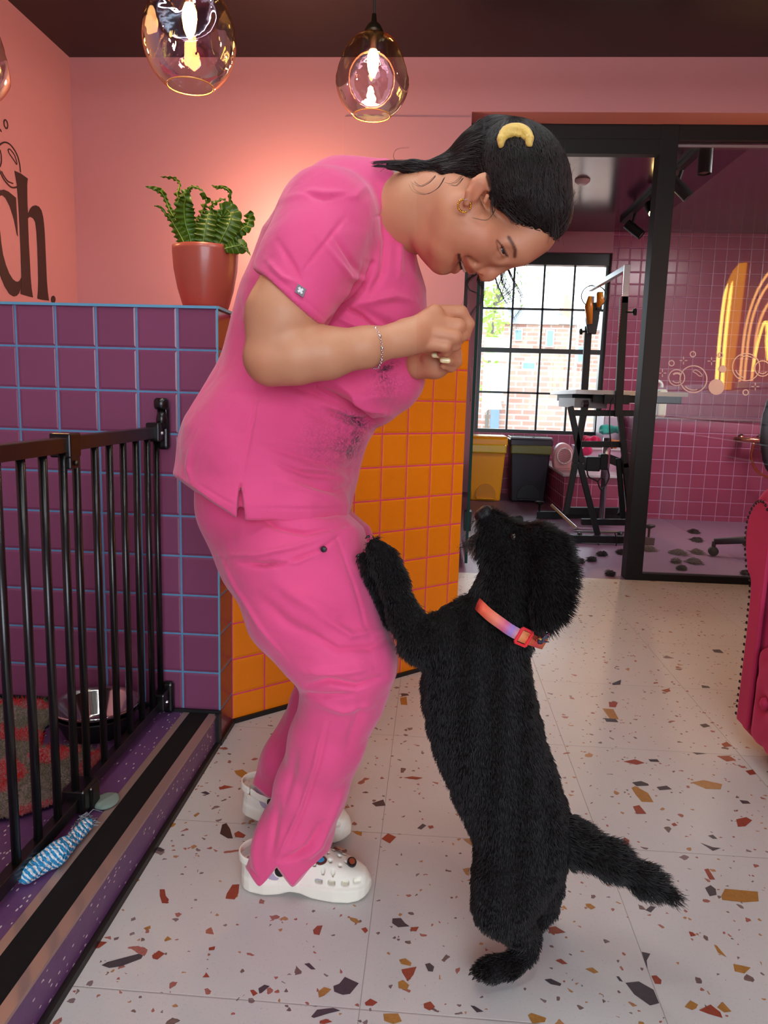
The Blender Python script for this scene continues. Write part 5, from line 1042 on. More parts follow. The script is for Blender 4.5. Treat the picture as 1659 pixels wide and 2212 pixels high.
W_TOP = [([(600, 440), (680, 415), (770, 422), (800, 395)], 9, .003), ([(655, 418), (700, 428), (765, 418)], 5, -.0035), ([(805, 570), (785, 620), (755, 655), (725, 680), (700, 707)], 5, -.015), ([(790, 560), (768, 620), (740, 650)], 10, .007),
  ([(700, 520), (760, 600), (790, 600)], 6, .004), ([(745, 470), (655, 585)], 4, -.0035), ([(720, 500), (760, 560), (775, 590)], 5, -.004), ([(600, 520), (640, 585), (650, 610)], 6, -.004), ([(575, 560), (610, 600), (640, 612)], 5, .004),
  ([(830, 455), (838, 520), (828, 590), (800, 640)], 7, -.007), ([(850, 440), (868, 520), (862, 600)], 6, .005), ([(868, 430), (890, 500), (898, 580)], 4, .004), ([(812, 470), (870, 440)], 3, -.003), ([(845, 365), (868, 405), (888, 470), (903, 550)], 3.5, .003),
  ([(760, 660), (800, 650), (850, 640), (890, 650)], 9, .006), ([(745, 662), (785, 684), (822, 716)], 4, -.011), ([(780, 668), (840, 700), (870, 720)], 9, -.006), ([(720, 680), (760, 700), (800, 720)], 7, .006),
  ([(690, 838), (735, 860), (775, 893), (812, 922)], 6, -.018), ([(725, 828), (780, 862), (835, 895)], 11, .013), ([(620, 832), (700, 858), (745, 880), (800, 915)], 7, -.008), ([(700, 885), (745, 903), (790, 922)], 7, -.010), ([(760, 912), (800, 922), (835, 905)], 8, -.012),
  ([(640, 870), (700, 905), (745, 925)], 9, -.004), ([(555, 840), (548, 900), (535, 960), (522, 1035)], 3.5, -.0035), ([(562, 840), (556, 900), (543, 960)], 5, .002), ([(560, 960), (640, 985), (720, 1005), (765, 1015)], 7, -.005), ([(590, 1000), (660, 1025), (730, 1030)], 6, -.005), ([(640, 1008), (700, 1015), (760, 1040)], 6, .005),
  ([(650, 1045), (720, 1062), (755, 1050)], 6, -.005), ([(600, 1040), (680, 1065), (740, 1085)], 7, .004), ([(700, 970), (740, 980), (765, 985)], 5, -.004), ([(600, 950), (670, 965), (740, 960)], 7, .004), ([(415, 965), (405, 1010), (410, 1040)], 5, .004),
  ([(420, 1040), (470, 1072), (512, 1094)], 2.2, -.002), ([(535, 1098), (640, 1098), (745, 1097)], 2.2, -.002), ([(575, 580), (640, 635), (702, 690)], 2.2, -.002), ([(530, 700), (545, 780), (540, 830)], 8, -.005), ([(640, 840), (560, 852), (500, 850)], 10, -.003)]
to, V, Q = sdf_obj('scrub_top', T, .0027, scrub, pr_, 2, folds(W_TOP, 1.15), fn=top_fn)
px, py = proj(V)
def stainf(blobs):
    s = np.zeros(len(px))
    for x, y, rx, ry, a, st in blobs:
        u = (px - x) * math.cos(a) + (py - y) * math.sin(a); v = -(px - x) * math.sin(a) + (py - y) * math.cos(a); s = np.maximum(s, st * np.exp(-((u / rx) ** 2 + (v / ry) ** 2)))
    return s
vcol(to, 'stain', stainf([(768, 910, 42, 14, .35, 1.4), (770, 950, 16, 40, .15, 1.2), (757, 975, 12, 20, .2, 1.5), (738, 960, 30, 40, 0, .75), (700, 960, 50, 60, 0, .35), (835, 795, 26, 10, -.5, 1.1), (828, 815, 10, 16, .5, 1.2), (840, 830, 40, 30, 0, .5), (745, 905, 30, 10, .4, .8)]) * (V[:, 1] < YC + .02))
# ---- trousers
B = SDF()
for a, b, sy in (((590, 1040, YC, 160), (600, 1110, 1.265, 148), 1.05), ((602, 1100, 1.225, 142), (640, 1200, 1.185, 148), 1.0), ((640, 1200, 1.185, 148), (672, 1300, 1.165, 137), 1.0), ((672, 1300, 1.165, 137), (722, 1390, 1.155, 118), 1.0), ((722, 1390, 1.155, 118), (748, 1432, 1.15, 101), 1.0), ((748, 1432, 1.15, 101), (738, 1505, 1.155, 86), 1.0),
  ((738, 1505, 1.155, 86), (704, 1605, 1.165, 78), 1.0), ((704, 1605, 1.165, 78), (671, 1705, 1.17, 73), .95), ((671, 1705, 1.17, 73), (634, 1805, 1.17, 75), .9), ((634, 1805, 1.17, 75), (608, 1900, 1.17, 82), .85),
  ((640, 1100, 1.35, 135), (692, 1200, 1.36, 112), 1.0), ((692, 1200, 1.36, 112), (738, 1310, 1.36, 102), 1.0), ((738, 1310, 1.36, 102), (768, 1420, 1.35, 88), 1.0), ((768, 1420, 1.35, 88), (706, 1520, 1.355, 70), 1.0), ((706, 1520, 1.355, 70), (627, 1640, 1.36, 60), 1.0), ((627, 1640, 1.36, 60), (592, 1720, 1.36, 52), .9)): B.chain([a, b], .022, sy)
B.chain([(515, 1105, 1.20, 75), (565, 1200, 1.2, 65)], .05)      # seat
def bot_fn(P):
    px, py = proj(P); d = B.eval(P) + (.006 + .018 * np.clip((px - 600) / 80, 0, 1)) * np.clip((1140 - py) / 45, 0, 1) * np.clip((px - 500) / 60, 0, 1); near = P[:, 1] < 1.265
    yh = np.interp(px, [500, 527, 560, 598, 632, 697, 730], [1850, 1868, 1913, 1866, 1913, 1850, 1825]); yf = np.interp(px, [520, 545, 575, 660], [1672, 1692, 1722, 1760])
    d = smax(d, np.where(near, (py - yh), np.where(py > 1600, py - yf, -30)) * PX_M, .002); return d.astype(np.float32)
W_BOT = [([(475, 1200), (560, 1198), (640, 1180), (700, 1160)], 5, .004), ([(520, 1215), (600, 1222), (690, 1190), (745, 1150)], 4, -.004), ([(530, 1218), (570, 1222), (600, 1212)], 6, -.006), ([(590, 1210), (640, 1215), (700, 1188)], 5, .003), ([(560, 1115), (600, 1140), (660, 1152), (745, 1135)], 5, -.006), ([(540, 1110), (620, 1128), (700, 1128), (745, 1118)], 7, .004),
  ([(775, 1075), (790, 1120), (808, 1200), (830, 1330)], 5, .0015), ([(720, 1140), (745, 1200), (775, 1300), (800, 1380)], 4, -.0014), ([(600, 1260), (660, 1300), (720, 1330)], 14, .004), ([(560, 1290), (620, 1345), (680, 1380)], 12, -.004), ([(660, 1360), (730, 1405), (800, 1400), (848, 1380)], 7, -.005), ([(690, 1330), (760, 1372), (830, 1362)], 8, .004),
  ([(665, 1480), (710, 1470), (770, 1480), (830, 1462)], 6, -.007), ([(655, 1500), (700, 1505), (760, 1498)], 6, -.005), ([(660, 1455), (720, 1452), (800, 1445)], 8, .005), ([(690, 1520), (740, 1535), (800, 1520)], 8, .004), ([(700, 1560), (680, 1650), (650, 1740), (610, 1830), (598, 1865)], 3.5, .003), ([(710, 1560), (690, 1650), (660, 1740), (622, 1830)], 3, -.003),
  ([(695, 1780), (668, 1830), (640, 1850), (608, 1858)], 7, -.008), ([(712, 1770), (690, 1825), (660, 1855)], 7, .005), ([(600, 1720), (590, 1790), (585, 1850)], 8, -.004), ([(560, 1780), (552, 1830), (556, 1890)], 8, .004), ([(640, 1620), (628, 1680), (606, 1760)], 9, -.003), ([(478, 1200), (510, 1270), (560, 1345), (620, 1425)], 4, .003), ([(745, 1700), (720, 1760), (705, 1800)], 8, .003),
  ([(780, 1500), (770, 1560), (750, 1620)], 10, -.004), ([(545, 1875), (560, 1895)], 3, -.002)]
bo_, V, Q = sdf_obj('trousers', B, .0027, scrub, pr_, 2, folds(W_BOT, 1.45), fn=bot_fn)
px, py = proj(V); vcol(bo_, 'stain', stainf([(699, 1187, 6, 4, .3, 2.0), (575, 1218, 18, 4, 0, .3)]) * (V[:, 1] < YC))
# ---- body: one continuous skin surface
K = SDF(); YH = 1.17
cr = M3[:, 0]; cu = -M3[:, 1]; el = -M3[:, 2]; eu = cr * .963 + cu * .27; ef = cr * .27 - cu * .963; RH = np.stack([eu, ef, el])
def hp(x, y, lat=0): return onY(x, y, YH - lat)
mp = mpp(1100, 480, YH)
def hc(a, b, ra, rb=None, k=.010, op='u', sy=1.0): K.cap(hp(*a), hp(*b), ra * mp, (ra if rb is None else rb) * mp, k, sy, op)
# trunk, pelvis and legs (inside the clothes)
K.chain([(590, 1030, YC, 135), (630, 880, YC, 130), (715, 690, YC, 135), (750, 560, YC, 120), (815, 475, 1.25, 84)], .03)
K.chain([(705, 480, 1.15, 68), (735, 470, 1.39, 68)], .03)
K.chain([(620, 1120, 1.225, 112), (672, 1300, 1.17, 105), (742, 1428, 1.155, 74), (700, 1605, 1.168, 54), (634, 1790, 1.18, 38), (612, 1850, 1.185, 34)], .02)
K.chain([(650, 1110, 1.35, 110), (735, 1310, 1.36, 78), (762, 1420, 1.355, 66), (627, 1640, 1.365, 40), (600, 1690, 1.37, 34)], .02)
# neck
K.chain([(815, 478, 1.25, 92), (905, 456, 1.205, 79), (985, 442, 1.175, 72)], .02)
# skull
K.ell(hp(1120, 412), (96 * mp, 122 * mp, .073), RH, .012)
hc((1150, 500, .022), (1150, 500, -.022), 52); hc((1122, 530, .024), (1122, 530, -.024), 43)
hc((1080, 528, .026), (1080, 528, -.026), 44); hc((1040, 505, .036), (1040, 505, -.036), 44)
hc((1022, 543, .014), (1022, 543, -.014), 42); hc((985, 505, .030), (985, 505, -.030), 46)
hc((958, 556, .007), (958, 556, -.007), 37, k=.014); hc((1012, 452, .050), (962, 535, .026), 30, 38); hc((1012, 452, -.050), (962, 535, -.026), 30, 38); hc((985, 470, .03), (940, 520, 0), 46, 40, .016); hc((985, 470, -.03), (940, 520, 0), 46, 40, .016)
hc((1038, 522, .046), (1015, 500, .048), 24, 26, .02)          # cheekbone and cheek
hc((1003, 522, .040), (996, 528, .036), 22, 20, .02)
# nose
hc((1112, 562), (1060, 588), 11, 15, .008); hc((1056, 592), (1049, 594), 16, 15, .006); hc((1040, 586, .011), (1043, 588, .010), 10, k=.005); hc((1040, 586, -.011), (1043, 588, -.010), 10, k=.005)
K.cap(hp(1033, 594, .010), hp(1040, 593, .012), 3.2 * mp, 2.6 * mp, .002, 1, 's')
# eye socket, lids
K.ell(hp(1090, 553, .047), (17 * mp, 15 * mp, 17 * mp), RH, .010, 's'); K.ell(hp(1090, 553, -.047), (17 * mp, 15 * mp, 17 * mp), RH, .010, 's')
EYE = hp(1080, 540, .037); K.cap(EYE, EYE + 1e-4, .0130, .0130, .004); K.cap(hp(1080, 540, -.037), hp(1080, 540, -.037) + 1e-4, .0130, .0130, .004)
K.cap(hp(1079, 528, .0515), hp(1091, 549, .046), 2.6 * mp, 3.4 * mp, .0015, 1, 's')
hc((1098, 520, .044), (1116, 556, .022), 7, 8, .012)             # brow ridge
# lips, smiling and open
hc((1017, 583), (1003, 556, .024), 8, 5, .005); hc((1017, 583), (1003, 556, -.024), 8, 5, .005)
hc((982, 579), (987, 552, .024), 10, 5, .006); hc((982, 579), (987, 552, -.024), 10, 5, .006)
hc((1001, 596), (996, 572, .020), 7.5, 7.0, .003, 's'); hc((996, 572, .020), (990, 550, .040), 7.0, 2.5, .003, 's'); hc((1001, 596), (996, 572, -.020), 7.5, 7.0, .003, 's')
# smile folds
hc((1026, 566, .030), (1004, 532, .050), 3.0, 3, .010, 's'); hc((968, 587, .0), (966, 575, .018), 2.5, 2.5, .010, 's')
# ear
hc((1047, 380, .068), (1024, 392, .078), 7, 6, .004); hc((1024, 392, .078), (1012, 416, .080), 6, 6, .004); hc((1012, 416, .080), (1008, 438, .075), 6, 8, .004); hc((1050, 384, .070), (1058, 410, .070), 6, 5, .004); hc((1040, 395, .070), (1022, 425, .072), 15, 11, .006)
K.cap(hp(1040, 408, .084), hp(1030, 425, .082), 9 * mp, 6 * mp, .004, 1, 's'); hc((1052, 424, .072), (1047, 436, .070), 5, 5, .004)
# near arm
K.chain([(690, 490, 1.13, 74), (655, 575, 1.085, 76), (612, 685, 1.055, 77), (588, 768, 1.045, 60)], .018); K.chain([(586, 778, 1.043, 53), (640, 770, 1.043, 57), (705, 763, 1.048, 53), (790, 750, 1.065, 41), (865, 733, 1.085, 33), (890, 726, 1.09, 33)], .014)
K.chain([(606, 741, .997, 2.5), (630, 731, 1.003, 4), (660, 722, 1.009, 5), (705, 711, 1.014, 6)], .006, op='s')
# far arm
K.chain([(735, 480, 1.39, 66), (790, 640, 1.42, 58), (760, 790, 1.42, 48), (840, 795, 1.30, 40), (905, 786, 1.20, 26)], .016)
# near hand: palm from metacarpals, five fingers
YA = 1.095
for kx, ky, r in ((938, 676, 19), (944, 697, 19), (940, 721, 19), (930, 743, 18)): K.chain([(880, 728, YA, 29), (kx, ky, YA + .012, r)], .012)
def finger(pts, k=.004): K.chain(pts, k)
finger([(940, 675, 1.118, 17), (994, 675, 1.128, 15.5), (1011, 700, 1.134, 13.5), (1006, 724, 1.14, 11.5)])
finger([(945, 697, 1.106, 17), (990, 704, 1.112, 15.5), (998, 724, 1.122, 12.5), (988, 740, 1.135, 10.5)])
finger([(940, 721, 1.098, 17), (982, 728, 1.100, 15.5), (984, 745, 1.112, 12.5), (970, 752, 1.128, 10.5)])
finger([(930, 743, 1.096, 15), (962, 748, 1.098, 13), (964, 760, 1.110, 10.5), (952, 764, 1.122, 9)])
finger([(895, 738, 1.115, 19), (935, 752, 1.14, 15), (968, 742, 1.155, 12)], .006)
# far hand, curled below
K.chain([(905, 790, 1.20, 27), (940, 786, 1.185, 29), (958, 775, 1.185, 26)], .012)
finger([(955, 752, 1.178, 14), (982, 752, 1.165, 12), (960, 757, 1.146, 10)]); finger([(955, 768, 1.178, 14), (985, 766, 1.165, 12.5), (958, 766, 1.142, 10), (944, 766, 1.138, 8.5)])
finger([(955, 785, 1.178, 13), (986, 782, 1.165, 11.5), (968, 779, 1.144, 9.5), (960, 778, 1.140, 8)]); finger([(950, 797, 1.18, 11), (976, 794, 1.166, 9.5), (958, 790, 1.15, 8)]); finger([(925, 772, 1.17, 15), (940, 752, 1.155, 12), (962, 745, 1.15, 10)], .006)
K.lo = [l for l in K.lo]; bodyo, V, Q = sdf_obj('body', K, .0021, skinm, pr_, 2)
px, py = proj(V); lat = YH - V[:, 1]; tint = np.ones((len(V), 3)); head = (px > 900) & (py < 625) & (V[:, 2] > 1.0)
def paint(mask, d, w, col, soft=.5):
    a = np.clip((w - d) / (w * soft), 0, 1) * mask; tint[:] = tint * (1 - a[:, None]) + np.array(col) * a[:, None]
def blobd(x, y, rx, ry=None): return np.hypot((px - x) / rx, (py - y) / (ry or rx))
tint[:] *= np.where(head[:, None], np.array([.97, .88, .88]), 1.0)
for x, y, r, c, s_ in ((1045, 505, 60, (.93, .66, .66), 1), (985, 540, 45, (.93, .70, .68), 1), (1050, 590, 20, (.93, .66, .64), 1), (1025, 410, 34, (.98, .66, .62), 1), (940, 540, 40, (.88, .62, .60), 1)):
    dd = blobd(x, y, r); a = .6 * np.exp(-dd ** 2 * 1.5) * head; tint[:] = tint * (1 - a[:, None]) + np.array(c) * a[:, None]
d_, _ = seg_d(px, py, [(1019, 585), (1010, 574), (1004, 556)]); paint(head, d_, 7, (.72, .40, .42)); d_, _ = seg_d(px, py, [(981, 584), (983, 570), (988, 553)]); paint(head, d_, 8, (.74, .42, .44))
d_, _ = seg_d(px, py, [(1000, 590), (996, 572), (991, 551)]); paint(head, d_, 4.8, (.10, .04, .04), .4)
d_, f_ = seg_d(px, py, [(1099, 513), (1107, 526), (1113, 540), (1112, 554)]); paint(head & (lat > 0), d_, 5.5, (.24, .17, .15), .6)
d_, f_ = seg_d(px, py, [(1074, 519), (1084, 531), (1092, 545), (1096, 553)]); paint(head & (lat > 0), d_, 3, (.22, .15, .14), .6)
d_, f_ = seg_d(px, py, [(1072, 522), (1076, 540), (1086, 555)]); paint(head & (lat > 0), d_, 2.5, (.5, .35, .32), .7)
# scalp under the hair is dark
hy = lambda x: np.interp(x, [1003, 1043, 1052, 1062, 1077, 1101, 1113, 1145, 1183, 1197, 1240], [378, 372, 400, 440, 452, 466, 480, 486, 497, 524, 545])
a = np.clip((hy(px) - py) / 10 - .2, 0, 1) * ((px > 1050) | (py < 372)) * (px > 1000) * head; tint[:] = tint * (1 - a[:, None]) + np.array((.10, .075, .07)) * a[:, None]
hand = (px > 900) & (py > 640) & (py < 830); tint[:] *= np.where(hand[:, None], np.array([.97, .88, .86]), 1)
elb = np.exp(-blobd(555, 800, 50) ** 2)[:, None]; tint[:] *= 1 - elb * np.array([.02, .12, .14])
vcol(bodyo, 'tint', tint)
# ---- eyes, teeth, nails
t = NT('eye'); P = t.pos(); vi = t.n('ShaderNodeVectorMath', operation='DISTANCE'); gz = (ef * .62 + eu * .02 + el * .75); gz /= np.linalg.norm(gz); ip = EYE + gz * .0118
t.set(vi, 0, P); vi.inputs[1].default_value = tuple(ip); dist = vi.outputs['Value']
t.princ(Base_Color=t.ramp(t.math('DIVIDE', dist, .012), [(0, (.01, .01, .01, 1)), (.22, (.04, .036, .032, 1)), (.48, (.07, .06, .05, 1)), (.54, (.02, .02, .02, 1)), (.60, (.30, .24, .22, 1)), (1, (.30, .22, .20, 1))]), Roughness=.08, Coat_Weight=1.0)
m = MB(); m.lathe([(max(.0118 * math.sin(a), 0), .0118 * math.cos(a)) for a in np.linspace(0, PI, 17)], EYE, 24); m.build('eye', t.m, pr_, smooth=True)
m = MB(); rg = np.random.RandomState(2)
for k in range(16):
    u = k / 15; b_ = hp(1076 + 17 * u, 522 + 29 * u, .0505 - .006 * u); e = b_ + ef * .004 + el * .003 + eu * (-.001 + .003 * rg.rand()); m.tube([b_, (b_ + e) / 2 + el * .001, e + ef * .002], [.0004, .0003, .0001], 4)
m.build('eyelashes', mat('lash', (.01, .008, .008), .6), pr_)
s = SDF(); s.cap(hp(1004, 584), hp(1001, 572, .016), 4.4 * mp, 4.2 * mp, .002); s.cap(hp(1001, 572, .016), hp(996, 560, .027), 4.2 * mp, 2.6 * mp, .002); s.cap(hp(1004, 584), hp(1001, 570, -.018), 4.4 * mp, 3.8 * mp, .002); sdf_obj('teeth', s, .0015, mat('teeth', srgb(226, 212, 196), .25), pr_)
nailm = mat('cream_nail_varnish', srgb(236, 218, 158), .2, coat=.5)
for x, y, Y, a in ((945, 767, 1.128, .05), (963, 778.5, 1.130, .12), (938, 755, 1.139, -.2)):
    s = SDF(); c = onY(x, y, Y); q = mpp(x, y, Y); d = cr * math.cos(a) - cu * math.sin(a); s.cap(c - d * 7 * q, c + d * 5 * q, 6.4 * q, 6 * q, .001, .5); sdf_obj('fingernail', s, .0008, nailm, pr_, 1)
# ---- sleeve logo tag
tg = MB(); c = [onY(x, y, 1.0) for x, y in ((644, 613), (662, 625), (655, 643), (637, 630))]
def snap(p, fn, off=.0012, ymax=9):
    """march a point along the camera ray onto a surface"""
    d = p - C0; d /= np.linalg.norm(d); L = np.linalg.norm(p - C0) - .06; q = None; best, bl = 9, L
    for k in range(200):
        q = C0 + d * L; v = float(fn(q[None])[0])
        if v < best: best, bl = v, L
        if v < .0008: break
        L += max(min(v, .02) * .7, .0006)
    return C0 + d * (bl - off)
c = [snap(p, top_fn, .004) for p in c]; tg.prism(c, (0, -.0012, 0)); tgo = tg.build('sleeve_tag', mat('grey_tag', srgb(128, 120, 124), .7), pr_)
m = MB(); cc = sum(c) / 4; ax = (c[1] - c[0]); ax /= np.linalg.norm(ax); ay = (c[3] - c[0]); ay /= np.linalg.norm(ay)
for d in ((ax * .8 + ay * .6), (ax * .6 - ay * .8)): m.obox(cc - d * .0042 - (0, .0016, 0), cc + d * .0042 - (0, .0016, 0), .003, .0006, (0, 1, 0))
m.build('cross_emblem', mat('white_print', srgb(235, 232, 232), .6), tgo)
s = SDF(); s.chain([(852, 372, 1.22, 10), (868, 400, 1.19, 8), (878, 425, 1.16, 7)], .006); s.chain([(852, 372, 1.22, 9), (850, 371, 1.30, 9)], .006); sdf_obj('undershirt_edge', s, .002, mat('grey_undershirt', srgb(150, 148, 152), .9), pr_)
# pen clip in the trouser pocket
m = MB(); c = snap(onY(699, 1187, 1.0), bot_fn, .003); m.lathe([(0, .003), (.004, .002), (.005, -.002)], c, 10, (0, -1, 0)); m.build('pocket_stud', black_soft, pr_)
# ---- bracelet
silver = mat('silver', srgb(220, 220, 224), .15, 1); m = MB()
bc = onY(807, 751, 1.069); axv = onY(850, 740, 1.082) - onY(770, 757, 1.062); axv /= np.linalg.norm(axv); u = np.cross(axv, (0, 1, 0)); u /= np.linalg.norm(u); w_ = np.cross(axv, u); R = 44.5 * mpp(807, 751, 1.069)
for k in range(64):
    a = 2 * PI * k / 64; p = bc + R * (math.cos(a) * u + math.sin(a) * w_) + axv * (.004 * math.sin(a + .6) + .0006 * (-1) ** k); r = .0024 if k % 6 == 0 else .0013
    m.lathe([(0, -r), (r * .8, -r * .5), (r, 0), (r * .8, r * .5), (0, r)], p, 6)
o = m.build('bracelet', silver, pr_, smooth=True); o['label'] = 'silver chain bracelet with small stones'
# ---- earring
gold = mat('gold', srgb(226, 170, 70), .18, 1); m = MB(); ec = hp(1003, 445, .078)
for k in range(20):
    a = -.5 + k * .285; p0_ = ec + (cr * math.cos(a) + cu * math.sin(a)) * 11 * mp; p1_ = ec + (cr * math.cos(a) + cu * math.sin(a)) * 15 * mp; m.tube([p0_ + el * .001, p1_ + el * .001], .0012, 6)
m.tube([ec + (cr * math.cos(a) + cu * math.sin(a)) * 13 * mp for a in np.linspace(-.6, 5.1, 30)], .0011, 6); m.build('hoop_earring', gold, pr_, smooth=True)
m = MB()
for k in range(3): m.box(*sum([[v - .0007, v + .0007] for v in hp(1004 + 2.6 * k, 432 - k * .6, .0865)], [])) if False else m.lathe([(0, .0012), (.0013, 0), (0, -.0012)], hp(1003.5 + 3 * k, 431.5, .0865), 8)
m.build('crystal_stud', silver, pr_)
# ---- hair
t = NT('dark_brown_hair'); P = t.pos(); hi_ = t.n('ShaderNodeHairInfo'); t.princ(Base_Color=t.mix(hi_.outputs['Random'], (.006, .004, .0035, 1), (.020, .010, .008, 1)), Roughness=.42, Specular_IOR_Level=.35); hairm = t.m
hairb = mat('hair_mass', (.008, .005, .0045), .6, bump=.6, bscale=150, bdist=.004, spec=.2)
Hs = SDF(); Hs.ell(hp(1122, 402), (106 * mp, 132 * mp, .0785), RH, .01)
HC = hp(1122, 402)
def hq(pts, k=.02, sy=1.0): Hs.chain([(x, y, Y, r) for x, y, Y, r in pts], k, sy)
hq([(1105, 312, 1.17, 34), (1060, 306, 1.17, 38), (1015, 336, 1.17, 34), (960, 360, 1.17, 15), (890, 362, 1.17, 8), (840, 359, 1.17, 5)]); hq([(1040, 345, 1.16, 38), (1005, 368, 1.15, 16), (960, 374, 1.15, 8)], .02); hq([(1070, 345, 1.17, 60)], .03)
Hs.cap(hp(1172, 460, .030), hp(1172, 460, -.030), 60 * mp, 60 * mp, .012); Hs.cap(hp(1150, 450, .045), hp(1120, 420, .055), 40 * mp, 40 * mp, .012)
def hair_fn(P):
    px, py = proj(P); d = Hs.eval(P)
    yl = np.interp(px, [800, 860, 940, 1014, 1043, 1052, 1062, 1077, 1101, 1113, 1145, 1183, 1197, 1206, 1240], [372, 374, 382, 384, 374, 400, 440, 453, 467, 482, 491, 503, 524, 530, 534])
    return smax(d, (py - yl) * mp, .003).astype(np.float32)
def hpost(V, Q):
    N = vnormals(V, Q); sc = hp(1108, 300); q = V - HC; th = np.arctan2(q @ el, q @ eu) ; ph = np.arctan2(q @ ef, q @ eu)
    return V + N * (.0012 * np.sin(ph * 70 + 3 * np.sin(th * 6)) + .0006 * np.sin(ph * 163 + th * 9))[:, None] * ((q @ (-ef)) < .06)[:, None]
ho, Vh, Qh = sdf_obj('hair', Hs, .0026, hairb, pr_, 1, hpost, fn=hair_fn)
# strands combed over the mass: from the hairline up to the tie, then along the ponytail
rg = np.random.RandomState(11); nf = vnormals(Vh, Qh); strands = []
tie = hp(1112, 300); pxh, pyh = proj(Vh); n_all = len(Vh); pick = rg.choice(n_all, 9000)
pony = [(1105, 300), (1060, 300), (1015, 334), (960, 358), (890, 360), (808, 356)]
for i in pick:
    p = Vh[i].copy(); x, y = pxh[i], pyh[i]; nrm_ = nf[i]; out = [p + nrm_ * .001]; left = (x < 1045 and y < 380) or x < 1000
    L = rg.uniform(.02, .045); n = 6
    for k in range(1, n):
        if left: dirn = onY(700, 352, 1.17) - p
        else: dirn = tie - p
        dirn = dirn / (np.linalg.norm(dirn) + 1e-9); dirn = dirn - nrm_ * (dirn @ nrm_); dirn /= np.linalg.norm(dirn) + 1e-9
        p = p + dirn * L / n; dd = float(hair_fn(p[None])[0]) if False else 0
        q_ = (p - HC); out.append(p + nrm_ * (.001 + .0006 * rg.rand()))
    strands.append(out)
S_ = np.array(strands)
# pull points back onto the mass
flat = S_.reshape(-1, 3)
for it in range(3):
    v = hair_fn(flat); e_ = 5e-4; g_ = np.stack([(hair_fn(flat + np.eye(3)[k] * e_) - v) / e_ for k in range(3)], 1); gn = np.linalg.norm(g_, axis=1)[:, None] + 1e-6
    flat = flat - g_ / gn * np.clip(v - .0012, -.004, .004)[:, None]
S_ = flat.reshape(S_.shape); o = curves_obj('combed_hair', S_, np.linspace(.00045, .00015, 6), hairm, ho); o['kind'] = 'stuff'
# loose wisps
W_ = []
def wisp(pts, Y, n, spread, seed):
    r = np.random.RandomState(seed)
    for k in range(n):
        o1 = r.normal(0, 1, 2); q = [(x + o1[0] * spread * (.25 + .75 * j / (len(pts) - 1)) + r.normal(0, .6), y + o1[1] * spread * .5) for j, (x, y) in enumerate(pts)]
        dy = r.normal(0, .006); c = bez([onY(x, y, Y + dy) for x, y in q], 6); c = [c[int(i)] for i in np.linspace(0, len(c) - 1, 20)]; W_.append(c)
wisp([(1040, 590), (1032, 604), (1044, 625), (1038, 650), (1022, 672), (1012, 690)], 1.21, 16, 4, 1); wisp([(1030, 592), (1010, 606), (1016, 625), (1030, 632), (1040, 640)], 1.21, 10, 3, 2); wisp([(1022, 595), (1008, 615), (1006, 650), (1002, 668)], 1.22, 16, 5, 8)
wisp([(1085, 575), (1085, 600), (1100, 630), (1112, 655)], 1.22, 34, 9, 3); wisp([(1095, 575), (1110, 610), (1126, 640), (1124, 668), (1112, 690), (1118, 718)], 1.22, 14, 5, 4); wisp([(1075, 582), (1070, 600), (1085, 640), (1100, 665), (1108, 690)], 1.22, 14, 5, 5); wisp([(1110, 570), (1125, 600), (1134, 640), (1130, 670)], 1.22, 8, 5, 6); wisp([(1120, 568), (1142, 590), (1140, 612)], 1.2, 5, 4, 7)
wisp([(990, 352), (930, 352), (880, 350), (845, 350), (806, 352)], 1.17, 60, 4, 9); wisp([(990, 362), (930, 368), (880, 366), (840, 360), (808, 358)], 1.17, 60, 4, 10); wisp([(905, 372), (870, 358), (850, 340), (858, 322), (884, 318)], 1.15, 2, 1, 12)
wisp([(940, 378), (925, 392), (905, 400), (890, 390)], 1.10, 4, 5, 13); wisp([(960, 382), (945, 405), (920, 418), (895, 412), (885, 395)], 1.10, 3, 4, 14); wisp([(1000, 384), (985, 400), (970, 398)], 1.09, 6, 6, 15)
wisp([(1195, 330), (1222, 375), (1236, 420), (1233, 450)], 1.15, 14, 4, 16); wisp([(1210, 350), (1232, 400), (1240, 430)], 1.15, 8, 5, 17); wisp([(1040, 285), (1080, 268), (1130, 275), (1180, 305)], 1.16, 14, 4, 18); wisp([(1192, 440), (1200, 480), (1200, 522)], 1.105, 26, 9, 19)
wisp([(1072, 440), (1066, 460), (1050, 475), (1020, 470)], 1.09, 3, 2, 21); wisp([(1062, 430), (1062, 455), (1070, 470)], 1.092, 12, 4, 22); wisp([(1090, 455), (1106, 472), (1118, 485)], 1.095, 20, 5, 23)
o = curves_obj('loose_hair', np.array(W_), np.linspace(.00028, .0001, 20), hairm, ho); o['kind'] = 'stuff'
# scrunchie
s = SDF(); q = mpp(1113, 295, YH)
arc_ = bez([np.array(p, float) for p in ((1082, 305), (1088, 291), (1100, 283), (1114, 281), (1128, 283), (1140, 291), (1145, 303))], 3)
for k, p_ in enumerate(arc_):
    c = snap(onY(p_[0], p_[1], .9), hair_fn, .004); s.cap(c, c + cr * .5 * q + cu * (4 - 9 * (k % 2)) * q, (7.5 + 2.5 * (k % 2)) * q, 6.5 * q, .0015); s.cap(c + cu * 9 * q, c + cu * 10 * q + cr * q, (6 + 1.5 * ((k + 1) % 2)) * q, 5 * q, .0015); s.cap(c - cu * 9 * q, c - cu * 9.5 * q + cr * q, (6 + 1.5 * (k % 3)) * q, 5 * q, .0015)
for k in range(9):
    a = PI * k / 8; c = hp(1113 + 29 * math.cos(a), 292, -.02 - .03 * math.sin(a)); s.cap(c, c + cu * .001, 10 * q, 10 * q, .003)
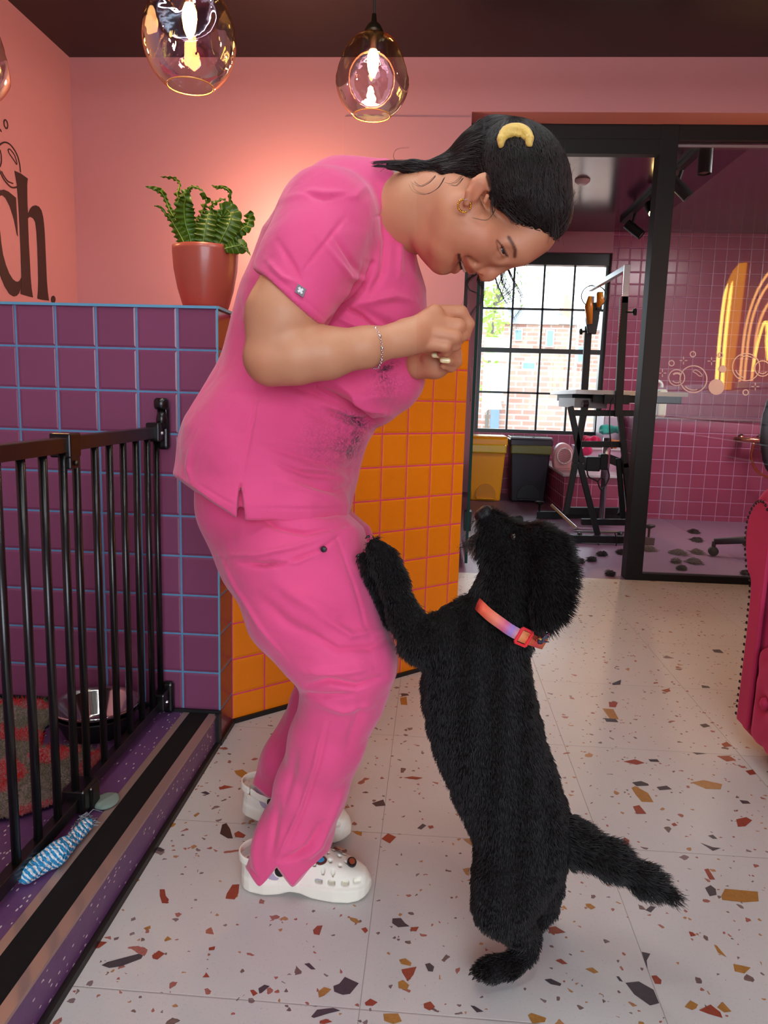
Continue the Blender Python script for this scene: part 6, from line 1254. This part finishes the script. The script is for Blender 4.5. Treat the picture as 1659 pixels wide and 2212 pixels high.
[s.cap(onY(x_, 297, 1.12), onY(x_, 294, 1.17), 8 * q, 8 * q, .004) for x_ in (1086, 1141)]; sdf_obj('scrunchie', s, .002, mat('yellow_satin', srgb(222, 184, 88), .45, bump=.5, bscale=160, bdist=.004, sheen=.4), pr_)
# ---- socks and clogs
clog_m = mat('off_white_foam', srgb(236, 231, 215), .6, var=.05, vscale=30, bump=.15, bscale=500); hole_m = mat('clog_hole', srgb(120, 108, 112), .6); sock_m = mat('lilac_sock', srgb(176, 164, 186), .9)
def clog_fn(P):
    x, y, z = P.T; yc = .006 * np.sin(np.clip((x - .05) / .2, 0, 1) * PI)
    w = np.interp(x, [-.02, -.004, .001, .008, .02, .05, .10, .15, .19, .22, .24, .252, .259, .2635, .275], [-.012, .0, .012, .022, .030, .037, .037, .046, .051, .048, .040, .029, .017, .0, -.02]); 
    dpl = np.abs(y - yc) - w; sole = smax(smax(dpl, z - .030, .006), -z + .0, .004); arch = .010 * np.exp(-((x - .112) / .028) ** 2); sole = smax(sole, arch - z, .006); toe_up = np.clip((x - .21) / .05, 0, 1) ** 2 * .010; sole = smax(sole, toe_up - z, .004)
    up = np.interp(x, [-.01, .0, .03, .06, .085, .105, .13, .16, .19, .22, .25, .265], [.05, .056, .056, .054, .060, .074, .078, .070, .060, .050, .038, .020])
    w2 = w - .003; q = np.hypot(np.maximum(np.abs(y - yc) / np.maximum(w2, .004), 0) ** 1.5, np.maximum(z - .010, 0) / up ** 1.0 * 1.0)
    body = (q - 1) * np.minimum(w2, .03).clip(.004); wall = smax(smax(np.abs(y - yc) - w2, z - up, .010), .012 - z, .004)
    body = np.where(x > .10, smin(body, body, .001), wall); body = smin(np.where(x > .08, (q - 1) * .03, 1.), np.where(x < .12, wall, 1.), .012); body = smax(smax(body, .012 - z, .003), x - .259, .008)
    inner = smax(np.abs(y - yc) - (w2 - .0055), .022 - z, .004); inner = smax(inner, x - .118, .01); inner = smax(inner, .008 - x, .006); body = smax(body, -inner, .003)
    d = smin(sole, body, .004)
    d = smax(d, .0022 - np.abs(z - .031) - np.maximum(np.abs(np.abs(y - yc) - w) - .004, 0) * 3 - .0016, .001)
    for hx, hy_ in HOLES:
        u = np.hypot(x - hx, (y - yc) - hy_) - .0036; dd = smax(u, .040 - z, .001); d = smax(d, -dd, .001)
    for hx in (.160, .186, .213, .236):
        for sg_ in (-1, 1):
            b_ = np.maximum(np.maximum(np.abs(x - hx) - .0072, np.abs(z - .0385 - (.002 if hx > .22 else 0)) - .0042), np.where((y - yc) * sg_ > w * .55, -1, 1) * .01); d = smax(d, -b_, .001)
    # heel strap
    st = np.maximum(np.abs(np.maximum(np.abs(y - yc) - (w + .0015), 0) ) - .0, 0); band = smax(np.abs(np.abs(y - yc) - np.maximum(w + .001, .006)) - .0022, np.abs(z - (.058 + np.clip((.08 - x) / .08, 0, 1) * .016)) - .0085, .002); band = smax(band, x - .088, .002); band = smax(band, -.012 - x, .002)
    back = smax(np.abs(np.hypot(x - .034, y - yc) - .0385) - .0022, np.abs(z - .072) - .0085, .002); back = smax(back, x - .03, .002); band = np.where(x < .03, back, band); d = smin(d, band, .002)
    return d.astype(np.float32)
HOLES = [(.150, -.028), (.168, -.034), (.188, -.034), (.160, -.014), (.180, -.018), (.200, -.020), (.212, -.006), (.150, 0), (.172, 0), (.196, 0.004), (.160, .016), (.182, .018), (.205, .018), (.150, .03), (.172, .034)]
s = SDF(); s.lo, s.hi = [np.array((-.012, -.056, 0))], [np.array((.266, .058, .092))]
Vc, Qc = surface_nets(clog_fn, s.lo[0] - .008, s.hi[0] + .008, .0021); Vc = relax(Vc, Qc, 1, .4)
def place_clog(heel, ang, L, tilt=0, nm='clog', lab=None):
    k = L / .262; c, s_ = math.cos(ang), math.sin(ang); ct, st_ = math.cos(tilt), math.sin(tilt)
    R = np.array([[c, -s_, 0], [s_, c, 0], [0, 0, 1]]) @ np.array([[ct, 0, -st_], [0, 1, 0], [st_, 0, ct]]); T_ = lambda P: (P * k) @ R.T + heel
    o = np_mesh(nm, T_(Vc), Qc, clog_m, pr_)
    m = MB(); m.lathe([(0, .0035), (.0075, .003), (.0095, 0)], T_(np.array([[.084, -.0385, .058]]))[0], 20, tuple(R @ (0, -1, 0))); rv = m.build('strap_rivet', mat('black_rivet', srgb(20, 20, 22), .25), o)
    m = MB(); m.lathe([(.0095, .001), (.0115, .001), (.0125, -.001), (.0095, -.001)], T_(np.array([[.084, -.0385, .058]]))[0], 20, tuple(R @ (0, -1, 0))); m.build('rivet_rim', clog_m, o)
    sk = SDF(); sk.cap(T_(np.array([[.068, 0, .05]]))[0], T_(np.array([[.085, 0, .095]]))[0], .031, .029, .01); sk.cap(T_(np.array([[.05, 0, .045]]))[0], T_(np.array([[.215, 0, .028]]))[0], .026, .018, .01); sdf_obj('sock', sk, .004, sock_m, pr_)
    return o, T_, R
hl = onZ(522, 1888, .0); hl = onZ(524, 1908, .0); tl = onZ(801, 1925, .0); v = tl - hl; ang = math.atan2(v[1], v[0]); L = np.linalg.norm(v[:2])
c1, T1, R1 = place_clog(hl, ang, L)
hl2 = onZ(526, 1765, .0); tl2 = onZ(756, 1812, .0); v = tl2 - hl2
# far heel is lifted slightly off the ground
c2, T2, R2 = place_clog(hl2 + (0, 0, .020), math.atan2(v[1], v[0]), np.linalg.norm(v[:2]), -.075)
# shoe charms, kept as plain shapes
def charm(T_, R_, x, y, pts, cols, off=0):
    zz = .08
    for k in range(60):
        if clog_fn(np.array([[x, y + .0, zz]]))[0] < .001: break
        zz -= .001
    c = T_(np.array([[x, y, zz + .0025]]))[0]; n = np.array((.25, y * 18, 1.)); n /= np.linalg.norm(n); a = np.cross((0, 1, 0), n); a /= np.linalg.norm(a); b = np.cross(n, a); a, b, n = R_ @ a, R_ @ b, R_ @ n
    m = MB(); m.prism([c + a * u + b * w for u, w in pts], n * .0035); o = m.build('shoe_charm', cols[0], pr_, bevel=.0006)
    if len(cols) > 1: m = MB(); m.prism([c + n * .0036 + a * u * .62 + b * w * .62 + a * off for u, w in pts], n * .0008); m.build('charm_inlay', cols[1], o)
oval = [(.0085 * math.cos(a), .012 * math.sin(a)) for a in np.linspace(0, 2 * PI, 18, endpoint=False)]; drop = [(.012 * math.cos(a) * (1 + .3 * math.sin(a)), .009 * math.sin(a)) for a in np.linspace(0, 2 * PI, 16, endpoint=False)]
CM = {n: mat('charm_' + n, srgb(*c), .4) for n, c in dict(brown=(96, 48, 38), blue=(60, 150, 190), rust=(160, 76, 44), black=(28, 26, 30), tan=(190, 140, 110), grey=(110, 120, 112)).items()}
charm(T1, R1, .160, -.022, drop, (CM['brown'], CM['blue'])); charm(T1, R1, .222, -.004, oval, (CM['black'], CM['rust'])); charm(T1, R1, .196, .022, drop, (CM['brown'], CM['tan'])); charm(T1, R1, .172, .038, drop, (CM['black'],)); charm(T2, R2, .212, .002, drop, (CM['brown'], CM['tan'])); charm(T2, R2, .180, .026, drop, (CM['grey'],))
# ================================================================ the dog
dg = thing('dog', (.12, 1.03, 0), 'fluffy black dog standing on hind legs, front paws on the pink trousers', 'dog')
D_ = SDF(); dk = lambda pts, k=.02, sy=1.0, op='u': D_.chain(pts, k, sy, op)
dk([(1085, 1330, 1.10, 66), (1030, 1395, 1.09, 92), (1030, 1490, 1.085, 106), (1052, 1590, 1.075, 106), (1088, 1690, 1.065, 98), (1124, 1775, 1.055, 92), (1128, 1850, 1.05, 88)], .03, .92)
dk([(985, 1375, 1.07, 58), (925, 1385, 1.07, 42)], .03)
# head and neck
dk([(1040, 1390, 1.09, 80), (1092, 1330, 1.10, 66), (1105, 1265, 1.10, 62), (1138, 1215, 1.10, 74)], .025)
dk([(1160, 1212, 1.10, 72)], .02, 1.0); dk([(1138, 1215, 1.10, 68), (1095, 1180, 1.10, 46), (1074, 1150, 1.10, 33), (1060, 1122, 1.10, 22)], .02); dk([(1095, 1205, 1.10, 44), (1050, 1180, 1.10, 22), (1028, 1178, 1.10, 11)], .016)
dk([(1140, 1160, 1.07, 24), (1160, 1150, 1.05, 16)], .02); dk([(1185, 1185, 1.045, 40), (1200, 1250, 1.025, 38), (1190, 1310, 1.03, 34), (1176, 1345, 1.04, 20)], .012, .7); dk([(1165, 1165, 1.155, 32), (1190, 1220, 1.17, 32), (1196, 1290, 1.165, 24)], .012, .7)
D_.cap(onY(1040, 1160, 1.03), onY(1058, 1190, 1.03), .002, .002, .008, 1, 's')
# forelegs on the thigh
dk([(965, 1400, 1.08, 52), (905, 1388, 1.085, 36), (874, 1330, 1.092, 30), (852, 1265, 1.098, 26), (830, 1212, 1.10, 25), (812, 1182, 1.102, 17)], .016)
dk([(900, 1370, 1.15, 34), (846, 1325, 1.15, 22), (815, 1262, 1.135, 19), (792, 1212, 1.11, 14)], .012)
for x, y, Y in ((802, 1170, 1.092), (812, 1168, 1.10), (797, 1180, 1.10)): dk([(812, 1184, 1.10, 11), (x, y, Y, 8)], .004)
for x, y in ((783, 1200), (780, 1210)): dk([(792, 1212, 1.11, 10), (x, y, 1.105, 7)], .004)
# near hind leg
dk([(1128, 1840, 1.035, 78), (1098, 1910, 1.015, 74), (1082, 1955, 1.01, 54), (1116, 1998, 1.02, 34), (1146, 2026, 1.03, 20)], .02); dk([(1146, 2028, 1.03, 22), (1134, 2060, 1.02, 20), (1102, 2087, 1.01, 22), (1062, 2093, 1.00, 24)], .012)
for dx, dy, Y in ((-30, -2, 1.015), (-33, 6, 1.0), (-26, 15, .985), (-12, 18, .975)): dk([(1062, 2092, 1.0, 16), (1062 + dx, 2092 + dy, Y, 9.5)], .004)
# far hind leg
dk([(1160, 1840, 1.10, 66), (1168, 1910, 1.12, 42), (1184, 1960, 1.14, 22)], .02); dk([(1184, 1966, 1.14, 18), (1160, 1995, 1.12, 16), (1128, 2022, 1.11, 16), (1110, 2030, 1.11, 15)], .01)
# tail, belly fold
dk([(1180, 1800, 1.05, 48), (1245, 1822, 1.03, 34), (1320, 1858, 1.01, 30), (1400, 1905, .99, 21), (1462, 1940, .975, 8)], .02)
dk([(1008, 1738, 1.07, 8), (1050, 1782, 1.07, 16)], .012)
coat = mat('black_coat', (.006, .005, .005), .85, bump=.8, bscale=220, bdist=.004, spec=.15)
def dpost(V, Q):
    N = vnormals(V, Q); x, y, z = V.T; return V + N * (.0018 * np.sin(x * 120 + 3 * np.sin(z * 80)) * np.sin(z * 95 + y * 60) + .0012 * RNG.normal(0, 1, len(V)) * .3)[:, None]
db, V, Q = sdf_obj('body', D_, .0034, coat, dg, 2, dpost)
px, py = proj(V); N = vnormals(V, Q)
# ---- fur strands
tri = np.concatenate([Q[:, [0, 1, 2]], Q[:, [0, 2, 3]]]); a, b, c = V[tri[:, 0]], V[tri[:, 1]], V[tri[:, 2]]; ar = np.linalg.norm(np.cross(b - a, c - a), axis=1); rg = np.random.RandomState(21)
NS = 90000; ti = rg.choice(len(tri), NS, p=ar / ar.sum()); r1, r2 = np.sqrt(rg.rand(NS)), rg.rand(NS); w = np.stack([1 - r1, r1 * (1 - r2), r1 * r2], 1)
R0 = (V[tri[ti]] * w[:, :, None]).sum(1); Nn = (N[tri[ti]] * w[:, :, None]).sum(1); Nn /= np.linalg.norm(Nn, axis=1)[:, None]; fx, fy = proj(R0)
crv, cuv = M3[:, 0], -M3[:, 1]; flow = np.tile(np.array((.15, -.05, -1.)), (NS, 1))
hd = (fy < 1385) & (fx > 995); nosep = onY(1055, 1110, 1.10); hf = R0 - nosep; hf /= np.linalg.norm(hf, axis=1)[:, None]; flow[hd] = hf[hd]
tl_ = (fx > 1225) & (fy > 1760); flow[tl_] = (crv * .85 - cuv * .5)
fl_m = (fx < 935) & (fy < 1420); flow[fl_m] = (crv * .25 - cuv * .9)
fp = (fx < 1140) & (fy > 2035); flow[fp] = (-crv * .8 - cuv * .5)
ln = np.full(NS, .0095); ln[hd] = .0125; ln[hd & (fx < 1105) & (fy < 1210)] = .0075; ln[(fx > 1150) & (fy < 1375)] = .0135; ln[tl_] = .015; ln[fl_m] = .0095; ln[fy > 1880] = np.minimum(ln[fy > 1880], np.where(fx[fy > 1880] < 1230, .0068, .015))
beard = (fx > 990) & (fx < 1050) & (fy > 1150) & (fy < 1215); ln[beard] = .013
cl_ = np.sin(R0[:, 0] * 210 + 2 * np.sin(R0[:, 2] * 130)) * np.sin(R0[:, 2] * 190 + R0[:, 1] * 150); cl2 = np.stack([np.sin(R0[:, 2] * 160 + R0[:, 1] * 90), np.cos(R0[:, 0] * 150), np.sin(R0[:, 0] * 130 + 1)], 1)
ln *= rg.uniform(.6, 1.15, NS) * (1 + .18 * cl_); dirs = Nn * .62 + flow * .62 + cl2 * .20 + rg.normal(0, .13, (NS, 3)); dirs /= np.linalg.norm(dirs, axis=1)[:, None]
d2 = dirs + flow * .55 + rg.normal(0, .12, (NS, 3)); d2 /= np.linalg.norm(d2, axis=1)[:, None]; d3 = d2 + flow * .4 + rg.normal(0, .15, (NS, 3)); d3 /= np.linalg.norm(d3, axis=1)[:, None]
l_ = ln[:, None] / 3; P_ = np.stack([R0 - Nn * .0008, R0 + dirs * l_, R0 + (dirs + d2) * l_, R0 + (dirs + d2 + d3) * l_], 1)
cd, _ = seg_d(fx, fy, [(1030, 1302), (1060, 1330), (1110, 1366), (1150, 1383), (1172, 1388)]); keep = cd > 9
t = NT('black_fur'); hi_ = t.n('ShaderNodeHairInfo'); t.princ(Base_Color=t.mix(hi_.outputs['Intercept'], (.003, .0025, .0025, 1), t.mix(hi_.outputs['Random'], (.005, .0045, .0045, 1), (.020, .016, .015, 1))), Roughness=.42, Specular_IOR_Level=.3); furm = t.m
brownm = mat('brown_beard_fur', srgb(92, 70, 58), .6)
o = curves_obj('fur', P_[keep & ~(beard & (fx < 1030))], [.00042, .00036, .00026, .00008], furm, db); o['kind'] = 'stuff'
o = curves_obj('beard', P_[beard & (fx < 1030)], [.0004, .00034, .00024, .00008], brownm, db); o['kind'] = 'stuff'; o['label'] = 'brownish grey beard under the chin'
W_ = []; rg = np.random.RandomState(8)
for k in range(26): 
    x, y = 1036 + rg.normal(0, 6), 1130 + rg.normal(0, 12); W_.append([onY(x, y, 1.08), onY(x - 8, y + 8, 1.07), onY(x - 14 + rg.normal(0, 3), y + 26 + rg.normal(0, 4), 1.07)])
for k in range(30):
    x, y = 1020 + rg.normal(0, 8), 1175 + rg.normal(0, 6); W_.append([onY(x, y, 1.085), onY(x - 8, y + 2, 1.08), onY(x - 15 + rg.normal(0, 2), y + 8 + rg.normal(0, 5), 1.08)])
o = curves_obj('whiskers', np.array(W_), [.0004, .0003, .0001], furm, db); o['kind'] = 'stuff'
# nose, eye, claws
s = SDF(); nc = onY(1050, 1108, 1.10); s.cap(nc, onY(1040, 1114, 1.10), .0115, .0105, .003, 1.25); q_ = onY(1038, 1108, 1.085); s.cap(q_, q_ + (0, .001, 0), .003, .003, .002, 1, 's'); sdf_obj('nose', s, .0012, mat('wet_nose', (.005, .0045, .005), .45, spec=.3, bump=.4, bscale=600), dg)
m = MB(); m.lathe([(max(.006 * math.sin(a), 0), .006 * math.cos(a)) for a in np.linspace(0, PI, 13)], onY(1110, 1160, 1.062), 16); m.build('eye', mat('dark_eye', (.01, .006, .004), .15), dg, smooth=True)
cm = mat('dark_claw', (.015, .012, .012), .35); 
for x, y, Y in ((1024, 2092, 1.005), (1022, 2101, .992), (1030, 2111, .980), (1043, 2116, .970), (799, 1158, 1.092), (778, 1198, 1.10)): m = MB(); c = onY(x, y, Y); m.tube([c, c + crv * -.004 + cuv * -.001, c + crv * -.007 - cuv * .004], [.0022, .0018, .0006], 8); m.build('claw', cm, dg, smooth=True)
# ---- collar
d_fn = D_.eval; near = [(1028, 1300), (1036, 1308), (1048, 1320), (1062, 1332), (1080, 1345), (1098, 1358), (1115, 1368), (1132, 1376), (1148, 1382), (1162, 1387), (1174, 1389)]
pts = []
for x, y in near[1:-1]: pts.append(snap(onY(x, y, .8), d_fn, .009)); pts[-1][1] = min(pts[-1][1], 1.09)
lft, rgt = onY(1025, 1297, 1.10), onY(1176, 1390, 1.10); ctr = (lft + rgt) / 2; back = []
for p in pts[::-1]: back.append(np.array((p[0], 2.2 - p[1] - .005, p[2])))
ringp = bez([lft] + pts + [rgt] + back + [lft], 6)[:-1]; ringp = np.array(ringp); n = len(ringp)
for _ in range(3): ringp = (np.roll(ringp, 1, 0) + ringp * 2 + np.roll(ringp, -1, 0)) / 4
axn = (cuv * .86 + crv * .50); axn /= np.linalg.norm(axn); Wc = .0085; V_ = []; Q_ = []
for p in ringp: V_ += [p - axn * Wc, p + axn * Wc]
for i in range(n): j = (i + 1) % n; Q_.append((2 * i, 2 * i + 1, 2 * j + 1, 2 * j))
t = NT('rainbow_webbing'); at = t.n('ShaderNodeAttribute', attribute_name='along'); cc = t.ramp(at.outputs['Fac'], [(0, srgb(214, 60, 62)), (.12, srgb(224, 92, 60)), (.3, srgb(222, 120, 96)), (.42, srgb(200, 90, 120)), (.52, srgb(150, 120, 190)), (.66, srgb(226, 150, 96)), (.78, srgb(226, 120, 70)), (.9, srgb(226, 64, 76)), (1, srgb(196, 110, 60))])
t.princ(Base_Color=cc, Roughness=.6, Normal=t.bump(t.noise(t.pos(), 900, 2), .4, .001)); co_ = np_mesh('collar', np.array(V_), np.array(Q_), t.m, dg, smooth=True)
xx = np.repeat(np.clip((proj(ringp)[0] - 1028) / 146, 0, 1), 2); vcol(co_, 'along', xx); md = co_.modifiers.new('solid', 'SOLIDIFY'); md.thickness = .0022; co_['label'] = 'orange, pink and lilac webbing collar'
i0 = int(np.argmin(np.hypot(proj(ringp)[0] - 1128, np.where(ringp[:, 1] < 1.1, 0, 999)))); p = ringp[i0]; tg_ = ringp[(i0 + 2) % n] - ringp[i0 - 2]; tg_ /= np.linalg.norm(tg_); nn = np.cross(tg_, axn); nn = nn if nn[1] < 0 else -nn
m = MB(); cs = [p + nn * .003 + tg_ * u * .011 + axn * v * .0115 for u, v in ((-1, -1), (1, -1), (1, 1), (-1, 1))]
for k in range(4): m.obox(cs[k], cs[(k + 1) % 4], .004, .004, tuple(nn))
m.build('slider_buckle', mat('coral_plastic', srgb(226, 52, 60), .35), co_, bevel=.0008)
t = NT('patterned_ribbon'); vo = t.n('ShaderNodeTexVoronoi', i_Vector=t.pos(), i_Scale=240.0); se = t.n('ShaderNodeSeparateColor', i_Color=vo.outputs['Color']); t.princ(Base_Color=t.ramp(se.outputs[0], [(0, srgb(26, 28, 50)), (.62, srgb(210, 90, 130)), (.74, srgb(222, 190, 80)), (.84, srgb(90, 150, 200)), (.92, srgb(26, 28, 50))], 'CONSTANT'), Roughness=.6)
m = MB(); b0_ = onY(1166, 1384, 1.03)
for sx, sy_ in ((1, .9), (1, -.35)):
    c = b0_; e1 = c + crv * .012 + cuv * (.006 * sy_ + .003); e2 = c + crv * .013 + cuv * (.012 * sy_); m.prism([c - cuv * .002, c + cuv * .002, e2 + cuv * .003, e1 - cuv * .002 + crv * .001], (0, -.004, 0))
m.lathe([(0, -.004), (.004, -.003), (.0045, 0), (.004, .003), (0, .004)], b0_ + (0, -.003, 0), 10, tuple(crv)); m.build('collar_bow', t.m, co_, bevel=.0006)
# ================================================================ light
Wd = bpy.data.worlds.new('sky'); S.world = Wd; Wd.use_nodes = True
bg = Wd.node_tree.nodes['Background']; bg.inputs[0].default_value = (.80, .90, 1, 1); bg.inputs[1].default_value = 9.0
def area(name, loc, rot, sx, sy, power, col):
    l = bpy.data.lights.new(name, 'AREA'); l.shape = 'RECTANGLE'; l.size = sx; l.size_y = sy; l.energy = power; l.color = col
    o = bpy.data.objects.new(name, l); COL.objects.link(o); o.location = loc; o.rotation_euler = rot; return o
for o in (area('shop_window_portal', (.6, -1.88, 1.25), (PI / 2, 0, 0), 2.1, 1.8, 1, (1, 1, 1)), area('groom_window_portal', (.93, 7.0, 1.36), (-PI / 2, 0, 0), 1.13, 1.6, 1, (1, 1, 1))):
    o.data.cycles.is_portal = True
def point(name, loc, power, col, r=.03):
    l = bpy.data.lights.new(name, 'POINT'); l.energy = power; l.color = col; l.shadow_soft_size = r
    o = bpy.data.objects.new(name, l); COL.objects.link(o); o.location = loc; return o
S.cycles.max_bounces = 7; S.cycles.diffuse_bounces = 4; S.cycles.glossy_bounces = 4; S.cycles.transparent_max_bounces = 16; S.cycles.use_adaptive_sampling = True; S.cycles.adaptive_threshold = .025; S.cycles.caustics_reflective = False; S.cycles.caustics_refractive = False
S.cycles.sample_clamp_indirect = 6

m = MB(); m.tube([(-.1 + .6 * math.cos(a), .75 + .6 * math.sin(a), 2.24) for a in np.linspace(0, 2 * PI, 64, endpoint=False)], .016, 10, True)
rl = thing('ring_light', (-.1, .75, ZC), 'large white ring light hanging under the ceiling above the photographer', 'ceiling light')
m.build('light_tube', emis('cool_white_tube', (.93, .98, 1, 1), 40), rl, smooth=True)
m = MB()
for a in (0, 2.1, 4.2): m.tube([(-.1 + .6 * math.cos(a), .75 + .6 * math.sin(a), 2.25), (-.1 + .6 * math.cos(a), .75 + .6 * math.sin(a), ZC)], .002, 6)
o = m.build('suspension_wire', black_soft, rl); o['kind'] = 'stuff'
fl_ = thing('added_glow_lamp', (-.62, 3.2, 0), 'added warm standing lamp, unseen behind the person, for the glow on the back wall', 'lamp')  # added lamp, stays unseen; put in to warm the back wall
m = MB(); m.lathe([(0, .02), (.13, .02), (.14, 0), (0, 0)], (-.62, 3.2, 0), 30); m.lathe([(.01, .02), (.01, 1.42)], (-.62, 3.2, 0), 12); m.build('stand', black, fl_)
m = MB(); m.lathe([(0, .03), (.03, .02), (.045, 0), (.03, -.03), (0, -.04)], (-.62, 3.2, 1.47), 20); m.build('bulb', bulbm, fl_, smooth=True)
point('added_lamp_glow', (-.66, 3.2, 1.56), 15, (1, .62, .36), .05)
cp = thing('added_fill_panel', (2.35, 4.7, ZC), 'square white panel added out of view to brighten the grooming room', 'ceiling light')  # added fill, no such fitting seen; brightens the grooming room
m = MB(); m.box(2.05, 2.65, 4.4, 5.0, ZC - .03, ZC - .006); m.build('panel', emis('fill_panel_white', (1, .94, .94, 1), 30), cp)
l = bpy.data.lights.new('spot_beam', 'SPOT'); l.energy = 40; l.color = (1, .66, .36); l.spot_size = 1.3; l.spot_blend = .6; l.shadow_soft_size = .03
o = bpy.data.objects.new('spot_beam', l); COL.objects.link(o); o.location = L3 + np.array((0, -.03, -.02)); o.rotation_euler = (-.6, 0, 0)
S.view_settings.exposure = .15
